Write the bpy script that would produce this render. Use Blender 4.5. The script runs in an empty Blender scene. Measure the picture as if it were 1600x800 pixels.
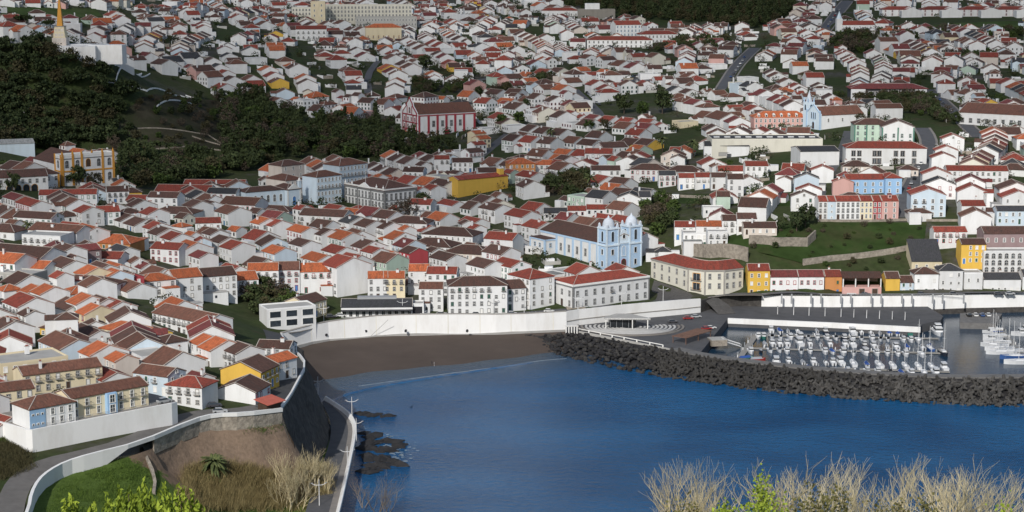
import bpy, bmesh, math, random
import numpy as np
from mathutils import Vector, Matrix
from mathutils.geometry import delaunay_2d_cdt
random.seed(7)
SC = bpy.context.scene
COL = SC.collection
RAD = math.radians

# ---------------------------------------------------------------- camera
FPX, CAMZ, PITCH = 2950.0, 162.0, math.atan(500 / 2950.0)
cam_data = bpy.data.cameras.new('camera')
cam_data.sensor_width = 36.0
cam_data.lens = 36.0 * FPX / 1600.0
cam_data.clip_start = 1.0
cam_data.clip_end = 30000.0
cam = bpy.data.objects.new('camera', cam_data)
cam.location = (0, 0, CAMZ)
cam.rotation_euler = (math.pi / 2 - PITCH, 0, 0)
COL.objects.link(cam)
SC.camera = cam

# ---------------------------------------------------------------- light
SUN_EL, SUN_AZ = 33.0, 199.0     # azimuth clockwise from +Y: behind and left of the camera
world = bpy.data.worlds.new('World')
SC.world = world
world.use_nodes = True
wn = world.node_tree
bg = wn.nodes['Background']
sky = wn.nodes.new('ShaderNodeTexSky')
sky.sky_type = 'NISHITA'
sky.sun_disc = False
sky.sun_elevation = RAD(SUN_EL)
sky.sun_rotation = RAD(SUN_AZ)
sky.air_density = 1.0
sky.dust_density = 1.2
sky.ozone_density = 1.0
wn.links.new(sky.outputs[0], bg.inputs[0])
bg.inputs[1].default_value = 0.092
sun_data = bpy.data.lights.new('sun', 'SUN')
sun_data.energy = 3.15
sun_data.angle = RAD(0.6)
sun_data.color = (1.0, 0.965, 0.91)
sun = bpy.data.objects.new('sun', sun_data)
az = RAD(SUN_AZ)
to_sun = Vector((math.sin(az) * math.cos(RAD(SUN_EL)), math.cos(az) * math.cos(RAD(SUN_EL)), math.sin(RAD(SUN_EL))))
sun.rotation_euler = to_sun.to_track_quat('Z', 'Y').to_euler()
sun.location = to_sun * 3000
COL.objects.link(sun)
SC.view_settings.view_transform = 'Standard'
SC.view_settings.look = 'None'
SC.view_settings.exposure = 0.0
SC.view_settings.gamma = 1.0
SC.view_settings.use_curve_mapping = False
SC.cycles.max_bounces = 5
SC.cycles.diffuse_bounces = 2
SC.cycles.glossy_bounces = 2
SC.cycles.transparent_max_bounces = 8
SC.cycles.caustics_reflective = False
SC.cycles.caustics_refractive = False
SC.cycles.use_denoising = True

# ---------------------------------------------------------------- survey helpers
SP, CP = math.sin(PITCH), math.cos(PITCH)
def ray(px, py):
    a, b = (px - 800) / FPX, -(py - 400) / FPX
    return np.array([a, CP + b * SP, -SP + b * CP])
def P(px, py, z=0.0):
    """the point of height z that the survey sees at this bearing"""
    r = ray(px, py)
    t = (z - CAMZ) / r[2]
    return Vector((r[0] * t, r[1] * t, z))

class TPS:
    def __init__(self, pts, smooth=0.0):
        self.p = np.array([[a, b] for a, b, c in pts], float) / 100.0
        z = np.array([c for a, b, c in pts], float)
        n = len(z)
        K = self.k(self.p, self.p) + np.eye(n) * smooth
        A = np.zeros((n + 3, n + 3))
        A[:n, :n] = K
        A[:n, n] = 1; A[:n, n + 1:] = self.p
        A[n, :n] = 1; A[n + 1:, :n] = self.p.T
        self.w = np.linalg.solve(A, np.concatenate([z, [0, 0, 0]]))
        self.n = n
    @staticmethod
    def k(a, b):
        d2 = ((a[:, None, :] - b[None, :, :]) ** 2).sum(-1)
        return np.where(d2 > 1e-9, 0.5 * d2 * np.log(d2 + 1e-12), 0.0)
    def __call__(self, xy):
        q = np.atleast_2d(np.array(xy, float)) / 100.0
        return self.k(q, self.p) @ self.w[:self.n] + self.w[self.n] + q @ self.w[self.n + 1:]

# heights read along the town: (bearing x, bearing y, height)
SURVEY = [
 (0,785,27),(60,740,28),(130,700,29),(210,680,29),(285,655,29),(330,643,29),(400,645,28),(450,640,27),(470,605,26.5),(481,572,26),(467,553,22),(452,545,19),(441,524,8.5),
 (0,720,29.5),(60,705,29),(240,662,29.5),(0,600,35),(100,560,33),(220,520,27),(330,560,28),(400,560,24),(300,480,24),(400,505,11),(500,460,12),(560,485,10.5),
 (600,485,10),(700,485,9.5),(820,482,9),(890,485,9),(980,475,9),(1060,468,8.5),(1110,462,8),(1190,463,8),(1300,462,8),(1450,462,8),(1600,458,8),(1700,455,8),
 (0,500,33),(0,400,33),(200,400,27),(400,400,20),(600,400,16),(800,400,14),(900,420,15),(1060,430,11),(1000,360,24),(1120,385,24),
 (150,300,30),(0,300,34),(400,300,24),(600,300,22),(800,300,26),(950,300,28),(1100,300,33),
 (1200,395,24),(1260,380,26),(1290,347,32),(1410,345,32),(1600,347,32),(1700,345,32),(1440,395,22),(1600,400,22),
 (1450,200,51),(1300,200,48),(1150,250,40),(1600,250,44),(1400,150,56),(1600,150,57),(1300,100,66),(1600,90,70),(1300,50,79),(1600,40,84),(1300,0,98),(1600,0,98),
 (1000,200,41),(1000,100,62),(1000,50,75),(1000,0,96),(800,200,37),(800,100,60),(800,40,79),(800,0,93),(660,217,31),(600,150,47),(600,100,62),(600,45,78),(600,0,93),
 (400,100,67),(300,120,62),(330,60,80),(95,90,88),(160,85,86),(0,60,92),(0,20,104),(250,20,97),(0,150,66),(60,120,77),(100,200,47),(0,230,43),(135,287,31),(40,290,33),(450,150,49),(450,225,31),(350,205,38),(300,160,50),(550,245,27),
]
pts = []
for a, b, e in SURVEY:
    p = P(a, b, e); pts.append((p.x, p.y, e))
for x in (-900, -450, 0, 450, 900):
    pts.append((x, 2400, 112)); pts.append((x, 3000, 125))
pts += [(-650, 700, 45), (-500, 450, 40), (650, 860, 20), (700, 1200, 50)]
EL = TPS(pts, 0.02)
def E(x, y):
    return float(EL([[x, y]])[0])
def G(px, py, h=0.0):
    """where the line of sight meets the ground raised by h"""
    r = ray(px, py)
    t = np.arange(330.0, 2600.0, 4.0)
    q = np.outer(t, r)
    d = CAMZ + q[:, 2] - h - EL(q[:, :2])
    i = np.argmax(d < 0)
    if d[i] >= 0: i = len(t) - 1
    a, b = t[max(i - 1, 0)], t[i]
    da, db = d[max(i - 1, 0)], d[i]
    tt = a + (b - a) * da / (da - db) if da != db else b
    x, y = r[0] * tt, r[1] * tt
    return Vector((x, y, E(x, y)))
def px_scale(p):
    return FPX / (p.y * CP + (CAMZ - p.z) * SP)
def to_px(p):
    x, y, z = p[0], p[1], p[2] - CAMZ
    d = y * CP - z * SP
    u = y * SP + z * CP
    return 800 + FPX * x / d, 400 - FPX * u / d

# ---------------------------------------------------------------- materials
MATS = {}
def nd(nt, t, **kw):
    n = nt.nodes.new(t)
    for k, v in kw.items(): setattr(n, k, v)
    return n
def mat(name, col, rough=0.85, var=0.12, scale=0.6, stretch=(1, 1, 1), dirt=None, dirt_amt=0.35, dirt_scale=0.25,
        bump=0.0, bump_scale=4.0, rnd=0.08, spec=0.3, metal=0.0, coords='Object', detail=4):
    if name in MATS: return MATS[name]
    m = bpy.data.materials.new(name); m.use_nodes = True
    nt = m.node_tree; bs = nt.nodes['Principled BSDF']
    bs.inputs['Roughness'].default_value = rough
    bs.inputs['Metallic'].default_value = metal
    bs.inputs['Specular IOR Level'].default_value = spec
    tc = nd(nt, 'ShaderNodeTexCoord'); mp = nd(nt, 'ShaderNodeMapping')
    mp.inputs['Scale'].default_value = stretch
    nt.links.new(tc.outputs[coords], mp.inputs[0])
    oi = nd(nt, 'ShaderNodeObjectInfo')
    add = nd(nt, 'ShaderNodeVectorMath', operation='MULTIPLY_ADD')
    nt.links.new(oi.outputs['Random'], add.inputs[0]); add.inputs[1].default_value = (37, 53, 71)
    nt.links.new(mp.outputs[0], add.inputs[2])
    nz = nd(nt, 'ShaderNodeTexNoise'); nz.inputs['Scale'].default_value = scale; nz.inputs['Detail'].default_value = detail
    nz.inputs['Roughness'].default_value = 0.65
    nt.links.new(add.outputs[0], nz.inputs[0])
    mr = nd(nt, 'ShaderNodeMapRange')
    mr.inputs['From Min'].default_value = 0.3; mr.inputs['From Max'].default_value = 0.7
    mr.inputs['To Min'].default_value = 1 - var; mr.inputs['To Max'].default_value = 1 + var
    nt.links.new(nz.outputs[0], mr.inputs[0])
    mr2 = nd(nt, 'ShaderNodeMapRange')
    mr2.inputs['To Min'].default_value = 1 - rnd; mr2.inputs['To Max'].default_value = 1 + rnd
    nt.links.new(oi.outputs['Random'], mr2.inputs[0])
    mul = nd(nt, 'ShaderNodeMath', operation='MULTIPLY')
    nt.links.new(mr.outputs[0], mul.inputs[0]); nt.links.new(mr2.outputs[0], mul.inputs[1])
    vm = nd(nt, 'ShaderNodeVectorMath', operation='SCALE'); vm.inputs[0].default_value = col
    nt.links.new(mul.outputs[0], vm.inputs['Scale'])
    out = vm.outputs[0]
    if dirt is not None:
        n2 = nd(nt, 'ShaderNodeTexNoise'); n2.inputs['Scale'].default_value = dirt_scale; n2.inputs['Detail'].default_value = 5
        n2.inputs['Roughness'].default_value = 0.7
        nt.links.new(add.outputs[0], n2.inputs[0])
        m3 = nd(nt, 'ShaderNodeMapRange'); m3.inputs['From Min'].default_value = 0.48; m3.inputs['From Max'].default_value = 0.68
        m3.inputs['To Max'].default_value = dirt_amt
        nt.links.new(n2.outputs[0], m3.inputs[0])
        mx = nd(nt, 'ShaderNodeMix', data_type='RGBA')
        nt.links.new(m3.outputs[0], mx.inputs[0]); nt.links.new(out, mx.inputs[6]); mx.inputs[7].default_value = (*dirt, 1)
        out = mx.outputs[2]
    nt.links.new(out, bs.inputs['Base Color'])
    if bump > 0:
        nb = nd(nt, 'ShaderNodeTexNoise'); nb.inputs['Scale'].default_value = bump_scale; nb.inputs['Detail'].default_value = 5
        nt.links.new(add.outputs[0], nb.inputs[0])
        bp = nd(nt, 'ShaderNodeBump'); bp.inputs['Strength'].default_value = bump; bp.inputs['Distance'].default_value = 0.3
        nt.links.new(nb.outputs[0], bp.inputs['Height']); nt.links.new(bp.outputs[0], bs.inputs['Normal'])
    MATS[name] = m
    return m
WALL = {'W': (.79, .79, .785), 'C': (.76, .66, .46), 'Y': (.74, .47, .09), 'P': (.66, .40, .36), 'B': (.34, .53, .76), 'L': (.62, .72, .80),
        'G': (.44, .43, .40), 'S': (.27, .25, .22), 'O': (.60, .27, .10), 'N': (.50, .62, .52), 'R': (.42, .07, .08), 'K': (.09, .09, .10),
        'E': (.70, .62, .55), 'M': (.30, .22, .22), 'U': (.75, .72, .62)}
WALLNAME = {'W': 'white', 'C': 'cream', 'Y': 'yellow', 'P': 'pink', 'B': 'blue', 'L': 'pale blue', 'G': 'grey', 'S': 'stone', 'O': 'salmon',
            'N': 'pale green', 'R': 'dark red', 'K': 'charcoal', 'E': 'beige', 'M': 'mauve', 'U': 'ivory'}
ROOF = {'o': (.46, .125, .050), 'r': (.27, .060, .040), 'd': (.105, .055, .043), 'k': (.055, .055, .06), 'b': (.165, .075, .052), 'f': (.30, .30, .29), 'm': (.19, .05, .046)}
ROOFNAME = {'o': 'orange', 'r': 'red', 'd': 'dark brown', 'k': 'slate grey', 'b': 'brown', 'f': 'flat grey', 'm': 'maroon'}
for k, c in WALL.items():
    mat('plaster_' + WALLNAME[k].replace(' ', '_'), c, .9, .05, .8, dirt=(c[0] * .50, c[1] * .48, c[2] * .43), dirt_amt=.30, dirt_scale=.4,
        stretch=(1, 1, .25), rnd=.12)
for k, c in ROOF.items():
    mat('tiles_' + ROOFNAME[k].replace(' ', '_'), c, .85, .42, 1.3, dirt=(c[0] * .35 + .03, c[1] * .4 + .03, c[2] * .4 + .025), dirt_amt=.7, dirt_scale=.3,
        stretch=(2.4, .6, .6), bump=.6, bump_scale=3.0, rnd=.22)
def wm(k): return MATS['plaster_' + WALLNAME[k].replace(' ', '_')]
def rm(k): return MATS['tiles_' + ROOFNAME[k].replace(' ', '_')]
mat('dome_grey', (.56, .61, .67), .8, .08)
mat('mortar', (.50, .45, .40), .9, .15, 1.0)
mat('trim_white', (.80, .79, .76), .85, .05)
mat('trim_grey', (.20, .20, .20), .85, .10)
mat('trim_stone', (.34, .32, .29), .85, .12)
mat('trim_blue', (.42, .57, .74), .85, .06)
mat('trim_red', (.36, .055, .07), .85, .08)
mat('trim_orange', (.62, .30, .06), .85, .08)
mat('trim_green', (.10, .22, .17), .8, .08)
mat('trim_pink', (.62, .36, .36), .85, .05)
mat('glass', (.035, .042, .05), .12, .4, .7, rnd=.5, spec=.6)
mat('shutter_green', (.05, .12, .09), .6, .1)
mat('shutter_red', (.30, .05, .06), .6, .1)
mat('wood_dark', (.08, .05, .035), .7, .2)
mat('paint_blue', (.08, .22, .50), .6, .1)
mat('iron', (.03, .03, .035), .5, .1)
mat('concrete', (.42, .41, .39), .9, .12, .5, dirt=(.2, .19, .17), bump=.2)
mat('concrete_dark', (.17, .165, .16), .9, .15, .6, dirt=(.07, .07, .065), bump=.3)
mat('asphalt', (.105, .106, .112), .9, .18, .25, dirt=(.10, .10, .10), coords='Object')
mat('road_sunlit', (.17, .16, .15), .9, .15, .3, dirt=(.11, .105, .10))  # coast road asphalt in its sunlit tone: the sun's brightness is in the colour
mat('cobble', (.10, .095, .09), .9, .3, 1.2)
mat('pave', (.24, .22, .20), .9, .12, .5)
mat('sand', (.092, .070, .057), .95, .14, .06, dirt=(.085, .066, .055), dirt_amt=.7, dirt_scale=.04, bump=.15, bump_scale=.8)
mat('basalt_wall', (.065, .06, .056), .95, .4, .5, dirt=(.13, .12, .105), bump=.8, bump_scale=1.2)
mat('stone_wall', (.33, .29, .24), .95, .35, .7, dirt=(.15, .13, .11), dirt_amt=.5, bump=.7, bump_scale=1.5)
mat('whitewash', (.86, .855, .84), .9, .04, .12, dirt=(.60, .57, .52), dirt_amt=.4, dirt_scale=.14, stretch=(1, 1, .3))
mat('rock_black', (.030, .029, .030), .9, .4, .5, bump=.8, bump_scale=1.0)
mat('rock_grey', (.078, .074, .069), .92, .35, .5, dirt=(.035, .034, .033), dirt_amt=.6, dirt_scale=.5, bump=.6, bump_scale=1.6, rnd=.35)
mat('metal_white', (.75, .75, .74), .5, .04)
mat('metal_grey', (.35, .36, .37), .5, .06)

# ---------------------------------------------------------------- mesh builder
class MB:
    def __init__(s): s.v, s.f, s.m, s.mats = [], [], [], []
    def mi(s, m):
        if isinstance(m, str): m = MATS[m]
        if m not in s.mats: s.mats.append(m)
        return s.mats.index(m)
    def face(s, vs, m):
        n = len(s.v); s.v += [tuple(q) for q in vs]; s.f.append(tuple(range(n, n + len(vs)))); s.m.append(s.mi(m))
    def solid(s, vs, fs, m):
        n = len(s.v); s.v += [tuple(q) for q in vs]; k = s.mi(m)
        for f in fs: s.f.append(tuple(n + i for i in f)); s.m.append(k)
    def box(s, c, d, m, rz=0.0, top=1.0):
        """c centre of the base, d sizes; top narrows the upper face"""
        x, y, z = d[0] / 2, d[1] / 2, d[2]
        ca, sa = math.cos(rz), math.sin(rz)
        vs = []
        for zz, k in ((0, 1), (z, top)):
            for a, b in ((-x, -y), (x, -y), (x, y), (-x, y)):
                a *= k; b *= k
                vs.append((c[0] + a * ca - b * sa, c[1] + a * sa + b * ca, c[2] + zz))
        s.solid(vs, ((3, 2, 1, 0), (4, 5, 6, 7), (0, 1, 5, 4), (1, 2, 6, 5), (2, 3, 7, 6), (3, 0, 4, 7)), m)
    def prism(s, poly, z0, z1, m, bottom=False):
        n = len(poly)
        a = sum(poly[i][0] * poly[(i + 1) % n][1] - poly[(i + 1) % n][0] * poly[i][1] for i in range(n))
        if a < 0: poly = list(reversed(poly))
        g = (lambda z, p: z if not callable(z) else z(p))
        vs = [(p[0], p[1], g(z0, p)) for p in poly] + [(p[0], p[1], g(z1, p)) for p in poly]
        fs = [tuple(range(n, 2 * n))] + [(i, (i + 1) % n, n + (i + 1) % n, n + i) for i in range(n)]
        if bottom: fs.append(tuple(reversed(range(n))))
        s.solid(vs, fs, m)
    def tube(s, p0, p1, r0, r1, m, n=6, caps=True):
        p0, p1 = Vector(p0), Vector(p1); d = (p1 - p0)
        if d.length < 1e-6: return
        d.normalize(); u = d.orthogonal().normalized(); w = d.cross(u)
        vs = []
        for p, r in ((p0, r0), (p1, r1)):
            for i in range(n):
                t = 2 * math.pi * i / n
                vs.append(p + (u * math.cos(t) + w * math.sin(t)) * r)
        fs = [(i, (i + 1) % n, n + (i + 1) % n, n + i) for i in range(n)]
        if caps: fs += [tuple(reversed(range(n))), tuple(range(n, 2 * n))]
        s.solid(vs, fs, m)
    def lathe(s, prof, m, n=12, c=(0, 0, 0)):
        vs = []
        for r, z in prof:
            for i in range(n):
                t = 2 * math.pi * (i + .5) / n
                vs.append((c[0] + r * math.cos(t), c[1] + r * math.sin(t), c[2] + z))
        fs = []
        for j in range(len(prof) - 1):
            for i in range(n):
                fs.append((j * n + i, j * n + (i + 1) % n, (j + 1) * n + (i + 1) % n, (j + 1) * n + i))
        fs.append(tuple((len(prof) - 1) * n + i for i in range(n)))
        s.solid(vs, fs, m)
    def merge(s, o, M=None):
        n = len(s.v)
        s.v += [tuple(M @ Vector(q)) for q in o.v] if M is not None else list(o.v)
        idx = [s.mi(m) for m in o.mats]
        s.f += [tuple(n + i for i in f) for f in o.f]; s.m += [idx[k] for k in o.m]
    def mesh(s, name, smooth=False):
        me = bpy.data.meshes.new(name)
        me.from_pydata(s.v, [], s.f)
        for m in s.mats: me.materials.append(m)
        if len(s.mats) > 1: me.polygons.foreach_set('material_index', s.m)
        if smooth: me.polygons.foreach_set('use_smooth', [True] * len(s.f))
        return me
    def obj(s, name, parent=None, loc=(0, 0, 0), rz=0.0, smooth=False):
        return new(name, s.mesh(name, smooth), parent, loc, rz)
def new(name, data, parent=None, loc=(0, 0, 0), rz=0.0):
    o = bpy.data.objects.new(name, data); COL.objects.link(o)
    o.location = loc
    if rz: o.rotation_euler = (0, 0, rz)
    if parent is not None: o.parent = parent
    return o
def thing(name, label, cat, loc=(0, 0, 0), rz=0.0, group=None):
    o = new(name, None, None, loc, rz); o.empty_display_size = 1
    return tag(o, label, cat, group)
def tag(o, label=None, cat=None, group=None, kind=None):
    if label: o['label'] = label
    if cat: o['category'] = cat
    if group: o['group'] = group
    if kind: o['kind'] = kind
    return o
def inside(poly, x, y):
    c = False; n = len(poly); j = n - 1
    for i in range(n):
        xi, yi = poly[i][0], poly[i][1]; xj, yj = poly[j][0], poly[j][1]
        if (yi > y) != (yj > y) and x < (xj - xi) * (y - yi) / (yj - yi) + xi: c = not c
        j = i
    return c
def offset_line(line, d):
    """a polyline moved sideways by d to the left of its run"""
    out = []
    for i, p in enumerate(line):
        a = line[max(i - 1, 0)]; b = line[min(i + 1, len(line) - 1)]
        t = Vector((b[0] - a[0], b[1] - a[1])).normalized()
        out.append(Vector((p[0] - t.y * d, p[1] + t.x * d, p[2])))
    return out
def refine(line, step):
    out = [Vector(line[0])]
    for a, b in zip(line, line[1:]):
        a, b = Vector(a), Vector(b); n = max(1, int((b - a).length / step))
        for i in range(1, n + 1): out.append(a.lerp(b, i / n))
    return out
def smooth_line(line, it=2):
    pts = [Vector(p) for p in line]
    for _ in range(it):
        q = [pts[0]]
        for a, b in zip(pts, pts[1:]): q += [a.lerp(b, .25), a.lerp(b, .75)]
        q.append(pts[-1]); pts = q
    return pts
def wall_strip(line, thick, low, m, top=0.0, cap=None, left=True):
    """a solid wall along a polyline: line z + top is its crown, low(p,i) its foot"""
    mb = MB(); a = line; b = offset_line(line, thick if left else -thick)
    n = len(line); vs = []
    for i in range(n):
        zt = a[i][2] + top; zl = low(a[i], i) if callable(low) else low
        vs += [(a[i][0], a[i][1], zl), (a[i][0], a[i][1], zt), (b[i][0], b[i][1], zt), (b[i][0], b[i][1], zl)]
    fs = []
    for i in range(n - 1):
        k = 4 * i
        for q in range(3): fs.append((k + q, k + q + 4, k + q + 5, k + q + 1) if not left else (k + q, k + q + 1, k + q + 5, k + q + 4))
    fs += [(0, 1, 2, 3), (4 * n - 4, 4 * n - 3, 4 * n - 2, 4 * n - 1)]
    mb.solid(vs, fs, m)
    return mb
def ribbon(line_a, line_b, m, dz=0.0):
    mb = MB(); n = len(line_a)
    vs = [(p[0], p[1], p[2] + dz) for p in line_a] + [(p[0], p[1], p[2] + dz) for p in line_b]
    mb.solid(vs, [(i, i + 1, n + i + 1, n + i) for i in range(n - 1)], m)
    return mb
# ---------------------------------------------------------------- the ground of the town
def PL(seq): return [P(*q) for q in seq]
ROADWALL = smooth_line(PL([(-140,930,26),(20,850,26.5),(42,800,27),(46,776,27.3),(57,755,27.6),(74,740,28),(100,726,28.3),(138,714,29),(216,695,29),(300,659,29),(335,650,29),(380,649,28.5),(439,642,27.2)]), 1)
CLIFFTOP = smooth_line(PL([(439,642,27.2),(455,621,26.8),(464,604,26.5),(481,572,26),(467,553,22),(452,545,19),(441,524,8.5)]), 1)
BEACHTOP = smooth_line(PL([(441,524,8.5),(500,508,9),(550,501,9.6),(600,496,10),(700,494,10),(800,495,9.5),(885,490,9.3)]), 1)
PLAZATOP = PL([(885,490,9.3),(905,487,9.2),(980,479,9.1),(1062,472,9),(1095,470,8.6)])
RAMPTOP = PL([(1095,470,8.6),(1118,464,8.2),(1160,462,8),(1190,463,8)])
QUAYTOP = PL([(1190,463,8),(1300,464,8),(1450,463,8),(1507,461,8),(1600,459,8),(1720,456,8)])
COAST = []
for seg in (ROADWALL, CLIFFTOP, BEACHTOP, PLAZATOP, RAMPTOP, QUAYTOP):
    for p in seg:
        if not COAST or (COAST[-1] - p).length > .5: COAST.append(p)
LANDPOLY = [(p.x, p.y) for p in COAST] + [(780, COAST[-1].y + 20), (1000, 2900), (-1000, 2900), (-760, 330), (-220, 330)]
def sheet(name, poly, zs, pts, m, zf):
    """a triangulated sheet inside a polygon"""
    n = len(poly)
    vin = [Vector((p[0], p[1])) for p in poly] + [Vector(p) for p in pts if inside(poly, *p)]
    ed = [(i, (i + 1) % n) for i in range(n)]
    vo, eo, fo, ov, oe, of = delaunay_2d_cdt(vin, ed, [], 0, 1e-4)
    xy = np.array([[v[0], v[1]] for v in vo])
    z = zf(xy)
    for i, src in enumerate(ov):
        for k in src:
            if k < n and zs[k] is not None: z[i] = zs[k]
    fs = []
    for f in fo:
        cx = sum(vo[i][0] for i in f) / len(f); cy = sum(vo[i][1] for i in f) / len(f)
        if inside(poly, cx, cy): fs.append(f)
    me = bpy.data.meshes.new(name)
    me.from_pydata([(float(a[0]), float(a[1]), float(b)) for a, b in zip(xy, z)], [], fs)
    me.materials.append(m); me.polygons.foreach_set('use_smooth', [True] * len(fs))
    return new(name, me)

def ground_mat():
    m = bpy.data.materials.new('town_ground'); m.use_nodes = True; nt = m.node_tree; bs = nt.nodes['Principled BSDF']
    tc = nd(nt, 'ShaderNodeTexCoord')
    a = nd(nt, 'ShaderNodeTexNoise'); a.inputs['Scale'].default_value = .018; a.inputs['Detail'].default_value = 6; a.inputs['Roughness'].default_value = .7
    b = nd(nt, 'ShaderNodeTexNoise'); b.inputs['Scale'].default_value = .35; b.inputs['Detail'].default_value = 5
    nt.links.new(tc.outputs['Object'], a.inputs[0]); nt.links.new(tc.outputs['Object'], b.inputs[0])
    r = nd(nt, 'ShaderNodeValToRGB'); e = r.color_ramp.elements
    e[0].position = .36; e[0].color = (.085, .08, .072, 1); e[1].position = .46; e[1].color = (.052, .060, .028, 1)
    k = e.new(.58); k.color = (.040, .058, .020, 1); k = e.new(.72); k.color = (.075, .058, .036, 1)
    nt.links.new(a.outputs[0], r.inputs[0])
    mr = nd(nt, 'ShaderNodeMapRange'); mr.inputs['To Min'].default_value = .55; mr.inputs['To Max'].default_value = 1.45
    nt.links.new(b.outputs[0], mr.inputs[0])
    v = nd(nt, 'ShaderNodeVectorMath', operation='SCALE'); nt.links.new(r.outputs[0], v.inputs[0]); nt.links.new(mr.outputs[0], v.inputs['Scale'])
    nt.links.new(v.outputs[0], bs.inputs['Base Color']); bs.inputs['Roughness'].default_value = 1.0
    bs.inputs['Specular IOR Level'].default_value = .1
    return m
gp = []
for iy in range(0, 110):
    y = 335 + iy * 13 if iy < 90 else 335 + 90 * 13 + (iy - 90) * 60
    for ix in range(-62, 70): gp.append((ix * 13.0 + (iy % 2) * 6.5, y))
_rl = np.array([[p.x, p.y] for p in refine(ROADWALL + CLIFFTOP, 3)])
for p in refine(offset_line(ROADWALL, 4), 3.2) + refine(offset_line(CLIFFTOP, 4), 3.2) + refine(offset_line(ROADWALL, 1.2), 3.0) + refine(offset_line(ROADWALL, 7.4), 3.2) + refine(offset_line(ROADWALL, 10.5), 4) + refine(offset_line(CLIFFTOP, 7.4), 3.2): gp.append((p.x, p.y))
tag(sheet('ground', LANDPOLY, [p.z for p in COAST] + [None] * 5, gp, ground_mat(), EL), kind='structure')

# ---------------------------------------------------------------- the headland below the camera
LOWROAD_IN = smooth_line(PL([(503,628,4.5),(511,645,4.5),(517,662,4.5),(517,680,4.5),(511,705,4.5),(497,740,4.5),(480,790,4.5),(465,840,5)]), 1)
LOWROAD_OUT = smooth_line(PL([(508,624,4.5),(530,638,4.5),(548,652,4.5),(555,668,4.5),(553,690,4.5),(547,719,4.5),(540,751,4.5),(530,796,4.5),(515,850,5)]), 1)
shore = PL([(560,840,0),(700,860,0),(900,880,0),(1150,890,0),(1400,880,0),(1750,870,0)])
hp = [p.copy() for p in ROADWALL]
hz = [p.z - (2.6 if 3 < i else 1.0) for i, p in enumerate(hp)]
edge2 = PL([(455,690,14),(470,722,6)])
HEADPOLY = [(p.x, p.y) for p in hp] + [(p.x, p.y) for p in edge2] + [(p.x, p.y) for p in LOWROAD_IN[-9:]] + [(p.x, p.y) for p in shore] + [(520, -150), (-520, -150), (-520, 328), (-222, 328)]
HEADZ = hz + [p.z for p in edge2] + [4.3] * 9 + [-1.5] * len(shore) + [None] * 4
hs = []
for a, b, e in [(100,742,25),(160,724,25.8),(210,708,26),(120,790,23),(230,745,22.5),(200,790,19),(60,800,25),(250,712,21),(300,676,26),(300,700,21),(330,720,17),(380,668,24.5),(380,700,19),(430,668,23.2),(430,690,18.5),(445,700,17),
                (400,760,10),(450,760,7),(490,770,5),(320,790,11),(500,830,4.5),(260,760,14),(280,740,15)]:
    p = P(a, b, e); hs.append((p.x, p.y, e))
for x in (-350, -150, 0, 150, 350, 520): hs += [(x, -100, 175), (x, 0, 157.5), (x, 130, 117)]
for x in (60, 200, 350, 520): hs += [(x, 250, 72), (x, 380, 24), (x, 450, 3)]
hs += [(-100, 250, 70), (-220, 250, 72), (-60, 340, 34), (0, 330, 40), (0, 430, 8), (-30, 470, 4), (-300, 320, 48), (-150, 330, 44), (-400, 320, 50)]
for p, z in zip(hp, hz): hs.append((p.x, p.y, z))
HE = TPS(hs, .01)
def EH(x, y): return float(HE([[x, y]])[0])
def GH(px, py, h=0.0):
    r = ray(px, py); t = np.arange(60.0, 700.0, 1.5); q = np.outer(t, r)
    d = CAMZ + q[:, 2] - h - HE(q[:, :2]); i = int(np.argmax(d < 0)); tt = t[i]
    return Vector((r[0] * tt, r[1] * tt, EH(r[0] * tt, r[1] * tt)))
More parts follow.
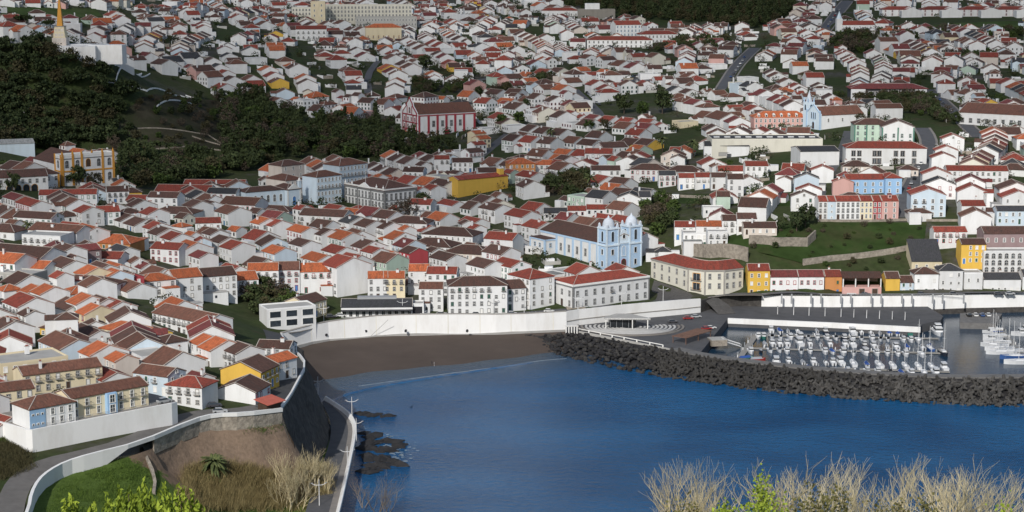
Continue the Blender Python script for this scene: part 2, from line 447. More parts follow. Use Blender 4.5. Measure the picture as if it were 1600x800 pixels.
def head_mat():
    m = bpy.data.materials.new('headland_soil'); m.use_nodes = True; nt = m.node_tree; bs = nt.nodes['Principled BSDF']
    g = nd(nt, 'ShaderNodeNewGeometry'); sx = nd(nt, 'ShaderNodeSeparateXYZ'); nt.links.new(g.outputs['Normal'], sx.inputs[0])
    a = nd(nt, 'ShaderNodeTexNoise'); a.inputs['Scale'].default_value = .12; a.inputs['Detail'].default_value = 7; a.inputs['Roughness'].default_value = .7
    nt.links.new(g.outputs['Position'], a.inputs[0])
    ad = nd(nt, 'ShaderNodeMath', operation='MULTIPLY_ADD'); ad.inputs[1].default_value = .35; nt.links.new(a.outputs[0], ad.inputs[0]); nt.links.new(sx.outputs[2], ad.inputs[2])
    r = nd(nt, 'ShaderNodeValToRGB'); e = r.color_ramp.elements
    e[0].position = .80; e[0].color = (.25, .18, .13, 1); e[1].position = 1.12; e[1].color = (.085, .13, .03, 1)
    k = e.new(.98); k.color = (.22, .155, .105, 1)
    mr0 = nd(nt, 'ShaderNodeMapRange'); mr0.inputs['From Max'].default_value = 1.4; nt.links.new(ad.outputs[0], mr0.inputs[0])
    for q in e: q.position = q.position / 1.4
    nt.links.new(mr0.outputs[0], r.inputs[0])
    b = nd(nt, 'ShaderNodeTexNoise'); b.inputs['Scale'].default_value = .9; b.inputs['Detail'].default_value = 6
    nt.links.new(g.outputs['Position'], b.inputs[0])
    mr = nd(nt, 'ShaderNodeMapRange'); mr.inputs['To Min'].default_value = .6; mr.inputs['To Max'].default_value = 1.4; nt.links.new(b.outputs[0], mr.inputs[0])
    v = nd(nt, 'ShaderNodeVectorMath', operation='SCALE'); nt.links.new(r.outputs[0], v.inputs[0]); nt.links.new(mr.outputs[0], v.inputs['Scale'])
    nt.links.new(v.outputs[0], bs.inputs['Base Color']); bs.inputs['Roughness'].default_value = 1.0
    bs.inputs['Specular IOR Level'].default_value = .1
    bp = nd(nt, 'ShaderNodeBump'); bp.inputs['Distance'].default_value = .8; bp.inputs['Strength'].default_value = .8
    nt.links.new(a.outputs[0], bp.inputs['Height']); nt.links.new(bp.outputs[0], bs.inputs['Normal'])
    return m
hpnts = []
rr = random.Random(3)
for iy in range(0, 150):
    for ix in range(0, 175):
        x, y = -520 + ix * 6.0, -150 + iy * 4.5
        if y < 300 and (ix % 3 or iy % 3): continue
        hpnts.append((x + rr.uniform(-.8, .8), y + rr.uniform(-.8, .8)))
head = sheet('headland', HEADPOLY, HEADZ, hpnts, head_mat(), lambda q: HE(q) + .5 * np.sin(q[:, 0] * .7) * np.sin(q[:, 1] * .53) * (q[:, 1] > 300))
tag(head, kind='structure')

# ---------------------------------------------------------------- sea and beach
def sea_mat():
    m = bpy.data.materials.new('sea_water'); m.use_nodes = True; nt = m.node_tree; bs = nt.nodes['Principled BSDF']
    at = nd(nt, 'ShaderNodeAttribute', attribute_name='shallow')
    g = nd(nt, 'ShaderNodeNewGeometry')
    mp = nd(nt, 'ShaderNodeMapping'); mp.inputs['Scale'].default_value = (1, 1.5, 1); mp.inputs['Rotation'].default_value = (0, 0, .25)
    nt.links.new(g.outputs['Position'], mp.inputs[0])
    big = nd(nt, 'ShaderNodeTexNoise'); big.inputs['Scale'].default_value = .02; big.inputs['Detail'].default_value = 4
    nt.links.new(mp.outputs[0], big.inputs[0])
    bmr = nd(nt, 'ShaderNodeMapRange'); bmr.inputs['From Min'].default_value = .35; bmr.inputs['From Max'].default_value = .65; nt.links.new(big.outputs[0], bmr.inputs[0])
    mx = nd(nt, 'ShaderNodeMix', data_type='RGBA'); nt.links.new(bmr.outputs[0], mx.inputs[0])
    mx.inputs[6].default_value = (.005, .072, .195, 1); mx.inputs[7].default_value = (.014, .118, .285, 1)
    m2 = nd(nt, 'ShaderNodeMix', data_type='RGBA'); nt.links.new(at.outputs['Fac'], m2.inputs[0]); nt.links.new(mx.outputs[2], m2.inputs[6]); m2.inputs[7].default_value = (.065, .095, .125, 1)
    ac = nd(nt, 'ShaderNodeAttribute', attribute_name='calm'); m4 = nd(nt, 'ShaderNodeMix', data_type='RGBA'); nt.links.new(ac.outputs['Fac'], m4.inputs[0]); nt.links.new(m2.outputs[2], m4.inputs[6]); m4.inputs[7].default_value = (.014, .040, .075, 1)  # marina water painted darker in place of the mole and houses it would reflect
    nt.links.new(m4.outputs[2], bs.inputs['Base Color'])
    bs.inputs['Roughness'].default_value = .12; bs.inputs['IOR'].default_value = 1.33; bs.inputs['Specular IOR Level'].default_value = .32
    w1 = nd(nt, 'ShaderNodeTexNoise'); w1.inputs['Scale'].default_value = .30; w1.inputs['Detail'].default_value = 7; w1.inputs['Roughness'].default_value = .68
    nt.links.new(mp.outputs[0], w1.inputs[0])
    at2 = nd(nt, 'ShaderNodeAttribute', attribute_name='calm')
    st = nd(nt, 'ShaderNodeMapRange'); st.inputs['To Min'].default_value = 1.0; st.inputs['To Max'].default_value = .06
    nt.links.new(at2.outputs['Fac'], st.inputs[0])
    bp = nd(nt, 'ShaderNodeBump'); bp.inputs['Distance'].default_value = 1.3; nt.links.new(st.outputs[0], bp.inputs['Strength'])
    nt.links.new(w1.outputs[0], bp.inputs['Height']); nt.links.new(bp.outputs[0], bs.inputs['Normal'])
    return m
BASE = [P(x, y, 2.5) for x, y in ((455,548),(480,540),(500,533),(550,528),(600,525),(700,523.5),(800,522.5),(885,518))]
WATERLINE = [P(x, y, 0) for x, y in ((486,603),(510,592),(560,585),(640,575),(720,568),(800,560),(850,552),(900,545))]
WL = np.array([[p.x, p.y] for p in refine(WATERLINE, 2)])
xs = np.concatenate([np.linspace(-1200, -160, 10), np.linspace(-150, 420, 143), np.linspace(430, 1200, 10)])
ys = np.concatenate([np.linspace(-600, 380, 8), np.linspace(390, 860, 118), np.linspace(880, 1000, 3)])
X, Y = np.meshgrid(xs, ys)
d = np.sqrt(((np.stack([X.ravel(), Y.ravel()], 1)[:, None, :] - WL[None, :, :]) ** 2).sum(-1)).min(1)
nx, ny = len(xs), len(ys)
me = bpy.data.meshes.new('sea')
me.from_pydata(np.stack([X.ravel(), Y.ravel(), np.zeros(nx * ny)], 1).tolist(), [], [(j * nx + i, j * nx + i + 1, (j + 1) * nx + i + 1, (j + 1) * nx + i) for j in range(ny - 1) for i in range(nx - 1)])
at = me.attributes.new('shallow', 'FLOAT', 'POINT'); at.data.foreach_set('value', (np.clip(1 - d / 48.0, 0, 1) ** 1.25).astype(np.float32))
BK = refine([P(1062,556,0), P(1200,575,0), P(1300,584,0), P(1480,595,0), P(1750,594,0)], 5)
bky = np.interp(X.ravel(), [p.x for p in BK], [p.y for p in BK])
calm = ((Y.ravel() > bky) & (X.ravel() > 60)).astype(np.float32)
at = me.attributes.new('calm', 'FLOAT', 'POINT'); at.data.foreach_set('value', calm)
me.materials.append(sea_mat())
tag(new('sea', me), kind='structure')
# sand
nb = 24
def resample(line, n):
    L = [0.0]
    for a, b in zip(line, line[1:]): L.append(L[-1] + (b - a).length)
    out = []
    for i in range(n):
        t = L[-1] * i / (n - 1); k = max(j for j in range(len(L)) if L[j] <= t + 1e-9); k = min(k, len(line) - 2)
        out.append(line[k].lerp(line[k + 1], (t - L[k]) / max(L[k + 1] - L[k], 1e-9)))
    return out
A, B = resample(smooth_line(BASE), nb), resample(smooth_line(WATERLINE), nb)
mb = MB(); rows = []
for j in range(13):
    t = j / 10.0
    for a, b in zip(A, B):
        p = a.lerp(b, t) if t <= 1 else b + (b - a) * (t - 1)
        z = 2.5 - 2.5 * t
        rows.append((p.x, p.y, z + .10 * math.sin(p.x * .21) * math.sin(p.y * .17)))
mb.solid(rows, [(j * nb + i, (j + 1) * nb + i, (j + 1) * nb + i + 1, j * nb + i + 1) for j in range(12) for i in range(nb - 1)], 'sand')
tag(mb.obj('beach', smooth=True), kind='structure')
# the wave that runs up the beach, a low roll of water with a thin line of foam
mat('foam', (.24, .29, .33), .6, .3, .5)
def wave(name, line, w, h, foam):
    line = refine(smooth_line(line), 2.0); mb = MB()
    prof = [(-w, -.05), (-w * .4, h * .55), (0, h), (w * .25, h * .5), (w * .4, -.05)]
    vs = []
    rw = random.Random(5)
    for i, p in enumerate(line):
        a, b = line[max(i - 1, 0)], line[min(i + 1, len(line) - 1)]
        t = Vector((b.x - a.x, b.y - a.y)).normalized(); n = Vector((-t.y, t.x))
        fade = min(1, i / 6, (len(line) - 1 - i) / 6) * rw.uniform(.75, 1.1)
        for q, z in prof: vs.append((p.x + n.x * q, p.y + n.y * q, max(z, -.04) * fade + .01))
    k = len(prof)
    mb.solid(vs, [(i * k + j, (i + 1) * k + j, (i + 1) * k + j + 1, i * k + j + 1) for i in range(len(line) - 1) for j in range(k - 1)], foam)
    return tag(mb.obj(name, smooth=True), kind='stuff')
wave('wave', [P(x, y, 0) for x, y in ((505,632),(540,615),(600,602),(680,589),(760,577),(830,566))], 1.6, .28, bpy.data.materials['sea_water'])
wave('foam', [P(x, y, 0) for x, y in ((560,603),(640,592),(720,581),(790,572),(845,563),(885,560))], .5, .08, 'foam')

# ---------------------------------------------------------------- sea walls
def wall_thing(name, mb, label, cat='wall', parts=()):
    o = mb.obj(name); tag(o, label, cat); return o
bl = refine(BEACHTOP, 6)
bb = [min(A, key=lambda q: (q.x - p.x) ** 2 + (q.y - p.y) ** 2) for p in bl]
mb = MB(); n = len(bl); back = offset_line(bl, 1.0); vs = []
front = offset_line(bl, -0.9)
for i in range(n):
    f = front[i]
    vs += [(f.x, f.y, .5), (bl[i].x, bl[i].y, bl[i].z + .9), (back[i].x - 0, back[i].y, bl[i].z + .9), (back[i].x, back[i].y, bl[i].z - 2)]
mb.solid(vs, [(4 * i + q, 4 * i + q + 1, 4 * i + q + 5, 4 * i + q + 4) for i in range(n - 1) for q in range(3)] + [(0, 3, 2, 1), (4 * n - 4, 4 * n - 3, 4 * n - 2, 4 * n - 1)], 'whitewash')
beach_wall = mb.obj('sea_wall'); tag(beach_wall, 'long white curved sea wall above the dark sand beach', 'wall')
cp = wall_strip([Vector((p.x, p.y, p.z + .9)) for p in offset_line(bl, -.12)], 1.3, lambda p, i: p.z - .02, 'trim_stone', .22); cp.obj('coping', beach_wall)
for i in range(2, len(bl) - 1, 2):
    t_, f_ = bl[i], front[i]; mb = MB(); mb.solid([(f_.x - .12, f_.y - .05, .6), (f_.x + .12, f_.y - .05, .6), (t_.x + .12, t_.y - .05, t_.z + .85), (t_.x - .12, t_.y - .05, t_.z + .85)], [(0, 1, 2, 3)], 'plaster_ivory'); mb.obj('joint', beach_wall)
# worn grey foot of the wall and its stair slot
ft = wall_strip([Vector((f.x, f.y, 3.1 + .3 * math.sin(i))) for i, f in enumerate(offset_line(bl, -1.25))], .5, .3, 'concrete')
ft.obj('footing', beach_wall)
mb = MB()
for px in (510, 572, 634, 730):
    q = P(px, 517 if px > 540 else 523, 5); mb2 = MB(); mb2.tube(q + Vector((0, -.6, 0)), q + Vector((0, .9, 0)), .55, .55, 'iron', 8); mb2.obj('drain_pipe', beach_wall)
a, b = P(607, 498, 10.3), P(580, 524, 3.0)
mb = MB(); mb.tube(a + Vector((0, -1.9, 0)), b + Vector((0, -1.2, 0)), .09, .09, 'concrete', 6); mb.obj('stair_rail', beach_wall)

w = wall_strip(refine(ROADWALL[-9:], 5), .55, lambda p, i: p.z - 4.2, 'stone_wall', 0.15, left=False)
road_wall = w.obj('road_wall'); tag(road_wall, 'low curving white parapet wall outside the coast road above the grass', 'wall')
par = wall_strip(refine(offset_line(ROADWALL, -.05), 5), .8, lambda p, i: p.z - (.1 if p.x > -105 else 3.4), 'whitewash', 1.0, left=False); par.obj('parapet', road_wall)
rd = offset_line(ROADWALL, 0.8)
mb = wall_strip(refine(offset_line(CLIFFTOP, .1), 5), .6, lambda p, i: p.z - .6, 'whitewash', .9, left=True)
pw = mb.obj('cliff_parapet'); tag(pw, 'pale parapet wall curving along the top of the dark sea cliff', 'wall')
# dark battered cliff
ct = refine(CLIFFTOP, 5); cb = [Vector((q.x, q.y, 2.0)) for q in offset_line(ct, -8.0)]
mb = MB(); vs = []; n = len(ct); K = 9; rw = random.Random(11)
for i in range(n):
    for j in range(K):
        t = j / (K - 1); p = ct[i].lerp(cb[i], t)
        k = 0 if j in (0,) else rw.uniform(-.5, .5)
        vs.append((p.x + k, p.y + k, p.z - (.2 if j == 0 else 0)))
mb.solid(vs, [(i * K + j, i * K + j + 1, (i + 1) * K + j + 1, (i + 1) * K + j) for i in range(n - 1) for j in range(K - 1)], 'basalt_wall')
# return face of the cliff towards the headland
q0, q1 = ct[0], cb[0]
mb.solid([(q0.x - 6, q0.y - 2, q0.z - .3), (q0.x, q0.y, q0.z - .3), (q1.x, q1.y - 3, 2.0), (q1.x - 16, q1.y - 8, 2.0)], [(0, 3, 2, 1)], 'basalt_wall')
tag(mb.obj('cliff'), kind='structure')
# low road
a, b = resample(LOWROAD_IN, 40), resample(LOWROAD_OUT, 40)
tag(ribbon(b, a, 'asphalt').obj('low_road'), kind='structure')
c = [p.lerp(q, .28) for p, q in zip(b, a)]
kerb = ribbon(c, [p.lerp(q, .0) for p, q in zip(b, a)], 'pave', .12)
kerb.obj('pavement')['kind'] = 'structure'
toe = offset_line(b, -5.2); mb = MB(); vs = []
for p, q, o in zip(b, toe, offset_line(b, .5)):
    vs += [(o.x, o.y, 4.5), (o.x, o.y, 5.6), (p.x, p.y, 5.6), (q.x, q.y, -1.5)]
n = len(b)
mb.solid(vs, [(4 * i + k, 4 * i + 4 + k, 4 * i + 5 + k, 4 * i + 1 + k) for i in range(n - 1) for k in range(3)], 'whitewash')
tag(mb.obj('sloping_sea_wall'), 'sloping white sea wall beside the sunken shore road', 'wall')

# plaza wall and harbour walls
pl = refine(PLAZATOP, 6)
w = wall_strip(pl, .8, 3.0, 'whitewash', .9, left=True); o = w.obj('retaining_wall'); tag(o, 'tall white retaining wall behind the round amphitheatre terrace', 'wall')
mb = MB()
for i in range(0, len(pl) - 1):
    pass
led = wall_strip([Vector((p.x, p.y, 6.2)) for p in offset_line(pl, -.25)], .25, 5.9, 'trim_stone', 0, left=True); led.obj('ledge', o)
a, b = P(886, 505, 3.5), P(913, 503, 3.5)
mb = MB(); cx = (a + b) / 2; mb.box((cx.x, cx.y + 1.5, 3.5), ((b - a).length, 4.2, 6.3), 'stone_wall', .12); tag(mb.obj('stone_pier'), 'square beige stone pier where the two white walls meet', 'pier')
# ---------------------------------------------------------------- building kit
WINMESH = {}
def window_mesh(w, h, surround='trim_stone', style='cross', arch=False, sill=True, pane='glass'):
    """a window in the xz plane looking towards -y; origin at its foot"""
    key = (round(w, 2), round(h, 2), surround, style, arch, sill, pane)
    if key in WINMESH: return WINMESH[key]
    mb = MB(); b = .16 if w < 1.6 else .22
    if arch:
        n = 7; rim, inn = [], []
        hs = h - w / 2
        for i in range(n):
            t = math.pi * i / (n - 1)
            inn.append((w / 2 * math.cos(t), hs + w / 2 * math.sin(t))); rim.append(((w / 2 + b) * math.cos(t), hs + (w / 2 + b) * math.sin(t)))
        inn = [(w / 2, 0)] + inn + [(-w / 2, 0)]; rim = [(w / 2 + b, 0)] + rim + [(-w / 2 - b, 0)]
        mb.face([(x, -.02, z) for x, z in reversed(inn)], pane)
        for i in range(len(inn) - 1):
            a, c, d, e = inn[i], inn[i + 1], rim[i + 1], rim[i]
            mb.solid([(a[0], -.1, a[1]), (c[0], -.1, c[1]), (d[0], -.1, d[1]), (e[0], -.1, e[1]), (d[0], .02, d[1]), (e[0], .02, e[1]), (a[0], -.02, a[1]), (c[0], -.02, c[1])],
                     [(0, 1, 2, 3), (3, 2, 4, 5), (0, 6, 7, 1)], surround)
    else:
        mb.face([(-w / 2, -.02, 0), (w / 2, -.02, 0), (w / 2, -.02, h), (-w / 2, -.02, h)], pane)
        if surround:
            mb.box((-w / 2 - b / 2, -.04, 0), (b, .14, h + b), surround); mb.box((w / 2 + b / 2, -.04, 0), (b, .14, h + b), surround)
            mb.box((0, -.042, h), (w, .14, b), surround)
    if sill: mb.box((0, -.09, -.16), (w + 2 * b + .12, .24, .16), surround or 'trim_white')
    if style in ('cross', 'bar') and pane == 'glass':
        mb.box((0, -.035, 0), (.09, .04, h * (.98 if not arch else .9)), 'trim_white')
        if style == 'cross': mb.box((0, -.033, h * .52), (w, .04, .09), 'trim_white')
        mb.box((-w / 2 + .05, -.03, 0), (.09, .04, h), 'trim_white'); mb.box((w / 2 - .05, -.03, 0), (.09, .04, h), 'trim_white')
    WINMESH[key] = mb.mesh('window'); return WINMESH[key]
BALMESH = {}
def balcony_mesh(w, m='iron'):
    key = (round(w, 1), m)
    if key in BALMESH: return BALMESH[key]
    mb = MB(); mb.box((0, -.42, -.16), (w, .85, .14), 'trim_stone')
    for x in np.linspace(-w / 2, w / 2, max(5, int(w / .22))): mb.box((x, -.82, 0), (.035, .035, .9), m)
    for s in (-1, 1): mb.box((s * w / 2, -.42, .88), (.05, .84, .05), m)
    mb.box((0, -.82, .88), (w, .06, .06), m)
    BALMESH[key] = mb.mesh('balcony'); return BALMESH[key]

def roof_height(D, pitch): return D / 2 * pitch
def wall_mb(W, D, H, rtype, pitch, m, low=6.0, plinth=None):
    mb = MB(); x, y = W / 2, D / 2
    zr = H + y * pitch
    if rtype == 'g':
        vs = [(-x, -y, -low), (x, -y, -low), (x, y, -low), (-x, y, -low), (-x, -y, H), (x, -y, H), (x, y, H), (-x, y, H), (-x, 0, zr - .02), (x, 0, zr - .02)]
        mb.solid(vs, [(0, 1, 5, 4), (2, 3, 7, 6), (1, 2, 6, 9, 5), (3, 0, 4, 8, 7)], m)
    elif rtype == 's':
        vs = [(-x, -y, -low), (x, -y, -low), (x, y, -low), (-x, y, -low), (-x, -y, H), (x, -y, H), (x, y, H + D * pitch), (-x, y, H + D * pitch)]
        mb.solid(vs, [(0, 1, 5, 4), (2, 3, 7, 6), (1, 2, 6, 5), (3, 0, 4, 7)], m)
    else:
        mb.box((0, 0, -low), (W, D, H + low), m)
    return mb
def roof_mb(W, D, H, rtype, pitch, m, o=.35, ox=.12):
    mb = MB(); x, y = W / 2 + ox, D / 2 + o; zr = H + D / 2 * pitch; ze = H - o * pitch; t = .24
    if rtype == 'g':
        vs = []
        for sx in (-x, x): vs += [(sx, -y, ze), (sx, 0, zr), (sx, y, ze), (sx, y, ze + t), (sx, 0, zr + t), (sx, -y, ze + t)]
        mb.solid(vs, [(0, 5, 4, 1), (1, 4, 3, 2), (7, 10, 11, 6), (8, 9, 10, 7), (5, 11, 10, 4), (4, 10, 9, 3), (0, 6, 11, 5), (2, 3, 9, 8), (0, 1, 7, 6), (1, 2, 8, 7)], m)
    elif rtype == 'h':
        x = W / 2 + o
        if W >= D:
            r = (W - D) / 2
            vs = [(-x, -y, ze), (x, -y, ze), (x, y, ze), (-x, y, ze), (-x, -y, ze + t), (x, -y, ze + t), (x, y, ze + t), (-x, y, ze + t), (-r, 0, zr + t), (r, 0, zr + t)]
            fs = [(4, 5, 9, 8), (5, 6, 9), (6, 7, 8, 9), (7, 4, 8)]
        else:
            r = (D - W) / 2; zr = H + W / 2 * pitch
            vs = [(-x, -y, ze), (x, -y, ze), (x, y, ze), (-x, y, ze), (-x, -y, ze + t), (x, -y, ze + t), (x, y, ze + t), (-x, y, ze + t), (0, -r, zr + t), (0, r, zr + t)]
            fs = [(4, 5, 8), (5, 6, 9, 8), (6, 7, 9), (7, 4, 8, 9)]
        mb.solid(vs, fs + [(3, 2, 1, 0), (0, 1, 5, 4), (1, 2, 6, 5), (2, 3, 7, 6), (3, 0, 4, 7)], m)
    elif rtype == 's':
        z1 = H + D * pitch
        mb.solid([(-x, -y, ze), (x, -y, ze), (x, y, z1), (-x, y, z1), (-x, -y, ze + t), (x, -y, ze + t), (x, y, z1 + t), (-x, y, z1 + t)],
                 [(4, 5, 6, 7), (3, 2, 1, 0), (0, 1, 5, 4), (1, 2, 6, 5), (2, 3, 7, 6), (3, 0, 4, 7)], m)
    else:
        mb.box((0, 0, H), (W - .5, D - .5, .06), m)
    return mb
def ridge_mb(W, D, H, rtype, pitch):
    mb = MB(); zr = H + D / 2 * pitch + .24; y = D / 2 + .35; ze = H - .35 * pitch + .24; r = .14
    if rtype == 'g':
        x = W / 2 + .12
        mb.tube((-x, 0, zr), (x, 0, zr), r, r, 'mortar', 4)
        for s in (-1, 1):
            for q in (-1, 1): mb.tube((s * (x - .1), q * y, ze + .03), (s * (x - .1), 0, zr + .03), r, r, 'mortar', 4)
    elif rtype == 'h':
        x = W / 2 + .35
        if W >= D: e1, e2 = Vector((-(W - D) / 2, 0, zr)), Vector(((W - D) / 2, 0, zr))
        else:
            zr = H + W / 2 * pitch + .24; e1, e2 = Vector((0, -(D - W) / 2, zr)), Vector((0, (D - W) / 2, zr))
        if (e2 - e1).length > .2: mb.tube(e1, e2, r, r, 'mortar', 4)
        for c in ((-x, -y), (x, -y), (x, y), (-x, y)):
            c3 = Vector((c[0], c[1], ze)); e = e1 if (c3 - e1).length < (c3 - e2).length else e2
            mb.tube(c3, e, r, r, 'mortar', 4)
    return mb
def parapet_mb(W, D, H, m, t=.28, h=.55):
    mb = MB()
    for c, d in (((0, -D / 2 + t / 2, H), (W, t, h)), ((0, D / 2 - t / 2, H), (W, t, h)), ((-W / 2 + t / 2, 0, H), (t, D - 2 * t, h)), ((W / 2 - t / 2, 0, H), (t, D - 2 * t, h))): mb.box(c, d, m)
    return mb
FACES = {'f': (0, -1), 'b': (0, 1), 'l': (-1, 0), 'r': (1, 0)}
def face_frame(face, W, D):
    """origin, direction along, rotation of a face"""
    if face == 'f': return (0, -D / 2), (1, 0), 0.0, W
    if face == 'b': return (0, D / 2), (-1, 0), math.pi, W
    if face == 'r': return (W / 2, 0), (0, 1), math.pi / 2, D
    return (-W / 2, 0), (0, -1), -math.pi / 2, D
def seen_face(pos, a, face, lim=.0):
    n = FACES[face]; ca, sa = math.cos(a), math.sin(a)
    w = Vector((n[0] * ca - n[1] * sa, n[0] * sa + n[1] * ca)); c = Vector((-pos[0], -pos[1])).normalized()
    return w.dot(c) > lim
def on_face(face, W, D, u, z, out=0.0):
    (ox, oy), (dx, dy), rz, L = face_frame(face, W, D)
    n = FACES[face]
    return (ox + dx * u + n[0] * out, oy + dy * u + n[1] * out, z), rz
def put_windows(root, face, W, D, cols, zs, w=1.0, h=1.6, sur='trim_stone', style='cross', arch=False, pane='glass', doors=(), door_mat='wood_dark', margin=None, name='window', sill=True, bal=(), skip=(), vary=None):
    L = W if face in 'fb' else D
    mg = margin if margin is not None else L / cols / 2
    us = [0.0] if cols == 1 else [-L / 2 + mg + (L - 2 * mg) * i / (cols - 1) for i in range(cols)]
    for j, z in enumerate(zs):
        for i, u in enumerate(us):
            if (j, i) in skip: continue
            if j == 0 and i in doors:
                p, rz = on_face(face, W, D, u, z - .9 if z > .9 else 0.0)
                o = new('door', window_mesh(w * 1.1, h + (.9 if z > .9 else z), sur, 'bar', arch, False, door_mat), root, p, rz)
            else:
                p, rz = on_face(face, W, D, u, z); pn, ww, hh = pane, w, h
                if vary is not None:
                    t = vary.random()
                    if t < .12: continue
                    if t < .30: pn = 'trim_white'
                    elif t < .36: pn = 'shutter_green'
                    elif t < .50: hh = h * .72
                o = new(name, window_mesh(ww, hh, sur, style, arch, sill, pn), root, p, rz)
                if (j, i) in bal or j in bal: new('balcony', balcony_mesh(w + .9), o, (0, 0, 0))
CHIM = {}
def chimney_mesh(k):
    if k in CHIM: return CHIM[k]
    mb = MB(); h = (1.6, 2.2, 1.3)[k]; w = (.8, .7, 1.3)[k]
    mb.box((0, 0, -1.0), (w, .7, h + 1.0), 'plaster_white'); mb.box((0, 0, h), (w + .2, .9, .14), 'mortar'); mb.box((0, 0, h + .14), (w * .6, .4, .3), 'tiles_red')
    CHIM[k] = mb.mesh('chimney'); return CHIM[k]
HOUSES = []     # every house: dict with pos, ang, W, D, H, and its looks
FOOT = []       # footprints (x, y, ang, W, D)
_FA = [np.zeros((0, 3)), 0]
def clear(x, y, a, W, D, gap=0.0):
    r = math.hypot(W, D) / 2
    if _FA[1] != len(FOOT): _FA[0] = np.array([(f[0], f[1], math.hypot(f[3], f[4]) / 2) for f in FOOT]); _FA[1] = len(FOOT)
    A = _FA[0]
    for i in np.nonzero((A[:, 0] - x) ** 2 + (A[:, 1] - y) ** 2 < (A[:, 2] + r + max(gap, 0)) ** 2)[0]:
        if not _sat((x, y, a, W + gap, D + gap), FOOT[i]): return False
    return True
def _corners(f):
    x, y, a, W, D = f; c, s = math.cos(a), math.sin(a)
    return [(x + c * p - s * q, y + s * p + c * q) for p, q in ((-W / 2, -D / 2), (W / 2, -D / 2), (W / 2, D / 2), (-W / 2, D / 2))]
def _sat(f, g):
    A, B = _corners(f), _corners(g)
    for a in (f[2], g[2]):
        for d in ((math.cos(a), math.sin(a)), (-math.sin(a), math.cos(a))):
            pa = [p[0] * d[0] + p[1] * d[1] for p in A]; pb = [p[0] * d[0] + p[1] * d[1] for p in B]
            if max(pa) < min(pb) or max(pb) < min(pa): return True
    return False
def site(px, py, W, D, H, a, anchor, pitch=.42, rtype='g'):
    """place a building from a sighting: of its ridge middle ('r') or of a ground corner (sx, sy)"""
    a = RAD(a)
    if anchor == 'r':
        return G(px, py, H + (min(W, D) / 2 * pitch if rtype == 'h' else D / 2 * pitch if rtype == 'g' else 0))
    c = G(px, py, 0); sx, sy = anchor; u, v = -sx * W / 2, -sy * D / 2
    x = c.x + u * math.cos(a) - v * math.sin(a); y = c.y + u * math.sin(a) + v * math.cos(a)
    return Vector((x, y, c.z))
def house_parts(root, h, rnd):
    """walls, roof, openings of an ordinary house as children of root"""
    W, D, H, rt, pitch = h['W'], h['D'], h['H'], h['rt'], h['pitch']
    w = wall_mb(W, D, H, rt, pitch, wm(h['wall'])); wo = w.obj('wall', root)
    if rt == 'f':
        ro = roof_mb(W, D, H, rt, pitch, 'concrete').obj('roof', root); parapet_mb(W, D, H, wm(h['wall'])).obj('parapet', ro)
    else:
        ro = roof_mb(W, D, H, rt, pitch, rm(h['roof'])).obj('roof', root)
        if rt in 'gh': ridge_mb(W, D, H, rt, pitch).obj('ridge_tiles', ro)
    if h['chim'] is not None:
        k, u, v = h['chim']; z = H + D / 2 * pitch * (1 - abs(v) * 2) if rt == 'g' else H + .5 * min(W, D) / 2 * pitch
        new('chimney', chimney_mesh(k), ro, (u * W, v * D, z))
    st = h['st']; sur = h['sur']
    for f in 'flr':
        if not seen_face(h['pos'], h['a'], f, .08) or (h['blank'] and not h.get('hand')): continue
        L = W if f == 'f' else D
        if f == 'f' or (f in 'lr' and h['side']):
            cols = max(1, int(L / (2.7 if f == 'f' else 4.2)))
            if L < 4: cols = 1
            zs = [(.9 + (H - .3) / st * j) for j in range(st)]
            ds = (rnd.randrange(cols),) if f == 'f' else ()
            bal = (st - 1,) if (h['bal'] and f == 'f' and st > 1) else ()
            put_windows(root, f, W, D, cols, zs, .95, 1.5, sur, 'cross', False, doors=ds, door_mat=rnd.choice(['wood_dark', 'shutter_green', 'trim_white', 'paint_blue']), bal=bal, vary=rnd)
            if f in 'lr' and rt == 'g' and D > 8 and rnd.random() < .5:
                p, rz = on_face(f, W, D, 0, H + .4); new('window', window_mesh(.8, .9, sur, 'bar'), root, p, rz)
    if h['wing']:
        ww, wd, wh, side, fr = h['wing']; wl_ = wall_mb(wd, ww, wh, 'g', pitch, wm(h['wall'])).obj('wing', root, (side * (W / 2 - ww / 2), fr * (D / 2 + wd / 2 - 1.5), 0), math.pi / 2); roof_mb(wd, ww, wh, 'g', pitch, rm(h['roof'] if h['roof'] != 'f' else 'b')).obj('wing_roof', wl_)
    if h['annex']:
        aw, ad, ah, side = h['annex']
        mb = MB(); mb.box((0, 0, -6), (aw, ad, ah + 6), wm('W')); mb.box((0, 0, ah), (aw + .3, ad + .3, .18), rm(h['roof']) if rnd.random() < .6 else MATS['concrete'])
        if rnd.random() < .6: mb.box((.2 * aw, -ad / 2 - .03, .9), (.9, .1, 1.1), 'glass')
        mb.obj('annex', root, (side * (W / 2 - aw / 2), D / 2 + ad / 2, 0) if h['annex_back'] else (side * (W / 2 - aw / 2), -D / 2 - ad / 2, 0))
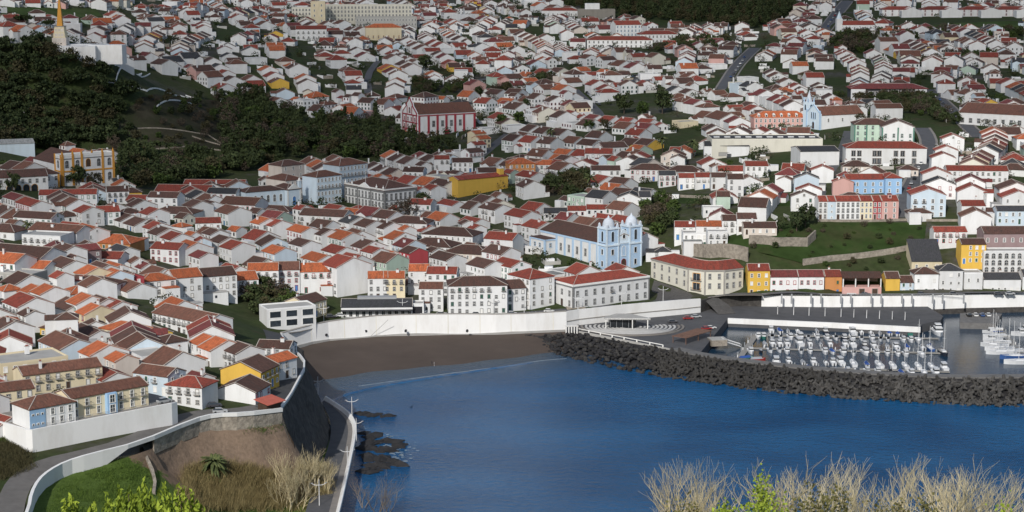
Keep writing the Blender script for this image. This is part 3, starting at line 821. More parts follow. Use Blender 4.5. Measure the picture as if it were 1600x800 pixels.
def mkhouse(pos, a, W, D, st, roof, wall, rt='g', pitch=None, rnd=random, **kw):
    h = dict(pos=pos, a=a, W=W, D=D, st=st, roof=roof, wall=wall, rt=rt, pitch=pitch or rnd.uniform(.42, .56), H=st * 2.85 + rnd.uniform(.1, .6),
             sur=rnd.choice(['trim_stone', 'trim_stone', 'trim_white', 'trim_grey', 'trim_grey', 'trim_green', 'trim_red']) if wall in 'WUC' else 'trim_white',
             chim=None, side=rnd.random() < .2, bal=rnd.random() < .25, annex=None, wing=None, annex_back=True, blank=rnd.random() < .10, seed=rnd.random())
    if rnd.random() < .42: h['chim'] = (rnd.randrange(3), rnd.uniform(-.4, .4), rnd.choice([-.25, .2, .1, -.1]))
    if rnd.random() < .35: h['annex'] = (rnd.uniform(3, W * .8), rnd.uniform(2.5, 4.5), rnd.uniform(2.6, 3.6), rnd.choice([-1, 1])); h['annex_back'] = rnd.random() < .5
    if not kw.get('hand') and not ('annex' in kw and kw['annex'] is None) and rnd.random() < .22: h['wing'] = (rnd.uniform(4, min(6.5, W * .7)), rnd.uniform(4, 6), max(2.4, h['H'] - rnd.choice([.4, 2.6])), rnd.choice([-1, 1]), rnd.choice([-1, 1]))
    h.update(kw)
    HOUSES.append(h); FOOT.append((pos[0], pos[1], a, W, D))
    return h
RECTS = []      # what the landmarks cover in the survey
def note_rect(x, y, z, a, W, D, H):
    q = [to_px((cx, cy, zz)) for cx, cy in _corners((x, y, a, W, D)) for zz in (z, z + H)]
    RECTS.append((min(p[0] for p in q), max(p[0] for p in q), min(p[1] for p in q), max(p[1] for p in q), math.hypot(x, y)))
def hides(x, y, z, a, W, D, H, keep=.72):
    q = [to_px((cx, cy, z + H)) for cx, cy in _corners((x, y, a, W, D))]; x0, x1, yt, d = min(p[0] for p in q), max(p[0] for p in q), min(p[1] for p in q), math.hypot(x, y)
    for (a0, a1, t, b, dd) in RECTS:
        if d < dd - 3 and x1 > a0 + 1 and x0 < a1 - 1 and yt < t + (b - t) * keep and d > dd - 160: return True
    return False
PLACES = []     # (px, py, phrase): findable things for labels
def landmark(name, label, cat, px, py, W, D, H, a, anchor='r', rt='g', pitch=.42, wall='W', roof='r', group=None, phrase=None, low=6.0, o=.35, ridge=True, dz=0.0):
    pos = site(px, py, W, D, H, a, anchor, pitch, rt)
    root = thing(name, label, cat, (pos.x, pos.y, pos.z + dz), RAD(a), group)
    wall_mb(W, D, H, rt, pitch, wm(wall), low).obj('wall', root)
    if rt == 'f':
        ro = roof_mb(W, D, H, 'f', pitch, 'concrete').obj('roof', root); parapet_mb(W, D, H, wm(wall)).obj('parapet', ro)
    elif rt:
        ro = roof_mb(W, D, H, rt, pitch, rm(roof), o).obj('roof', root)
        if ridge: ridge_mb(W, D, H, rt, pitch).obj('ridge_tiles', ro)
    FOOT.append((pos.x, pos.y, RAD(a), W, D)); note_rect(pos.x, pos.y, pos.z, RAD(a), W, D, H)
    if phrase: q = to_px((pos.x, pos.y, pos.z + H / 2)); PLACES.append((q[0], q[1], phrase))
    root['dims'] = (W, D, H)
    return root
def dims(root): return tuple(root['dims'])
def clean(root):
    if 'dims' in root: del root['dims']
def rows(root, face, cols, zs, **kw):
    W, D, H = dims(root); put_windows(root, face, W, D, cols, zs, **kw)
def band(root, z, h, m, out=.12, name='cornice'):
    W, D, H = dims(root); mb = MB()
    t = .5
    for c, d in (((0, -D / 2 - out + t / 2, z), (W + 2 * out, t, h)), ((0, D / 2 + out - t / 2, z), (W + 2 * out, t, h)), ((-W / 2 - out + t / 2, 0, z), (t, D + 2 * out - 2 * t, h)), ((W / 2 + out - t / 2, 0, z), (t, D + 2 * out - 2 * t, h))): mb.box(c, d, m)
    return mb.obj(name, root)
def pilasters(root, face, us, z0, z1, w, m, out=.16):
    W, D, H = dims(root)
    for u in us:
        p, rz = on_face(face, W, D, u, z0, out / 2 - .05); mb = MB(); mb.box((0, 0, 0), (w, out + .1, z1 - z0), m); mb.obj('pilaster', root, p, rz)
# ---------------------------------------------------------------- landmarks
# customs house
r = landmark('customs_house', 'long white two-storey customs house with dark stone cornice above the plaza wall', 'building', 895.5, 484.5, 40, 16, 10.2, 34, (-1, -1), 'h', .30, 'W', 'r', phrase='the customs house', o=-.6)
band(r, 9.3, .5, 'trim_grey', .3); band(r, 9.8, .75, 'trim_white', .18, 'parapet'); band(r, -.6, .9, 'trim_grey', .08, 'plinth')
for f, u in (('f', -19.7), ('f', 19.7), ('l', -7.7), ('l', 7.7)): pilasters(r, f, [u], .3, 9.3, .6, 'trim_grey')
rows(r, 'f', 9, [1.4, 5.6], w=1.1, h=2.1, sur='trim_grey', arch=False, bal=((1, 4),))
rows(r, 'l', 3, [1.4, 5.6], w=1.1, h=2.1, sur='trim_grey', doors=(1,)); rows(r, 'r', 3, [1.4, 5.6], w=1.1, h=2.1, sur='trim_grey')

# blue and white twin towered church
W, D, H = 52, 19, 12.2
r = landmark('twin_tower_church', 'pale blue and white church with two domed bell towers above the harbour', 'church', 948, 423, W, D, H, -56, (1, -1), 'g', .40, 'W', 'd', phrase='the twin tower church', low=8)
pilasters(r, 'f', [-13, -6.5, 0, 6.5, 13, 18.8], 0, 11.2, 1.5, 'trim_blue'); band(r, 11.0, .9, 'trim_blue', .2)
put_windows(r, 'f', W, D, 4, [4.6], 1.5, 3.2, 'trim_stone', 'cross', margin=16.3)
for sy in (-1, 1):
    t = MB(); t.box((0, 0, -8), (6.6, 6.6, 27.2), wm('B') if False else 'trim_blue'); tw = t.obj('tower', r, (W / 2 - 3.0, sy * (D / 2 - 3.0), 0))
    for z in (11.0, 18.6): mb = MB(); mb.box((0, 0, z), (7.4, 7.4, .7), 'plaster_pale_blue'); mb.obj('cornice', tw)
    mb = MB(); mb.lathe([(2.7, 19.3), (2.75, 20.2), (2.55, 21.4), (2.0, 22.6), (1.0, 23.4), (.5, 23.6), (.45, 24.1), (.15, 24.5), (.05, 24.8)], 'dome_grey', 14); mb.obj('dome', tw, smooth=True)
    for cx in (-2.9, 2.9):
        for cy in (-2.9, 2.9):
            mb = MB(); mb.box((0, 0, 19.3), (.9, .9, 1.0), 'dome_grey'); mb.lathe([(.45, 20.3), (.55, 20.7), (.3, 21.1), (.1, 21.3)], 'dome_grey', 8); mb.obj('pinnacle', tw, (cx, cy, 0))
    for f, px_, py_, rz in (('f', 0, -3.3, 0.0), ('r', 3.3, 0, math.pi / 2), ('l', -3.3, 0, -math.pi / 2)):
        new('belfry_opening', window_mesh(1.5, 4.6, 'plaster_pale_blue', 'none', True, False), tw, (px_, py_, 13.0), rz)
        for z in ((1.6, 7.0) if f != 'l' else ()): new('window', window_mesh(1.3, 2.4, 'trim_white', 'none'), tw, (px_, py_, z), rz)
    for cx, cy in ((3.2, 3.2), (3.2, -3.2), (-3.2, -3.2)):
        mb = MB(); mb.box((cx, cy, 0), (.7, .7, 18.6), 'plaster_pale_blue'); mb.obj('pilaster', tw)
mb = MB(); x = W / 2 + .05
mb.solid([(x - 1.2, -6.4, 0), (x, -6.4, 0), (x, 6.4, 0), (x - 1.2, 6.4, 0), (x - 1.2, -6.4, 12), (x, -6.4, 12), (x, 6.4, 12), (x - 1.2, 6.4, 12)], [(1, 2, 6, 5), (4, 5, 6, 7), (0, 1, 5, 4), (2, 3, 7, 6)], 'trim_blue')
prof = [(-4.2, 12), (-3.6, 13.2), (-2.4, 14.4), (-1.9, 16.4), (-1.0, 17.6), (0, 18.1), (1.0, 17.6), (1.9, 16.4), (2.4, 14.4), (3.6, 13.2), (4.2, 12)]
mb.solid([(x, a, b) for a, b in prof] + [(x - .8, a, b) for a, b in prof], [tuple(range(11))] + [(i, 11 + i, 12 + i, i + 1) for i in range(10)], 'plaster_pale_blue')
mb.box((x, 0, 11.6), (.6, 12, .6), 'plaster_pale_blue'); mb.obj('gable_front', r)
new('rose_window', window_mesh(1.4, 1.8, 'trim_white', 'none', True), r, (x + .02, 0, 14.0), math.pi / 2)
new('niche', window_mesh(2.0, 4.4, 'trim_white', 'none', True, True, 'trim_blue'), r, (x + .02, 0, 6.0), math.pi / 2)
new('portal', window_mesh(2.4, 4.2, 'trim_red', 'none', True, False, 'wood_dark'), r, (x + .02, 0, .3), math.pi / 2)
for y in (-4.2, 4.2): new('window', window_mesh(1.2, 2.4, 'trim_white', 'cross'), r, (x + .02, y, 2.0), math.pi / 2)
mb = MB(); mb.box((0, 0, -8), (12, 6.5, 17.2), 'plaster_white'); tr = mb.obj('side_chapel', r, (-19.8, -D / 2 - 3.0, 0))
mb = MB()
for cx in (-5.8, 5.8): mb.box((cx, -3.1, 0), (1.0, .7, 9.2), 'trim_blue')
mb.box((0, 0, 8.8), (12.6, 7.1, .6), 'trim_blue'); mb.box((0, 0, 9.4), (12.4, 6.9, .25), 'tiles_dark_brown'); mb.obj('trim', tr)
for u in (-2, 2): new('window', window_mesh(1.3, 1.8, 'trim_blue', 'cross'), tr, (u, -3.25, 5.6))
new('window', window_mesh(1.3, 1.8, 'trim_blue', 'cross'), tr, (6.0, 0, 5.6), math.pi / 2)

# bent building right of the church square
def chain_building(name, label, cat, pts, depth, H, wall, roof, rise, phrase, gaps=None):
    pts = [Vector(p) for p in pts]; n = len(pts); z0 = min(p.z for p in pts)
    c = pts[n // 2]; root = thing(name, label, cat, (c.x, c.y, z0))
    L = [Vector((p.x - c.x, p.y - c.y, 0)) for p in pts]; I = offset_line(L, depth); R = offset_line(L, depth / 2)
    mb = MB(); poly = [(p.x, p.y) for p in L] + [(p.x, p.y) for p in reversed(I)]
    mb.prism(poly, -6, H, wm(wall)); mb.obj('wall', root)
    O2, I2 = offset_line(L, -.5), offset_line(L, depth + .5); mb = MB()
    ends = lambda l, z: [(p.x, p.y, z) for p in l]
    vs = ends(O2, H + .1) + ends(R, H + rise) + ends(I2, H + .1)
    vs[n] = tuple(Vector(vs[n]).lerp(Vector(vs[n + 1]), .3)); 
    fs = [(i, i + 1, n + i + 1, n + i) for i in range(n - 1)] + [(n + i, n + i + 1, 2 * n + i + 1, 2 * n + i) for i in range(n - 1)] + [(0, n, 2 * n), (n - 1, 3 * n - 1, 2 * n - 1)]
    mb.solid(vs, fs, rm(roof)); ro = mb.obj('roof', root)
    mb = MB()
    for i in range(n - 1): mb.tube(vs[n + i], vs[n + i + 1], .2, .2, 'mortar', 4)
    mb.obj('ridge_tiles', ro)
    cw = wall_strip([Vector((p.x, p.y, H)) for p in offset_line(L, -.35)], .5, H - .7, 'trim_stone', .12, left=True); cw.obj('cornice', root)
    q = to_px((c.x, c.y, z0 + H / 2)); PLACES.append((q[0], q[1], phrase))
    for a, b in zip(pts, pts[1:]):
        d = b - a; cc = (a + b) / 2; nrm = Vector((d.y, -d.x)).normalized(); FOOT.append((cc.x - nrm.x * depth / 2, cc.y - nrm.y * depth / 2, math.atan2(d.y, d.x), d.length, depth))
    return root, L
ch = [G(1017,434), G(1075,455.5), G(1101,463), G(1131,462), G(1161,446)]
r, L = chain_building('bent_corner_building', 'white two-storey building bent round a chamfered corner with balconies and red roof', 'building', ch, 13, 11.6, 'U', 'r', 3.0, 'the bent corner building')
for k, cols in ((0, 5), (1, 1), (2, 2), (3, 3)):
    a, b = L[k], L[k + 1]; d = (b - a); rz = math.atan2(d.y, d.x)
    for i in range(cols):
        p = a + d * ((i + .5) / cols)
        for z in (3.4, 7.6):
            if k == 1: o = new('balcony_door', window_mesh(3.6, 3.0, 'trim_orange', 'bar'), r, (p.x, p.y, z - 1), rz); new('balcony', balcony_mesh(5.4), o)
            else: new('window', window_mesh(1.15, 2.2, 'trim_stone', 'cross'), r, (p.x, p.y, z), rz)
for p in L[1:4]:
    mb = MB(); mb.box((p.x, p.y, -1), (.6, .6, 12), 'trim_stone'); mb.obj('pilaster', r)

# red and white church
W, D, H = 42, 22, 15.8
r = landmark('red_white_church', 'white church with dark red pilasters and scrolled gable front behind the park', 'church', 653.7, 216, W, D, H, 28, (-1, -1), 'g', .50, 'W', 'b', phrase='the red and white church', low=8, ridge=False)
pilasters(r, 'f', [-20.4, -13.5, -7, -.5, 6, 12.5, 20.3], 0, 15, 1.5, 'trim_red', .3); band(r, 14.2, .7, 'trim_red', .25)
put_windows(r, 'f', W, D, 4, [7.2], 1.7, 3.6, 'trim_grey', 'cross', margin=11.2)
put_windows(r, 'f', W, D, 1, [0], 3.0, 4.6, 'trim_red', 'none', pane='trim_red', name='side_door', sill=False)
mb = MB(); x = -W / 2 - .05
mb.box((x - .5, 0, -6), (1.0, D + .6, 21), 'plaster_white')
gp_ = [(-10.5, 15), (-9.5, 19), (-4.6, 20), (-3.4, 23.6), (-1.6, 24.4), (0, 26.2), (1.6, 24.4), (3.4, 23.6), (4.6, 20), (9.5, 19), (10.5, 15)]
gp_ = [(-10.8, 15), (-10.2, 16.6), (-4.8, 20.4), (-3.8, 22.6), (-2, 23.8), (0, 26.2), (2, 23.8), (3.8, 22.6), (4.8, 20.4), (10.2, 16.6), (10.8, 15)]
mb.solid([(x - 1.0, a, b) for a, b in gp_] + [(x + .2, a, b) for a, b in gp_], [tuple(reversed(range(11)))] + [(i + 1, i, 11 + i, 12 + i) for i in range(10)] + [tuple(range(11, 22))], 'plaster_white')
fr = mb.obj('gable_front', r)
mb = MB()
for y in (-10.6, -5.4, 5.4, 10.6): mb.box((x - 1.05, y, 0), (.4, 1.1, 15), 'trim_red')
for z in (4.8, 9.4, 14.4): mb.box((x - 1.0, 0, z), (.5, D + .8, .8), 'trim_red')
for i in range(10):
    a, b = gp_[i], gp_[i + 1]; mb.tube((x - 1.0, a[0], a[1]), (x - 1.0, b[0], b[1]), .4, .4, 'trim_red', 4)
for y in (-3.6, 3.6): mb.box((x - 1.05, y, 15), (.4, .7, 5.5), 'trim_red')
mb.obj('trim', fr)
for y in (-8, -2.6, 2.6, 8):
    for z in (6.0, 10.8): new('window', window_mesh(1.4, 2.2, 'trim_red', 'cross'), fr, (x - 1.03, y, z), -math.pi / 2)
new('window', window_mesh(2.0, 3.4, 'trim_red', 'cross', True), fr, (x - 1.03, 0, 16), -math.pi / 2)
for y in (-7.5, 0, 7.5): new('portal', window_mesh(2.6, 4.2, 'trim_red', 'none', True, False, 'shutter_red'), fr, (x - 1.03, y, .2), -math.pi / 2)
mb = MB(); mb.box((x + 1, 12.5, 0), (4, 4, 17.5), 'plaster_white'); mb.lathe([(2.0, 17.5), (2.1, 18.4), (1.6, 19.6), (.6, 20.4), (.1, 21.4)], 'trim_white', 10, (x + 1, 12.5, 0)); mb.obj('bell_tower', r)

# orange and white convent church and its cloister wing
W, D, H = 30, 9, 15.5
r = landmark('convent_church', 'white convent church front with ochre pilasters beside the wooded hill', 'church', 97.5, 291, W, D, H, 36, (-1, -1), 'f', .4, 'W', 'd', phrase='the ochre trimmed convent church', low=8)
pilasters(r, 'f', [-14.4, -8.6, -3.6, 8.2, 14.3], 0, 16.6, 1.2, 'trim_orange', .35); pilasters(r, 'l', [-3.9, 3.9], 0, 16.6, 1.2, 'trim_orange', .35)
band(r, 7.2, .8, 'trim_orange', .25); band(r, 14.0, .45, 'trim_grey', .2); band(r, 15.5, .9, 'trim_white', .1, 'parapet')
put_windows(r, 'f', W, D, 5, [2.0, 9.6], 1.7, 3.6, 'trim_grey', 'cross', True, margin=3.0, skip=((0, 2), (1, 2)))
put_windows(r, 'f', W, D, 1, [.2, 9.4], 2.4, 4.2, 'trim_orange', 'none', True, pane='wood_dark', name='portal', sill=False)
put_windows(r, 'l', W, D, 1, [9.6], 1.7, 3.6, 'trim_grey', 'cross', True)
for u in (-14.4, -8.6, -3.6, 2.3, 8.2, 14.3):
    p, rz = on_face('f', W, D, u, 16.6, -.2); mb = MB(); mb.lathe([(.5, 0), (.6, .6), (.25, 1.2), (.05, 2.2)], 'trim_orange', 8); mb.obj('finial', r, p)
nv = wall_mb(36, 21, 10.5, 'g', .5, wm('W')).obj('nave', r, (-2, D / 2 + 18, 0), math.pi / 2); roof_mb(36, 21, 10.5, 'g', .5, rm('d')).obj('nave_roof', nv)
FOOT.append((r.location.x - math.sin(RAD(36)) * 22, r.location.y + math.cos(RAD(36)) * 22, RAD(126), 38, 23))
W, D, H = 44, 13, 8.2
r = landmark('cloister_wing', 'long white convent wing with arcade arches below dark brown roof', 'building', 76, 299, W, D, H, 24, (1, -1), 'g', .46, 'W', 'd', phrase='the convent wing')
put_windows(r, 'f', W, D, 12, [5.0], 1.2, 1.9, 'trim_stone', 'cross', margin=2.0)
for i in range(4): p, rz = on_face('f', W, D, 15 - i * 4.2, 0); new('arch', window_mesh(3.0, 4.2, 'trim_orange', 'none', True, False), r, p, rz)
r = landmark('convent_gatehouse', 'small white gatehouse with ochre corner between cloister wing and convent church', 'building', 94, 293, 12, 11, 7.6, 30, (1, -1), 'h', .42, 'W', 'd')
put_windows(r, 'f', 12, 11, 3, [4.2], 1.1, 1.9, 'trim_grey'); pilasters(r, 'f', [5.4], 0, 7.4, 1.1, 'trim_orange')
r = landmark('sports_hall', 'long pale hall with light blue grey roof behind the convent', 'building', 55, 248, 60, 18, 9, 20, (1, -1), 'g', .18, 'L', 'f', ridge=False)

# grey office blocks and pale blue chapel by the park
def block(name, label, px, py, W, D, H, a, anchor, rt, wall, roof, fcols, lcols, st, sur='trim_stone', phrase=None, cat='building', rcols=0, w=1.0, h=1.7, z0=1.2, bal=(), doors=(), dz=0.0, pitch=.38):
    r = landmark(name, label, cat, px, py, W, D, H, a, anchor, rt, pitch, wall, roof, phrase=phrase, dz=dz)
    fh = (H - .4) / st; zs = [z0 + fh * j for j in range(st)]
    for f, c in (('f', fcols), ('l', lcols), ('r', rcols)):
        if c: put_windows(r, f, W, D, c, zs, w, h, sur, 'cross', bal=bal if f == 'f' else (), doors=doors if f == 'f' else ())
    return r
block('office_block', 'grey four-storey office block with bare gable wall beside the dark park trees', 495.4, 320, 17, 12, 14.6, 45, (-1, -1), 'h', 'L', 'b', 7, 0, 4, 'trim_white', 'the grey office blocks', bal=(2,))
p = bpy.data.objects['office_block'].location
block('office_block', 'tallest grey office block, farther from the town square than its neighbour', 531, 309.5, 20, 14, 17.5, 45, (-1, -1), 'h', 'L', 'b', 8, 0, 5, 'trim_white', bal=(3,))
block('office_block', 'lower grey office block nearest the pale blue chapel', 447, 313, 12, 17, 10.5, 45, (-1, -1), 'h', 'E', 'b', 4, 0, 3, 'trim_white')
block('office_block', 'beige office block with three tall openings at the park edge', 441, 296, 16, 12, 13, 45, (-1, -1), 'h', 'E', 'd', 3, 0, 3, 'trim_white', z0=2)
r = landmark('chapel', 'small pale blue chapel with pedimented front and bell turret', 'church', 449, 322, 9, 14, 8.5, 42, (-1, -1), 'h', .5, 'L', 'd', phrase='the pale blue chapel')
mb = MB(); mb.solid([(-4.6, -7.15, 8.3), (4.6, -7.15, 8.3), (0, -7.15, 11.4), (-4.6, -6.4, 8.3), (4.6, -6.4, 8.3), (0, -6.4, 11.4)], [(0, 1, 2), (5, 4, 3), (0, 2, 5, 3), (1, 4, 5, 2)], 'trim_white'); mb.obj('pediment', r)
mb = MB(); mb.box((4.0, -6.2, 8.5), (1.6, 1.6, 4), 'plaster_pale_blue'); mb.box((4.0, -6.2, 12.5), (2, 2, .3), 'trim_white'); mb.lathe([(.8, 12.8), (.5, 13.6), (.05, 14.4)], 'trim_white', 8, (4.0, -6.2, 0)); mb.obj('bell_turret', r)
put_windows(r, 'f', 9, 14, 1, [.2], 2.0, 4.6, 'trim_white', 'none', True, pane='paint_blue', name='portal', sill=False); pilasters(r, 'f', [-4, 4], 0, 8.4, .9, 'trim_white')
r = landmark('arcaded_hall', 'pale blue hall with pointed arched windows left of the small chapel', 'building', 444, 321, 22, 10, 8.5, 34, (1, -1), 'h', .35, 'L', 'd')
put_windows(r, 'f', 22, 10, 6, [2.6], 1.5, 3.6, 'trim_white', 'cross', True)

# town hall
W, D, H = 36, 21, 10.2
r = landmark('town_hall', 'grand white town hall with dark pilasters and pediment facing the square', 'building', 601, 329, W, D, H, -50, (1, -1), 'h', .38, 'W', 'd', phrase='the town hall')
band(r, 9.2, .6, 'trim_grey', .3); band(r, 10.2, .9, 'trim_white', .15, 'parapet'); band(r, 4.6, .4, 'trim_grey', .15)
put_windows(r, 'f', W, D, 12, [.8, 5.3], 1.2, 3.0, 'trim_grey', 'cross'); put_windows(r, 'r', W, D, 7, [.8, 5.3], 1.2, 3.0, 'trim_grey', 'cross')
pilasters(r, 'f', [-17.6, -6, 6, 17.6], 0, 9.2, .8, 'trim_grey'); pilasters(r, 'r', [-10, 10], 0, 9.2, .8, 'trim_grey')
mb = MB(); mb.solid([(-6, -D / 2 - .35, 10.2), (6, -D / 2 - .35, 10.2), (0, -D / 2 - .35, 13), (-6, -D / 2 + .6, 10.2), (6, -D / 2 + .6, 10.2), (0, -D / 2 + .6, 13)], [(0, 1, 2), (5, 4, 3), (0, 2, 5, 3), (1, 4, 5, 2)], 'trim_white'); mb.obj('pediment', r)
for u in (-17, -11, 11, 17): mb = MB(); mb.lathe([(.45, 11.1), (.55, 11.8), (.2, 12.4), (.05, 13.2)], 'trim_white', 8, (u, -D / 2, 0)); mb.obj('urn', r)
mb = MB(); mb.tube((0, -D / 2 + 1, 12), (0, -D / 2 + 1, 20), .1, .06, 'metal_white', 5); mb.obj('flagpole', r)

# yellow ochre hall
r = landmark('yellow_hall', 'bright golden yellow hall with thin red roof and yellow chimney tower', 'building', 716, 309, 33, 10, 9.5, 36, (-1, -1), 'g', .3, 'Y', 'r', phrase='the golden yellow hall')
mb = MB(); mb.box((13.4, -2, 0), (2.8, 3, 13.5), 'plaster_yellow'); mb.box((13.4, -2, 13.5), (3.1, 3.3, .3), 'trim_white'); mb.obj('chimney_tower', r)
put_windows(r, 'f', 30, 9, 3, [5], 1.0, 1.3, 'trim_white', margin=19)

# hospital on the skyline
block('hospital', 'huge grey hospital block with rows of small windows on the hilltop', 505, 34, 82, 16, 15, 4, (-1, -1), 'f', 'U', 'f', 26, 2, 4, 'trim_grey', 'the grey hilltop hospital', w=1.1, h=1.6)
block('hospital_wing', 'lower grey hospital wing in front of the main hospital block', 556, 42, 56, 14, 8.5, 6, (-1, -1), 'f', 'G', 'f', 20, 2, 2, 'trim_white', w=1.2, h=1.8)
block('hospital_tower', 'cream stair tower at the end of the grey hospital', 486, 36, 13, 12, 19, 4, (-1, -1), 'f', 'C', 'f', 2, 0, 4, 'trim_white')
block('hospital_wing', 'small pale wing with columns left of the cream stair tower', 456, 25, 18, 10, 7.5, 4, (-1, -1), 'f', 'U', 'f', 6, 0, 2, 'trim_grey')
block('parish_hall', 'tall cream hall with long orange roof below the hospital', 571.5, 62, 31, 15, 10.5, 6, (-1, -1), 'h', 'C', 'o', 7, 2, 1, 'trim_orange', 'the tall cream hall', w=.9, h=2.2, z0=1.2)
block('terrace_hotel', 'white and blue villa with broad terraces and red roof below the hospital', 462, 62, 26, 13, 8.8, 4, (-1, -1), 'g', 'W', 'r', 6, 2, 2, 'trim_white', 'the terraced white and blue villa', bal=(0, 1))

# long white convent hospital, upper middle
block('seminary', 'very long white seminary with low red hipped roof on the upper slope', 917, 76, 56, 14, 7.5, -2, (-1, -1), 'h', 'W', 'r', 14, 2, 2, 'trim_stone', 'the long white seminary')
block('seminary_wing', 'white wing with red hipped roof right of the long seminary', 1000, 68, 34, 13, 8, 10, (-1, -1), 'h', 'W', 'r', 10, 0, 2, 'trim_stone')
block('seminary_block', 'tall white block with pale blue window wall rising behind the seminary', 962, 58, 24, 17, 11, 14, (-1, -1), 'g', 'W', 'r', 7, 0, 3, 'trim_blue')
block('barracks', 'long white barrack with red roof near the dark upper wood', 846, 26, 36, 12, 6, 0, (-1, -1), 'h', 'W', 'r', 8, 0, 1, 'trim_stone')
r = block('water_tower_fort', 'ruined grey stone fort wall topped by a white cube near the wood', 903, 30, 36, 14, 9, 0, (-1, -1), 'f', 'S', 'f', 0, 0, 1, 'trim_stone')
mb = MB(); mb.box((-4, 0, 9), (14, 9, 6), 'plaster_white'); mb.obj('white_cube', r)

# pink school, spired church, dark school
r = landmark('pink_school', 'pink school with white dormers and orange roof beside the blue spired church', 'school', 1178, 202, 34, 13, 7.2, 3, (-1, -1), 'h', .5, 'P', 'o', phrase='the pink school')
rows(r, 'f', 12, [1.0, 4.3], w=1.1, h=1.9, sur='trim_white'); band(r, 6.7, .5, 'trim_white', .2)
for u in np.linspace(-14, 14, 7):
    mb = MB(); mb.box((0, 0, 0), (1.4, 2.0, 1.6), 'trim_white'); mb.box((0, -1.02, .3), (.8, .04, 1.0), 'glass'); mb.solid([(-.9, -1.1, 1.6), (.9, -1.1, 1.6), (0, -1.1, 2.4), (-.9, 1.2, 1.6), (.9, 1.2, 1.6), (0, 1.2, 2.4)], [(0, 1, 2), (0, 2, 5, 3), (1, 4, 5, 2)], 'trim_white'); mb.obj('dormer', r, (u, -5.2, 7.4))
W, D, H = 30, 14, 8.8
r = landmark('spired_church', 'white church with sky blue gabled front, slender spire and brown nave roof', 'church', 1283, 203, W, D, H, 24, (-1, -1), 'g', .62, 'W', 'b', phrase='the blue spired church')
mb = MB(); x = -W / 2 - .6; g = [(-7.4, -4), (7.4, -4), (7.4, 9.4), (0, 14.6), (-7.4, 9.4)]
mb.solid([(x - .5, -a, b) for a, b in g] + [(x + .5, -a, b) for a, b in g], [(0, 1, 2, 3, 4), (9, 8, 7, 6, 5), (1, 6, 7, 2), (2, 7, 8, 3), (3, 8, 9, 4), (4, 9, 5, 0)], 'plaster_pale_blue'); fr = mb.obj('gable_front', r)
mb = MB()
for s in (-1, 1): mb.tube((x - .6, 0, 14.8), (x - .6, s * 7.4, 9.6), .3, .3, 'trim_blue', 4); mb.box((x - .6, s * 7.2, 0), (.6, .9, 11.5), 'trim_blue')
mb.obj('trim', fr)
for y in (-2, 0, 2): new('window', window_mesh(1.0, 3.8, 'trim_blue', 'none', True), fr, (x - .53, y, 6.2), -math.pi / 2)
new('portal', window_mesh(2.2, 4.2, 'trim_blue', 'none', True, False, 'wood_dark'), fr, (x - .53, 0, .2), -math.pi / 2)
mb = MB(); mb.box((0, 0, -4), (5, 5, 19.5), 'plaster_pale_blue'); tw = mb.obj('tower', r, (-W / 2 + 1.5, 9.2, 0))
mb = MB(); mb.lathe([(2.1, 15.5), (.08, 22.5)], 'dome_grey', 8)
for a in (-2.1, 2.1):
    for b in (-2.1, 2.1): mb.lathe([(.4, 15.5), (.4, 17), (.03, 18.6)], 'trim_blue', 6, (a, b, 0))
mb.obj('spire', tw)
for px_, py_, rz in ((0, -2.5, 0), (-2.5, 0, -math.pi / 2)): new('belfry_opening', window_mesh(1.4, 3.4, 'trim_blue', 'none', True, False), tw, (px_, py_, 10.6), rz)
rows(r, 'f', 3, [4.6], w=1.1, h=2.0, sur='trim_white')
block('parish_annex', 'white annex with red brown roof at the far end of the spired church', 1368, 188, 17, 11, 7.5, 6, (-1, -1), 'g', 'W', 'b', 0, 0, 1, 'trim_blue')
W, D, H = 50, 16, 8.2
r = landmark('modern_school', 'low dark school with seven tall white framed windows and maroon roof', 'school', 1329, 157, W, D, H, -2, (-1, -1), 'h', .3, 'K', 'm', phrase='the dark modern school', o=1.2)
for x0, x1 in ((-25, -15.5), (17, 25)):
    mb = MB(); mb.box(((x0 + x1) / 2, -D / 2 - .6, -5), (x1 - x0, 1.4, 12.6), 'plaster_white'); mb.obj('white_bay', r)
for i in range(7): p, rz = on_face('f', W, D, -4.2 + i * 3.3, 1.0); new('window', window_mesh(1.6, 6.0, 'trim_white', 'cross'), r, p, rz)
for i in range(3): p, rz = on_face('f', W, D, -12.6 + i * 2.4, 3.4); new('window', window_mesh(1.5, 2.6, 'trim_white', 'bar'), r, p, rz)

# market hall and warehouses
r = block('warehouse', 'big white windowless warehouse with dark flat roof and skylights', 1112, 249, 62, 24, 11, 1, (-1, -1), 'f', 'U', 'k', 0, 0, 1, phrase='the big white warehouse')
mb = MB()
for u in np.linspace(-27, 27, 10): mb.box((u, 0, 11.06), (3.2, 2.2, .5), 'metal_white')
mb.obj('skylights', r); mb = MB(); mb.box((0, 0, 11.02), (61, 23, .1), 'tiles_slate_grey'); mb.obj('roof_felt', r)
for u in (-24, -12, 4, 18): p, rz = on_face('f', 62, 24, u, 2.0); new('vent_panel', window_mesh(6, 1.8, 'trim_stone', 'none', pane='concrete'), r, p, rz)
r = block('warehouse', 'square white warehouse with shallow slate roof at the street corner', 1250, 264, 21, 20, 9.2, 6, (-1, -1), 'g', 'W', 'k', 0, 0, 1, pitch=.16)
r = block('warehouse', 'white garage with slate shed roof left of the big warehouse', 1100, 250, 25, 14, 8, -4, (-1, -1), 'g', 'W', 'k', 0, 0, 1, pitch=.25)
put_windows(r, 'f', 25, 14, 1, [1], 5, 2.4, 'trim_grey', 'bar')
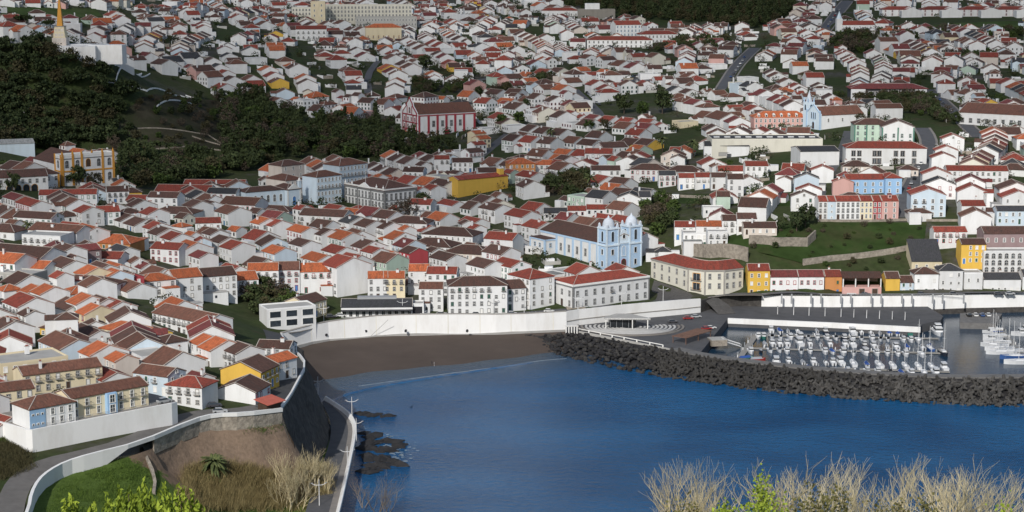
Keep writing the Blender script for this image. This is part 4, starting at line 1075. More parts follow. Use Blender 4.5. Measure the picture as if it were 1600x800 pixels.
r = block('apartment_building', 'long white apartment building with red hipped roof and dark paired windows', 1321, 260, 42, 14, 9.8, -3, (-1, -1), 'h', 'W', 'r', 0, 0, 3, phrase='the long white apartment building')
for u in (-17, -14, -6, -3.6, 5, 8.5, 14.5):
    for z in (1.6, 5.6): p, rz = on_face('f', 42, 14, u, z); new('window', window_mesh(1.9, 2.6, 'wood_dark', 'bar'), r, p, rz)
r = block('green_trimmed_house', 'large pale green mansion with green corner bands behind the apartment building', 1334, 223, 21, 14, 10.4, -2, (-1, -1), 'h', 'N', 'd', 5, 0, 3, 'trim_green', 'the pale green mansion')
pilasters(r, 'f', [-10.1, -3.4, 10.1], 0, 10, .8, 'trim_green')
r = block('green_trimmed_house', 'white gabled mansion with green bands next to the pale green one', 1377, 227, 18, 18, 10.2, 84, (-1, 1), 'g', 'W', 'd', 0, 0, 3, 'trim_green'); pilasters(r, 'l', [-8.6, 0, 8.6], 0, 10, .8, 'trim_green')
put_windows(r, 'l', 18, 18, 4, [1.2, 4.6], 1.1, 1.8, 'trim_green')
block('sports_pavilion', 'broad hall under a sweeping terracotta roof at the edge of town', 1568, 163, 44, 30, 7, -32, 'r', 'g', 'W', 'b', 9, 0, 1, 'trim_grey', 'the broad terracotta hall', pitch=.3, w=1.6, h=2.4)

# upper right: chapel with small spire, four school pavilions
W, D, H = 29, 12, 6.8
r = landmark('hill_chapel', 'white hillside church with red roof and small pointed belfry', 'church', 1316, 51, W, D, H, 6, (-1, -1), 'g', .5, 'W', 'r', phrase='the hillside church'); rows(r, 'f', 4, [2.6], w=1.0, h=1.9, sur='trim_stone')
mb = MB(); mb.box((0, 0, -3), (5, 5, 15), 'plaster_white'); mb.lathe([(2.6, 12), (.06, 18.5)], 'plaster_pale_blue', 6); mb.obj('belfry', r, (-W / 2 - 2, -2, 0))
for i, (x, y) in enumerate(((1378, 26), (1440, 26), (1501, 26), (1556, 26))):
    r = block('school_pavilion', ['leftmost', 'second', 'third', 'rightmost'][i] + ' of four white school pavilions with red roofs along the top edge', x, y, 32, 14, 6.5, 0, (-1, -1), 'h', 'W', 'r', 5, 0, 2, 'trim_red', 'the school pavilions' if i == 1 else None)
    wall_mb(16, 19, 7.4, 'g', .3, wm('W'), 4).obj('gabled_wing', r, (9, -13, -1.5), math.pi / 2)

# pastel row above the green bank
row = [('W', 4.4, 2, 'trim_stone', 'white house with dark windows at the left end of the pastel row'), ('L', 3.8, 1, 'trim_white', 'narrow pale blue house with round windows in the pastel row'), ('W', 11.4, 5, 'trim_grey', 'widest white house in the pastel row above the green bank'),
       ('C', 5.9, 3, 'trim_white', 'pale yellow house in the pastel row above the green bank'), ('R', 4.1, 2, 'trim_white', 'dark red house with white window frames in the pastel row'), ('P', 8, 2, 'trim_white', 'salmon pink corner house with dormer at the right end of the pastel row')]
base = G(1278, 343.5); A0 = RAD(3); note_rect(base.x + 18, base.y + 5, base.z, A0, 37, 9, 10)
xo = 0
for wl, wd, cols, sur, lab in row:
    cx = base.x + (xo + wd / 2) * math.cos(A0) - 4.5 * math.sin(A0); cy = base.y + (xo + wd / 2) * math.sin(A0) + 4.5 * math.cos(A0)
    r = thing('row_house', lab, 'house', (cx, cy, base.z), A0, 'pastel row houses above the bank'); H = 8.6
    wall_mb(wd - .05, 9, H, 'g', .42, wm(wl)).obj('wall', r); ro = roof_mb(wd - .05, 9, H, 'g', .42, rm('r'), .3, .0).obj('roof', r); ridge_mb(wd - .3, 9, H, 'g', .42).obj('ridge_tiles', ro)
    put_windows(r, 'f', wd - .05, 9, cols, [.7, 3.4, 6.1], .95 if cols > 1 else .7, 1.7 if cols > 1 else .7, sur, 'cross', doors=(0,) if cols > 1 else ())
    if wl == 'P': mb = MB(); mb.box((0, 0, 0), (1.6, 2.4, 1.9), 'plaster_pink'); mb.box((0, -1.22, .4), (.8, .05, 1.0), 'glass'); mb.box((0, -.1, 1.9), (2.0, 2.8, .2), 'tiles_red'); mb.obj('dormer', ro, (0, -2.2, H + 1.0)); put_windows(r, 'r', wd, 9, 3, [3.4, 6.1], .9, 1.6, sur)
    FOOT.append((cx, cy, A0, wd, 9)); xo += wd
PLACES.append((1340, 320, 'the pastel row'))
r = landmark('blue_house', 'long sky blue house with white windows behind the pastel row', 'house', 1321, 304.5, 19, 10, 7.6, 2, (-1, -1), 'g', .36, 'B', 'r', phrase='the long sky blue house'); rows(r, 'f', 5, [1.2, 4.4], w=1.0, h=1.6, sur='trim_white')
r = landmark('blue_house', 'tall sky blue corner house with red hipped roof at the steep street', 'house', 1383, 304.5, 8, 13, 8.2, 2, (-1, -1), 'h', .4, 'B', 'r'); rows(r, 'f', 2, [1.2, 4.6], w=1.0, h=1.6, sur='trim_white'); rows(r, 'r', 3, [1.2, 4.6], w=1.0, h=1.6, sur='trim_white')
r = landmark('gabled_apartment', 'pale green gabled apartment house with balconies at the foot of the steep street', 'building', 1422.5, 340, 14, 16, 10.6, 86, (-1, 1), 'g', .36, 'L', 'r', phrase='the gabled pale green apartments')
rows(r, 'l', 4, [.8, 3.9, 7.0], w=1.3, h=1.7, sur='trim_white', bal=((1, 0), (1, 1), (2, 0), (2, 1)))

# obelisk on the hill
c = G(95, 66)
r = thing('obelisk', 'tall ochre obelisk on stepped cream pedestal crowning the wooded hill', 'monument', (c.x, c.y, c.z)); PLACES.append((95, 60, 'the hilltop obelisk')); FOOT.append((c.x, c.y, 0, 30, 24))
mb = MB(); mb.box((0, 0, -6), (11, 11, 9.5), 'plaster_beige'); mb.box((0, 0, 3.5), (9.4, 9.4, 3.5), 'plaster_cream', top=.92); mb.box((0, 0, 7), (8.2, 8.2, 4.5), 'plaster_cream', top=.9); mb.box((0, 0, 11.5), (8.0, 8.0, .5), 'trim_stone'); mb.obj('pedestal', r)
for i in range(4):
    for z in (1.0, 4.6, 8.0):
        for u in (-2.4, 0, 2.4):
            if i in (0, 3): a = (0, -math.pi / 2)[i == 3]; dx = {0: 5.53, 1: 4.55, 2: 3.95}[(1.0, 4.6, 8.0).index(z)]; new('panel', window_mesh(1.4, 1.8, 'trim_white', 'none', pane='plaster_beige'), r, (u, -dx, z) if i == 0 else (-dx, u, z), a)
mb = MB(); mb.box((0, 0, 12), (4.4, 4.4, 20), 'trim_orange', top=.22); mb.obj('shaft', r); r.scale = (.8, .8, .85)
r = thing('hilltop_terrace_wall', 'white angular terrace walls stepping down below the obelisk', 'wall', tuple(G(122, 80)))
mb = MB(); mb.box((0, -4, -8), (24, 10, 11.5), 'whitewash', .1); mb.box((18, 2, -8), (22, 8, 12), 'whitewash', -.15); mb.box((2, 8, -4), (30, 8, 8), 'whitewash', 0); mb.obj('wall', r)
# ---------------------------------------------------------------- ordinary houses
RN = random.Random(21)
A_, B_ = -53, 37
# ridge sighting x, y, frontage, depth, storeys, ridge angle, roof, wall, roof type
HL = [
(107,296,28,9,2,8,'r','W'),(183,291,11,10,2,15,'d','W'),(52,311,19,10,2,A_,'r','W'),(28,303,16,9,2,A_,'m','W'),(103,330,10,9,1,B_,'d','W','h'),(165,322,12,10,2,20,'r','W'),(138,322,10,11,2,A_,'r','W'),
(198,334,12,12,1,A_,'d','W'),(220,341,12,12,1,A_,'d','W'),(241,325,10,11,2,A_,'r','W'),(276,323,22,12,1,-15,'d','W','h'),(222,305,14,10,1,-10,'r','W'),(259,300,16,10,2,-12,'d','W'),(290,289,30,14,1,-8,'r','W'),(337,281,34,8,1,-3,'r','W'),
(350,294,16,10,2,-10,'k','W'),(381,308,20,14,2,-20,'b','W'),(364,322,14,13,2,A_,'b','W'),(329,314,9,8,2,A_,'d','W'),(309,313,10,12,2,A_,'d','W'),(325,340,12,9,2,10,'r','W'),(246,347,8,11,2,A_,'r','W'),(257,355,10,12,2,A_,'d','W'),(275,363,12,11,2,A_,'r','W'),
(300,377,11,15,2,A_,'o','W'),(336,358,9,9,2,A_,'d','W'),(351,369,10,10,2,A_,'d','W'),(371,377,11,12,2,A_,'r','W'),(318,393,10,9,2,A_,'m','W'),(266,379,14,10,2,-20,'r','W'),(178,366,22,14,1,-15,'o','O','h'),(140,352,15,12,2,A_,'o','W'),(95,350,26,12,2,-25,'b','W'),
(75,366,18,12,2,-15,'f','W','f'),(42,384,26,16,2,-25,'d','W'),(14,395,16,13,2,-25,'o','W'),(107,382,12,11,2,A_,'d','W'),(133,382,10,9,2,B_,'m','M'),(170,393,14,9,1,-10,'r','W'),(192,384,12,10,1,A_,'k','W'),(60,331,20,10,2,-20,'d','W'),(10,350,16,12,1,-20,'d','W','h'),
(425,321,22,10,1,-15,'d','W','h'),(510,327,24,12,2,-18,'d','W'),(555,337,10,13,2,A_,'k','W'),(577,343,13,12,2,A_,'d','W'),(606,346,11,12,2,A_,'d','W'),(642,338,20,12,2,-15,'d','W','h'),(414,340,9,11,2,A_,'o','W'),(433,343,10,11,2,A_,'r','W'),(474,353,14,10,2,A_,'o','W'),(455,349,9,10,1,A_,'r','W'),
(510,357,9,11,2,A_,'d','W'),(539,361,15,13,2,A_,'o','W'),(625,362,9,13,2,A_,'o','W'),(666,351,10,12,1,A_,'r','W'),(707,355,26,14,2,-20,'d','W','h'),(678,372,22,14,1,-20,'d','W','h'),(735,383,22,14,2,-20,'d','E','h'),(787,363,15,12,3,-25,'r','W'),(576,375,10,13,2,A_,'d','W'),(586,386,10,9,2,A_,'r','W'),
(606,391,12,10,1,A_,'o','W'),(530,384,13,11,2,A_,'r','W'),(500,396,14,11,2,A_,'o','W'),(436,385,12,11,2,A_,'o','L'),(476,374,12,10,2,A_,'d','W'),(646,386,9,10,2,A_,'d','R'),(655,292,8,10,2,A_,'r','W'),(678,289,9,10,2,A_,'r','W'),(696,281,14,11,2,A_,'d','W'),(735,272,11,10,2,A_,'r','W'),
(648,261,12,10,2,-10,'d','W'),(690,243,9,8,3,5,'r','W'),(722,247,12,9,2,5,'d','W'),(660,311,12,10,2,-15,'r','W'),(706,313,14,9,1,A_,'r','W'),(774,318,14,11,2,A_,'d','W'),(741,340,13,10,1,A_,'r','W'),(745,204,9,8,2,B_,'o','C'),(752,212,9,8,2,B_,'o','C'),(745,221,9,8,2,B_,'r','W'),(738,232,11,9,2,B_,'d','W'),(765,262,14,9,2,8,'d','W'),
(813,247,15,12,3,10,'o','O','h'),(855,250,15,10,2,-2,'o','W','h'),(830,268,14,11,2,A_,'r','W'),(885,243,9,10,2,A_,'d','W'),(872,250,9,9,2,A_,'r','W'),(914,249,13,13,1,75,'r','W'),(936,232,16,11,2,-5,'r','W'),(955,222,16,12,2,20,'d','W'),(985,244,12,13,2,70,'d','W'),(998,238,10,12,2,70,'r','W'),(946,259,16,9,2,0,'d','W'),
(1015,256,20,12,2,-10,'d','W','h'),(1042,267,9,8,2,0,'k','W'),(1070,259,20,12,1,-8,'d','W','h'),(1060,242,9,8,2,80,'d','W'),(1073,271,9,8,2,0,'r','W'),(1099,270,9,8,2,0,'r','W'),(1127,270,11,8,2,0,'d','W'),(1148,272,8,9,3,0,'d','W'),(1150,259,20,9,1,0,'r','W'),(1181,252,12,9,2,0,'r','W'),
(943,298,8,9,1,0,'r','W'),(985,300,12,12,2,80,'k','W'),(1007,299,6,10,2,0,'k','W'),(1074,346,12,9,2,-3,'r','W'),(1111,345,14,9,2,-3,'o','W'),(1143,336,9,9,2,-2,'d','W'),(1166,333,9,9,2,-2,'d','W'),(1186,347,15,9,1,0,'d','E'),(1114,324,10,7,1,0,'f','W','f'),(1090,363,14,9,2,0,'f','W','f'),(1120,361,9,8,2,0,'f','W','f'),
(817,328,15,12,2,A_,'r','W'),(843,345,13,12,2,A_,'r','W'),(868,325,12,9,1,0,'k','W'),(905,322,12,8,1,0,'r','W'),(935,320,12,8,1,-3,'r','W'),
(1260,270,9,12,2,84,'k','L'),(1285,258,9,11,2,82,'r','W'),(1264,288,8,12,2,84,'r','W'),(1256,298,8,12,2,84,'d','W'),(1317,277,7,10,2,84,'r','P'),(1337,251,14,11,1,-5,'d','E','h'),(1418,258,10,9,1,-5,'d','E','h'),(1488,209,10,12,2,84,'r','W'),(1478,227,9,12,2,84,'r','W'),(1473,238,10,12,2,84,'r','W'),
(1463,262,9,14,2,84,'r','W'),(1467,277,10,15,2,84,'k','W'),(1435,326,11,7,1,0,'d','W','h'),(1518,313,11,9,2,0,'r','W'),(1546,325,10,8,1,0,'d','W'),(1580,322,15,8,2,0,'k','L'),(1525,259,30,9,2,-4,'r','W'),(1585,283,14,16,2,86,'d','W'),(1588,296,13,15,2,86,'r','W'),
(30,405,30,12,1,-20,'o','W'),(20,424,24,10,1,-20,'f','G','f'),(107,404,14,11,2,A_,'d','W'),(161,411,12,11,2,A_,'d','W'),(146,416,9,12,2,A_,'o','C'),(181,421,8,11,2,A_,'o','L'),(200,424,9,9,2,A_,'d','R'),(241,427,14,10,2,30,'o','W','h'),(286,420,12,12,3,28,'o','W'),(322,419,22,12,3,26,'d','W'),(371,425,15,12,2,20,'o','W'),
(207,439,16,12,1,A_,'b','W'),(140,431,24,12,1,-20,'d','W','h'),(78,446,9,11,2,A_,'o','W'),(56,446,8,11,1,A_,'o','W'),(44,461,14,13,2,A_,'r','W'),(136,460,9,12,2,A_,'o','W'),(116,468,13,13,1,A_,'d','W'),(150,476,9,14,2,A_,'o','C'),(160,464,10,11,2,A_,'d','W'),(181,468,11,11,2,A_,'r','W'),(77,478,12,9,1,A_,'d','W'),(48,484,8,8,2,A_,'d','W'),
(300,483,36,14,2,-42,'b','W'),(15,499,11,15,2,A_,'d','W'),(88,504,10,8,1,-25,'d','Y','h'),(105,524,20,14,2,A_,'b','L'),(142,511,18,12,1,A_,'d','W'),(198,503,18,12,2,-35,'o','C','h'),(162,536,10,15,2,A_,'o','W'),(190,552,9,9,2,A_,'o','E'),(247,512,9,8,2,A_,'d','Y'),(267,523,10,9,2,A_,'d','W','h'),(326,524,8,12,2,A_,'o','W'),(347,529,10,15,2,A_,'o','W'),(381,537,10,12,2,A_,'d','W'),
(42,558,24,16,2,33,'f','C','f'),(90,566,28,10,2,32,'b','C'),(15,597,14,9,2,30,'b','C'),(172,578,12,11,1,A_,'r','W'),(249,572,15,10,2,-28,'b','L'),(299,588,14,11,2,-20,'r','W','h'),(379,592,13.5,15,1,75,'d','W'),(390,560,14,16,2,70,'d','Y'),(428,554,15,9,2,56,'o','W'),(432,532,14,10,1,-10,'d','W'),(2,648,12,10,1,-40,'r','W'),
(411,411,13,11,3,6,'o','W'),(446,409,12,12,3,6,'b','W'),(490,411,16,13,3,5,'o','W'),(540,400,13,17,4,A_,'r','W'),(562,424,9,10,2,14,'o','W','h'),(590,424,8.5,10,3,5,'o','W'),(616,424,9,10,3,3,'o','C'),(650,436,9,9,1,0,'d','W'),(655,413,9,10,3,0,'o','W'),(692,417,13,10,3,-5,'r','W'),(674,441,10,9,3,0,'b','W'),(745,432,24,13,4,5,'d','W','h'),(790,438,14,12,3,18,'d','W'),
(477,461,14,11,2,58,'d','C'),(830,420,15,13,4,A_,'r','W','h'),(800,405,14,11,2,A_,'r','W'),(760,405,14,12,2,A_,'d','W'),(700,395,14,11,2,A_,'d','W'),
]
NAMED = {(300,483): 'the long brown roofed house', (90,566): 'the yellow hotel', (477,461): 'the cream gabled house by the beach road', (745,432): 'the four-storey beachfront building'}
for rec in HL:
    x, y, W, D, st, a, rf, wl = rec[:8]; rt = rec[8] if len(rec) > 8 else 'g'
    if y > 470: W *= .84; D *= .84
    H = st * (2.75 if y > 470 else 2.95) + .3; pitch = .40
    pos = site(x, y, W, D, H, a, 'r', pitch, rt)
    kw = dict(H=H, hand=True)
    if (x, y) in NAMED: PLACES.append((x, y + 10, NAMED[(x, y)]))
    if (x, y) in ((300,483), (90,566), (411,411), (446,409), (490,411), (745,432), (540,400)): kw['bal'] = True
    if y > 540: kw['annex'] = None
    mkhouse(pos, RAD(a), W, D, st, rf, wl, rt, pitch, RN, **kw)

# quay row, left to right, each from its ground line
QR = [(1168,462.5,9.6,3,'Y','r','g',9.4),(1203,462.5,12.2,2,'W','m','g',7.0),(1247,462.2,11.2,2,'W','m','g',7.0),(1288.5,462,7.4,2,'O','r','g',7.0),(1383,461.5,6.3,2,'Y','d','g',6.2),(1406,461.3,6.0,2,'L','d','g',4.6),(1428,461,10.6,2,'W','d','h',7.8),(1466.5,460.5,10.4,3,'W','k','h',9.0),(1505.5,460,8.2,2,'W','f','f',7.6),(1536,459.5,16.5,1,'W','k','g',5.4),(1597,459,12,1,'W','k','g',6.5)]
for x, y, W, st, wl, rf, rt, H in QR:
    q_ = P(x, y - 1.0, 8.0); pos = Vector((q_.x + W / 2, q_.y + 4.9, 8.0)); H *= 1.16; kw = dict(H=H, annex=None, sur='trim_white', side=False, bal=False)
    if wl == 'W' and x < 1260: kw['sur'] = 'trim_red'
    if wl in 'O': kw['sur'] = 'trim_orange'
    mkhouse(pos, RAD(1), W - .1, 9, st, rf, wl, rt, .46, RN, **kw)
PLACES.append((1187, 435, 'the ochre quay house')); PLACES.append((1480, 435, 'the slate roofed quay houses'))
# open loft on the quay
r = landmark('quay_loft', 'open fronted loft with white posts over a pink wall on the quay', 'building', 1316, 460, 17, 9, 7.4, 1, (-1, -1), None, .4, 'P', 'd', phrase='the open quay loft')
for o in list(r.children): bpy.data.objects.remove(o)
mb = MB(); mb.box((0, 0, -4), (17, 9, 7.2), 'plaster_pink'); mb.box((0, 4.2, 3.2), (17, .5, 4.2), 'stone_wall'); mb.obj('wall', r)
for u in (-8.2, -2.8, 2.8, 8.2): mb = MB(); mb.box((u, -4.2, 3.2), (.45, .45, 4.0), 'trim_white'); mb.obj('post', r)
roof_mb(17, 9, 7.3, 'g', .42, rm('d')).obj('roof', r); put_windows(r, 'f', 17, 9, 3, [0], 2.2, 2.4, 'trim_stone', 'none', pane='wood_dark', name='garage_door', sill=False, skip=((0, 0),))
# houses on the slope behind the quay
r = block('shed_roofed_house', 'cream house under a big steep slate roof above the quay', 1424, 424, 13.5, 11, 4.6, 1, (-1, -1), 's', 'C', 'k', 3, 0, 1, 'trim_white', pitch=.72)
mkhouse(site(1518, 372, 11, 9, 9, 1, 'r', .4), RAD(1), 11, 9, 3, 'd', 'Y', 'g', .4, RN, annex=None)
mkhouse(site(1482, 357, 14, 8, 5, 1, 'r', .4), RAD(1), 15, 8, 2, 'r', 'W', 'g', .4, RN, annex=None)
r = block('mauve_apartment', 'long mauve grey building with dark roof behind the quay', 1536, 398, 26, 12, 9.5, 1, (-1, -1), 'g', 'M', 'd', 7, 0, 2, 'trim_white')
r = block('arcaded_building', 'white building with rows of arched dark red windows above the quay', 1536, 427, 26, 9, 9.5, 1, (-1, -1), 'f', 'W', 'f', 0, 0, 2)
put_windows(r, 'f', 26, 9, 9, [.6, 3.7, 6.7], 1.5, 2.1, 'trim_stone', 'cross', True)
r = block('beach_pavilion', 'low grey roofed pavilion with blue doors behind the beach wall', 533, 496, 29, 13, 4.2, 3, (-1, -1), 'g', 'W', 'k', 0, 0, 1, phrase='the grey roofed pavilion', pitch=.32)
put_windows(r, 'f', 29, 13, 11, [.3], 1.4, 2.4, 'trim_white', 'bar', pane='glass', name='glass_door', sill=False)
mb = MB(); mb.box((0, -7.6, 2.9), (29, 3.0, .2), 'tiles_slate_grey'); mb.obj('canopy', r); mb = MB(); mb.box((0, 1, 6.1), (16, 3.4, 1.1), 'metal_grey'); mb.obj('clerestory', r)
r = block('snack_bar', 'black fronted snack bar with white frame right of the grey pavilion', 637, 493.5, 6.6, 7, 4.6, 3, (-1, -1), 'f', 'W', 'f', 0, 0, 1); put_windows(r, 'f', 6.6, 7, 1, [.4], 5.4, 3.4, None, 'none', pane='iron', sill=False, name='shop_front')
r = block('modern_villa', 'white flat roofed modern building with dark glass strips by the beach road', 418, 513, 20, 11, 7.2, 24, (-1, -1), 'f', 'W', 'f', 0, 0, 2, phrase='the flat roofed modern building')
put_windows(r, 'f', 20, 11, 3, [.4, 4.0], 4.4, 2.4, 'trim_white', 'none', sill=False)
# the near hotel
HS = P(48, 674, 35.0); HU = P(283, 629, 35.0) - HS; HL_ = HU.length; HU = HU.normalized(); HN_ = Vector((-HU.y, HU.x, 0)); HA = math.atan2(HU.y, HU.x)
print('HOTEL', math.degrees(HA), HL_)
W, D, H = 24, 8.5, 5.7
r = landmark('seaside_hotel', 'cream two-storey hotel wing with sky blue bay above the tall white wall', 'hotel', 147, 600, W, D, H, 30, 'r', 'g', .36, 'C', 'b', phrase='the seaside hotel')
pos = HS + HU * 25.6 + HN_ * (3.6 + D / 2); r.location = pos; r.rotation_euler[2] = HA; FOOT[-1] = (pos.x, pos.y, RAD(30), W, D)
put_windows(r, 'f', W, D, 7, [.6, 3.2], .95, 1.8, 'trim_white', 'cross', skip=((0, 3), (1, 3)), bal=((1, 1), (1, 4), (1, 5), (1, 6)))
mb = MB(); mb.box((0, -D / 2 - .7, -2), (3.0, 1.4, 7.6), 'plaster_blue'); bay = mb.obj('blue_bay', r)
for z in (.4, 3.1): new('window', window_mesh(1.5, 2.0, 'trim_white', 'cross'), bay, (0, -D / 2 - 1.4, z))
W, D, H = 13.4, 9.5, 5.4
r = landmark('seaside_hotel', 'white and sky blue hotel pavilion with hipped roof at the wall corner', 'hotel', 76, 621, W, D, H, 30, 'r', 'h', .42, 'W', 'b')
pos = HS + HU * 7.4 + HN_ * (1.6 + D / 2); r.location = pos; r.rotation_euler[2] = HA; FOOT[-1] = (pos.x, pos.y, RAD(30), W, D)
put_windows(r, 'f', W, D, 3, [.6, 3.1], .9, 1.6, 'trim_white', 'cross', margin=1.6, skip=((0, 0), (1, 0))); 
p, rz = on_face('f', W, D, 0, 0); 
for z in (.6, 3.1): new('window', window_mesh(.9, 1.6, 'trim_white', 'cross'), r, (2.6, -D / 2, z))
mb = MB(); mb.box((-4.45, -D / 2 - .06, -2), (4.5, .2, 7.3), 'plaster_blue'); bp_ = mb.obj('blue_panel', r)
for z in (.9, 3.5):
    for u in (-5.8, -4.45, -3.1): new('porthole', window_mesh(.45, .45, 'trim_white', 'none', False, False), bp_, (u, -D / 2 - .17, z))
# ---------------------------------------------------------------- streets
STREETS = [([(1410,340),(1417,305),(1430,280),(1445,250),(1452,232),(1450,215),(1440,200)],9),([(1450,140),(1475,160),(1510,197),(1530,215)],9),([(1272,332),(1282,292),(1295,272),(1310,252),(1320,232),(1328,205)],7),
           ([(1128,140),(1150,105),(1167,87),(1180,75)],10),([(1285,52),(1305,25),(1325,1)],12),([(900,140),(935,170),(945,190)],10),([(1190,459.5),(1300,459.5),(1450,459),(1600,456)],6),([(905,483),(980,474.5),(1060,468),(1110,460),(1190,459.5)],8),
           ([(440,519),(500,503),(560,496),(640,491),(720,490.5),(800,490),(905,483)],8),([(870,111),(960,117),(1040,117)],9),([(575,146),(571,120),(590,95)],7),([(740,126),(800,118),(870,111)],9),([(745,250),(775,225),(795,210)],7),([(990,300),(1100,306),(1200,310),(1270,318)],4),([(262,464),(330,457),(400,449.5),(470,448),(530,446),(600,450)],6)]
STREETLINES = []
for i, (seq, w) in enumerate(STREETS):
    ln = refine(smooth_line([G(*q) for q in seq], 1), 6); ln = [Vector((p.x, p.y, E(p.x, p.y))) for p in ln]; STREETLINES.append((ln, w))
    o = ribbon(offset_line(ln, -w / 2), offset_line(ln, w / 2), 'asphalt', .12 + .006 * i).obj('street'); tag(o, kind='structure')
    if w >= 8:
        for s in (-1, 1): tag(ribbon(offset_line(ln, s * w / 2 - .7), offset_line(ln, s * w / 2 + .7), 'pave', .26).obj('pavement'), kind='structure')
# coast road
mat('road_dark', (.07, .07, .072), .9, .15, .3)
for nm, src, off in (('coast_road', ROADWALL, .8), ('coast_road', CLIFFTOP, .8)):
    a, b = refine(offset_line(src, off), 4), None
    src = refine(src, 4); ls = [[Vector((q.x, q.y, max(E(q.x, q.y), s0.z - .6) + .18)) for q, s0 in zip(offset_line(src, off + k), src)] for k in (0, 2.2, 4.4, 6.6)]
    mb = MB()
    for l1, l0 in zip(ls[1:], ls): mb.merge(ribbon(l1, l0, 'road_sunlit' if src[0].y < 480 else 'road_dark'))
    tag(mb.obj('road'), kind='structure')
STP = np.array([(p.x, p.y, w / 2) for ln, w in STREETLINES for p in ln])
def near_street(x, y, m): return bool((((STP[:, 0] - x) ** 2 + (STP[:, 1] - y) ** 2) < (STP[:, 2] + m) ** 2).any())
COASTXY = np.array([[p.x, p.y] for p in refine(COAST, 4)])

# ---------------------------------------------------------------- the rest of the town, lot by lot
NOBUILD = [
 [(-50,70),(90,70),(165,92),(290,128),(345,150),(395,148),(480,182),(560,190),(610,190),(640,225),(740,212),(725,238),(655,248),(575,256),(480,250),(400,272),(330,288),(215,300),(180,285),(175,225),(-50,235)],
 [(1115,352),(1300,345),(1450,344),(1440,395),(1260,415),(1160,440),(1120,400)], [(990,315),(1050,312),(1060,345),(1040,372),(1010,370)],
 [(830,-30),(1245,-30),(1240,20),(1195,48),(1080,40),(990,32),(880,14)], [(1380,26),(1600,22),(1600,48),(1400,45)], [(1300,55),(1365,52),(1360,85),(1300,80)],
 [(0,8),(160,12),(170,32),(60,30),(0,24)], [(960,122),(1030,120),(1030,132),(960,134)], [(955,145),(1060,145),(1060,190),(955,190)], [(640,128),(740,128),(740,150),(650,148)], [(330,235),(400,230),(400,290),(330,290)],
 [(620,320),(680,310),(690,330),(640,345)], [(1030,205),(1100,205),(1100,240),(1040,240)], [(840,285),(925,270),(925,312),(840,315)], [(1335,150),(1450,150),(1500,200),(1420,185)], [(180,640),(300,625),(460,640),(300,700),(0,800),(-40,690)],
 [(1060,345),(1260,380),(1260,470),(1100,470),(1050,400)], [(250,455),(400,455),(400,520),(330,500)], [(370,448),(820,452),(890,500),(440,530)], [(900,450),(1000,470),(1170,470),(1170,440),(1010,430)], [(1400,395),(1700,350),(1700,470),(1160,470)], [(1150,395),(1300,392),(1450,385),(1450,470),(1150,470)]]
def local_angle(px, py):
    if px < 1000 + (400 - py) * .1: 
        return 37 if py > 150 else (20 if px < 450 else 8)
    if px > 1180: return -6
    return 4
ROOFPICK = 'ooorrrrrrmmddddbbk'; 
def warp(x, y):
    return (16 * math.sin(x / 61 + y / 97) + 9 * math.sin(x / 33 - y / 41 + 2) + 20 * math.sin(y / 150 + 1), 16 * math.sin(x / 83 - y / 71 + 1) + 8 * math.sin(x / 29 + y / 47))
GAPS = []      # plots left to gardens
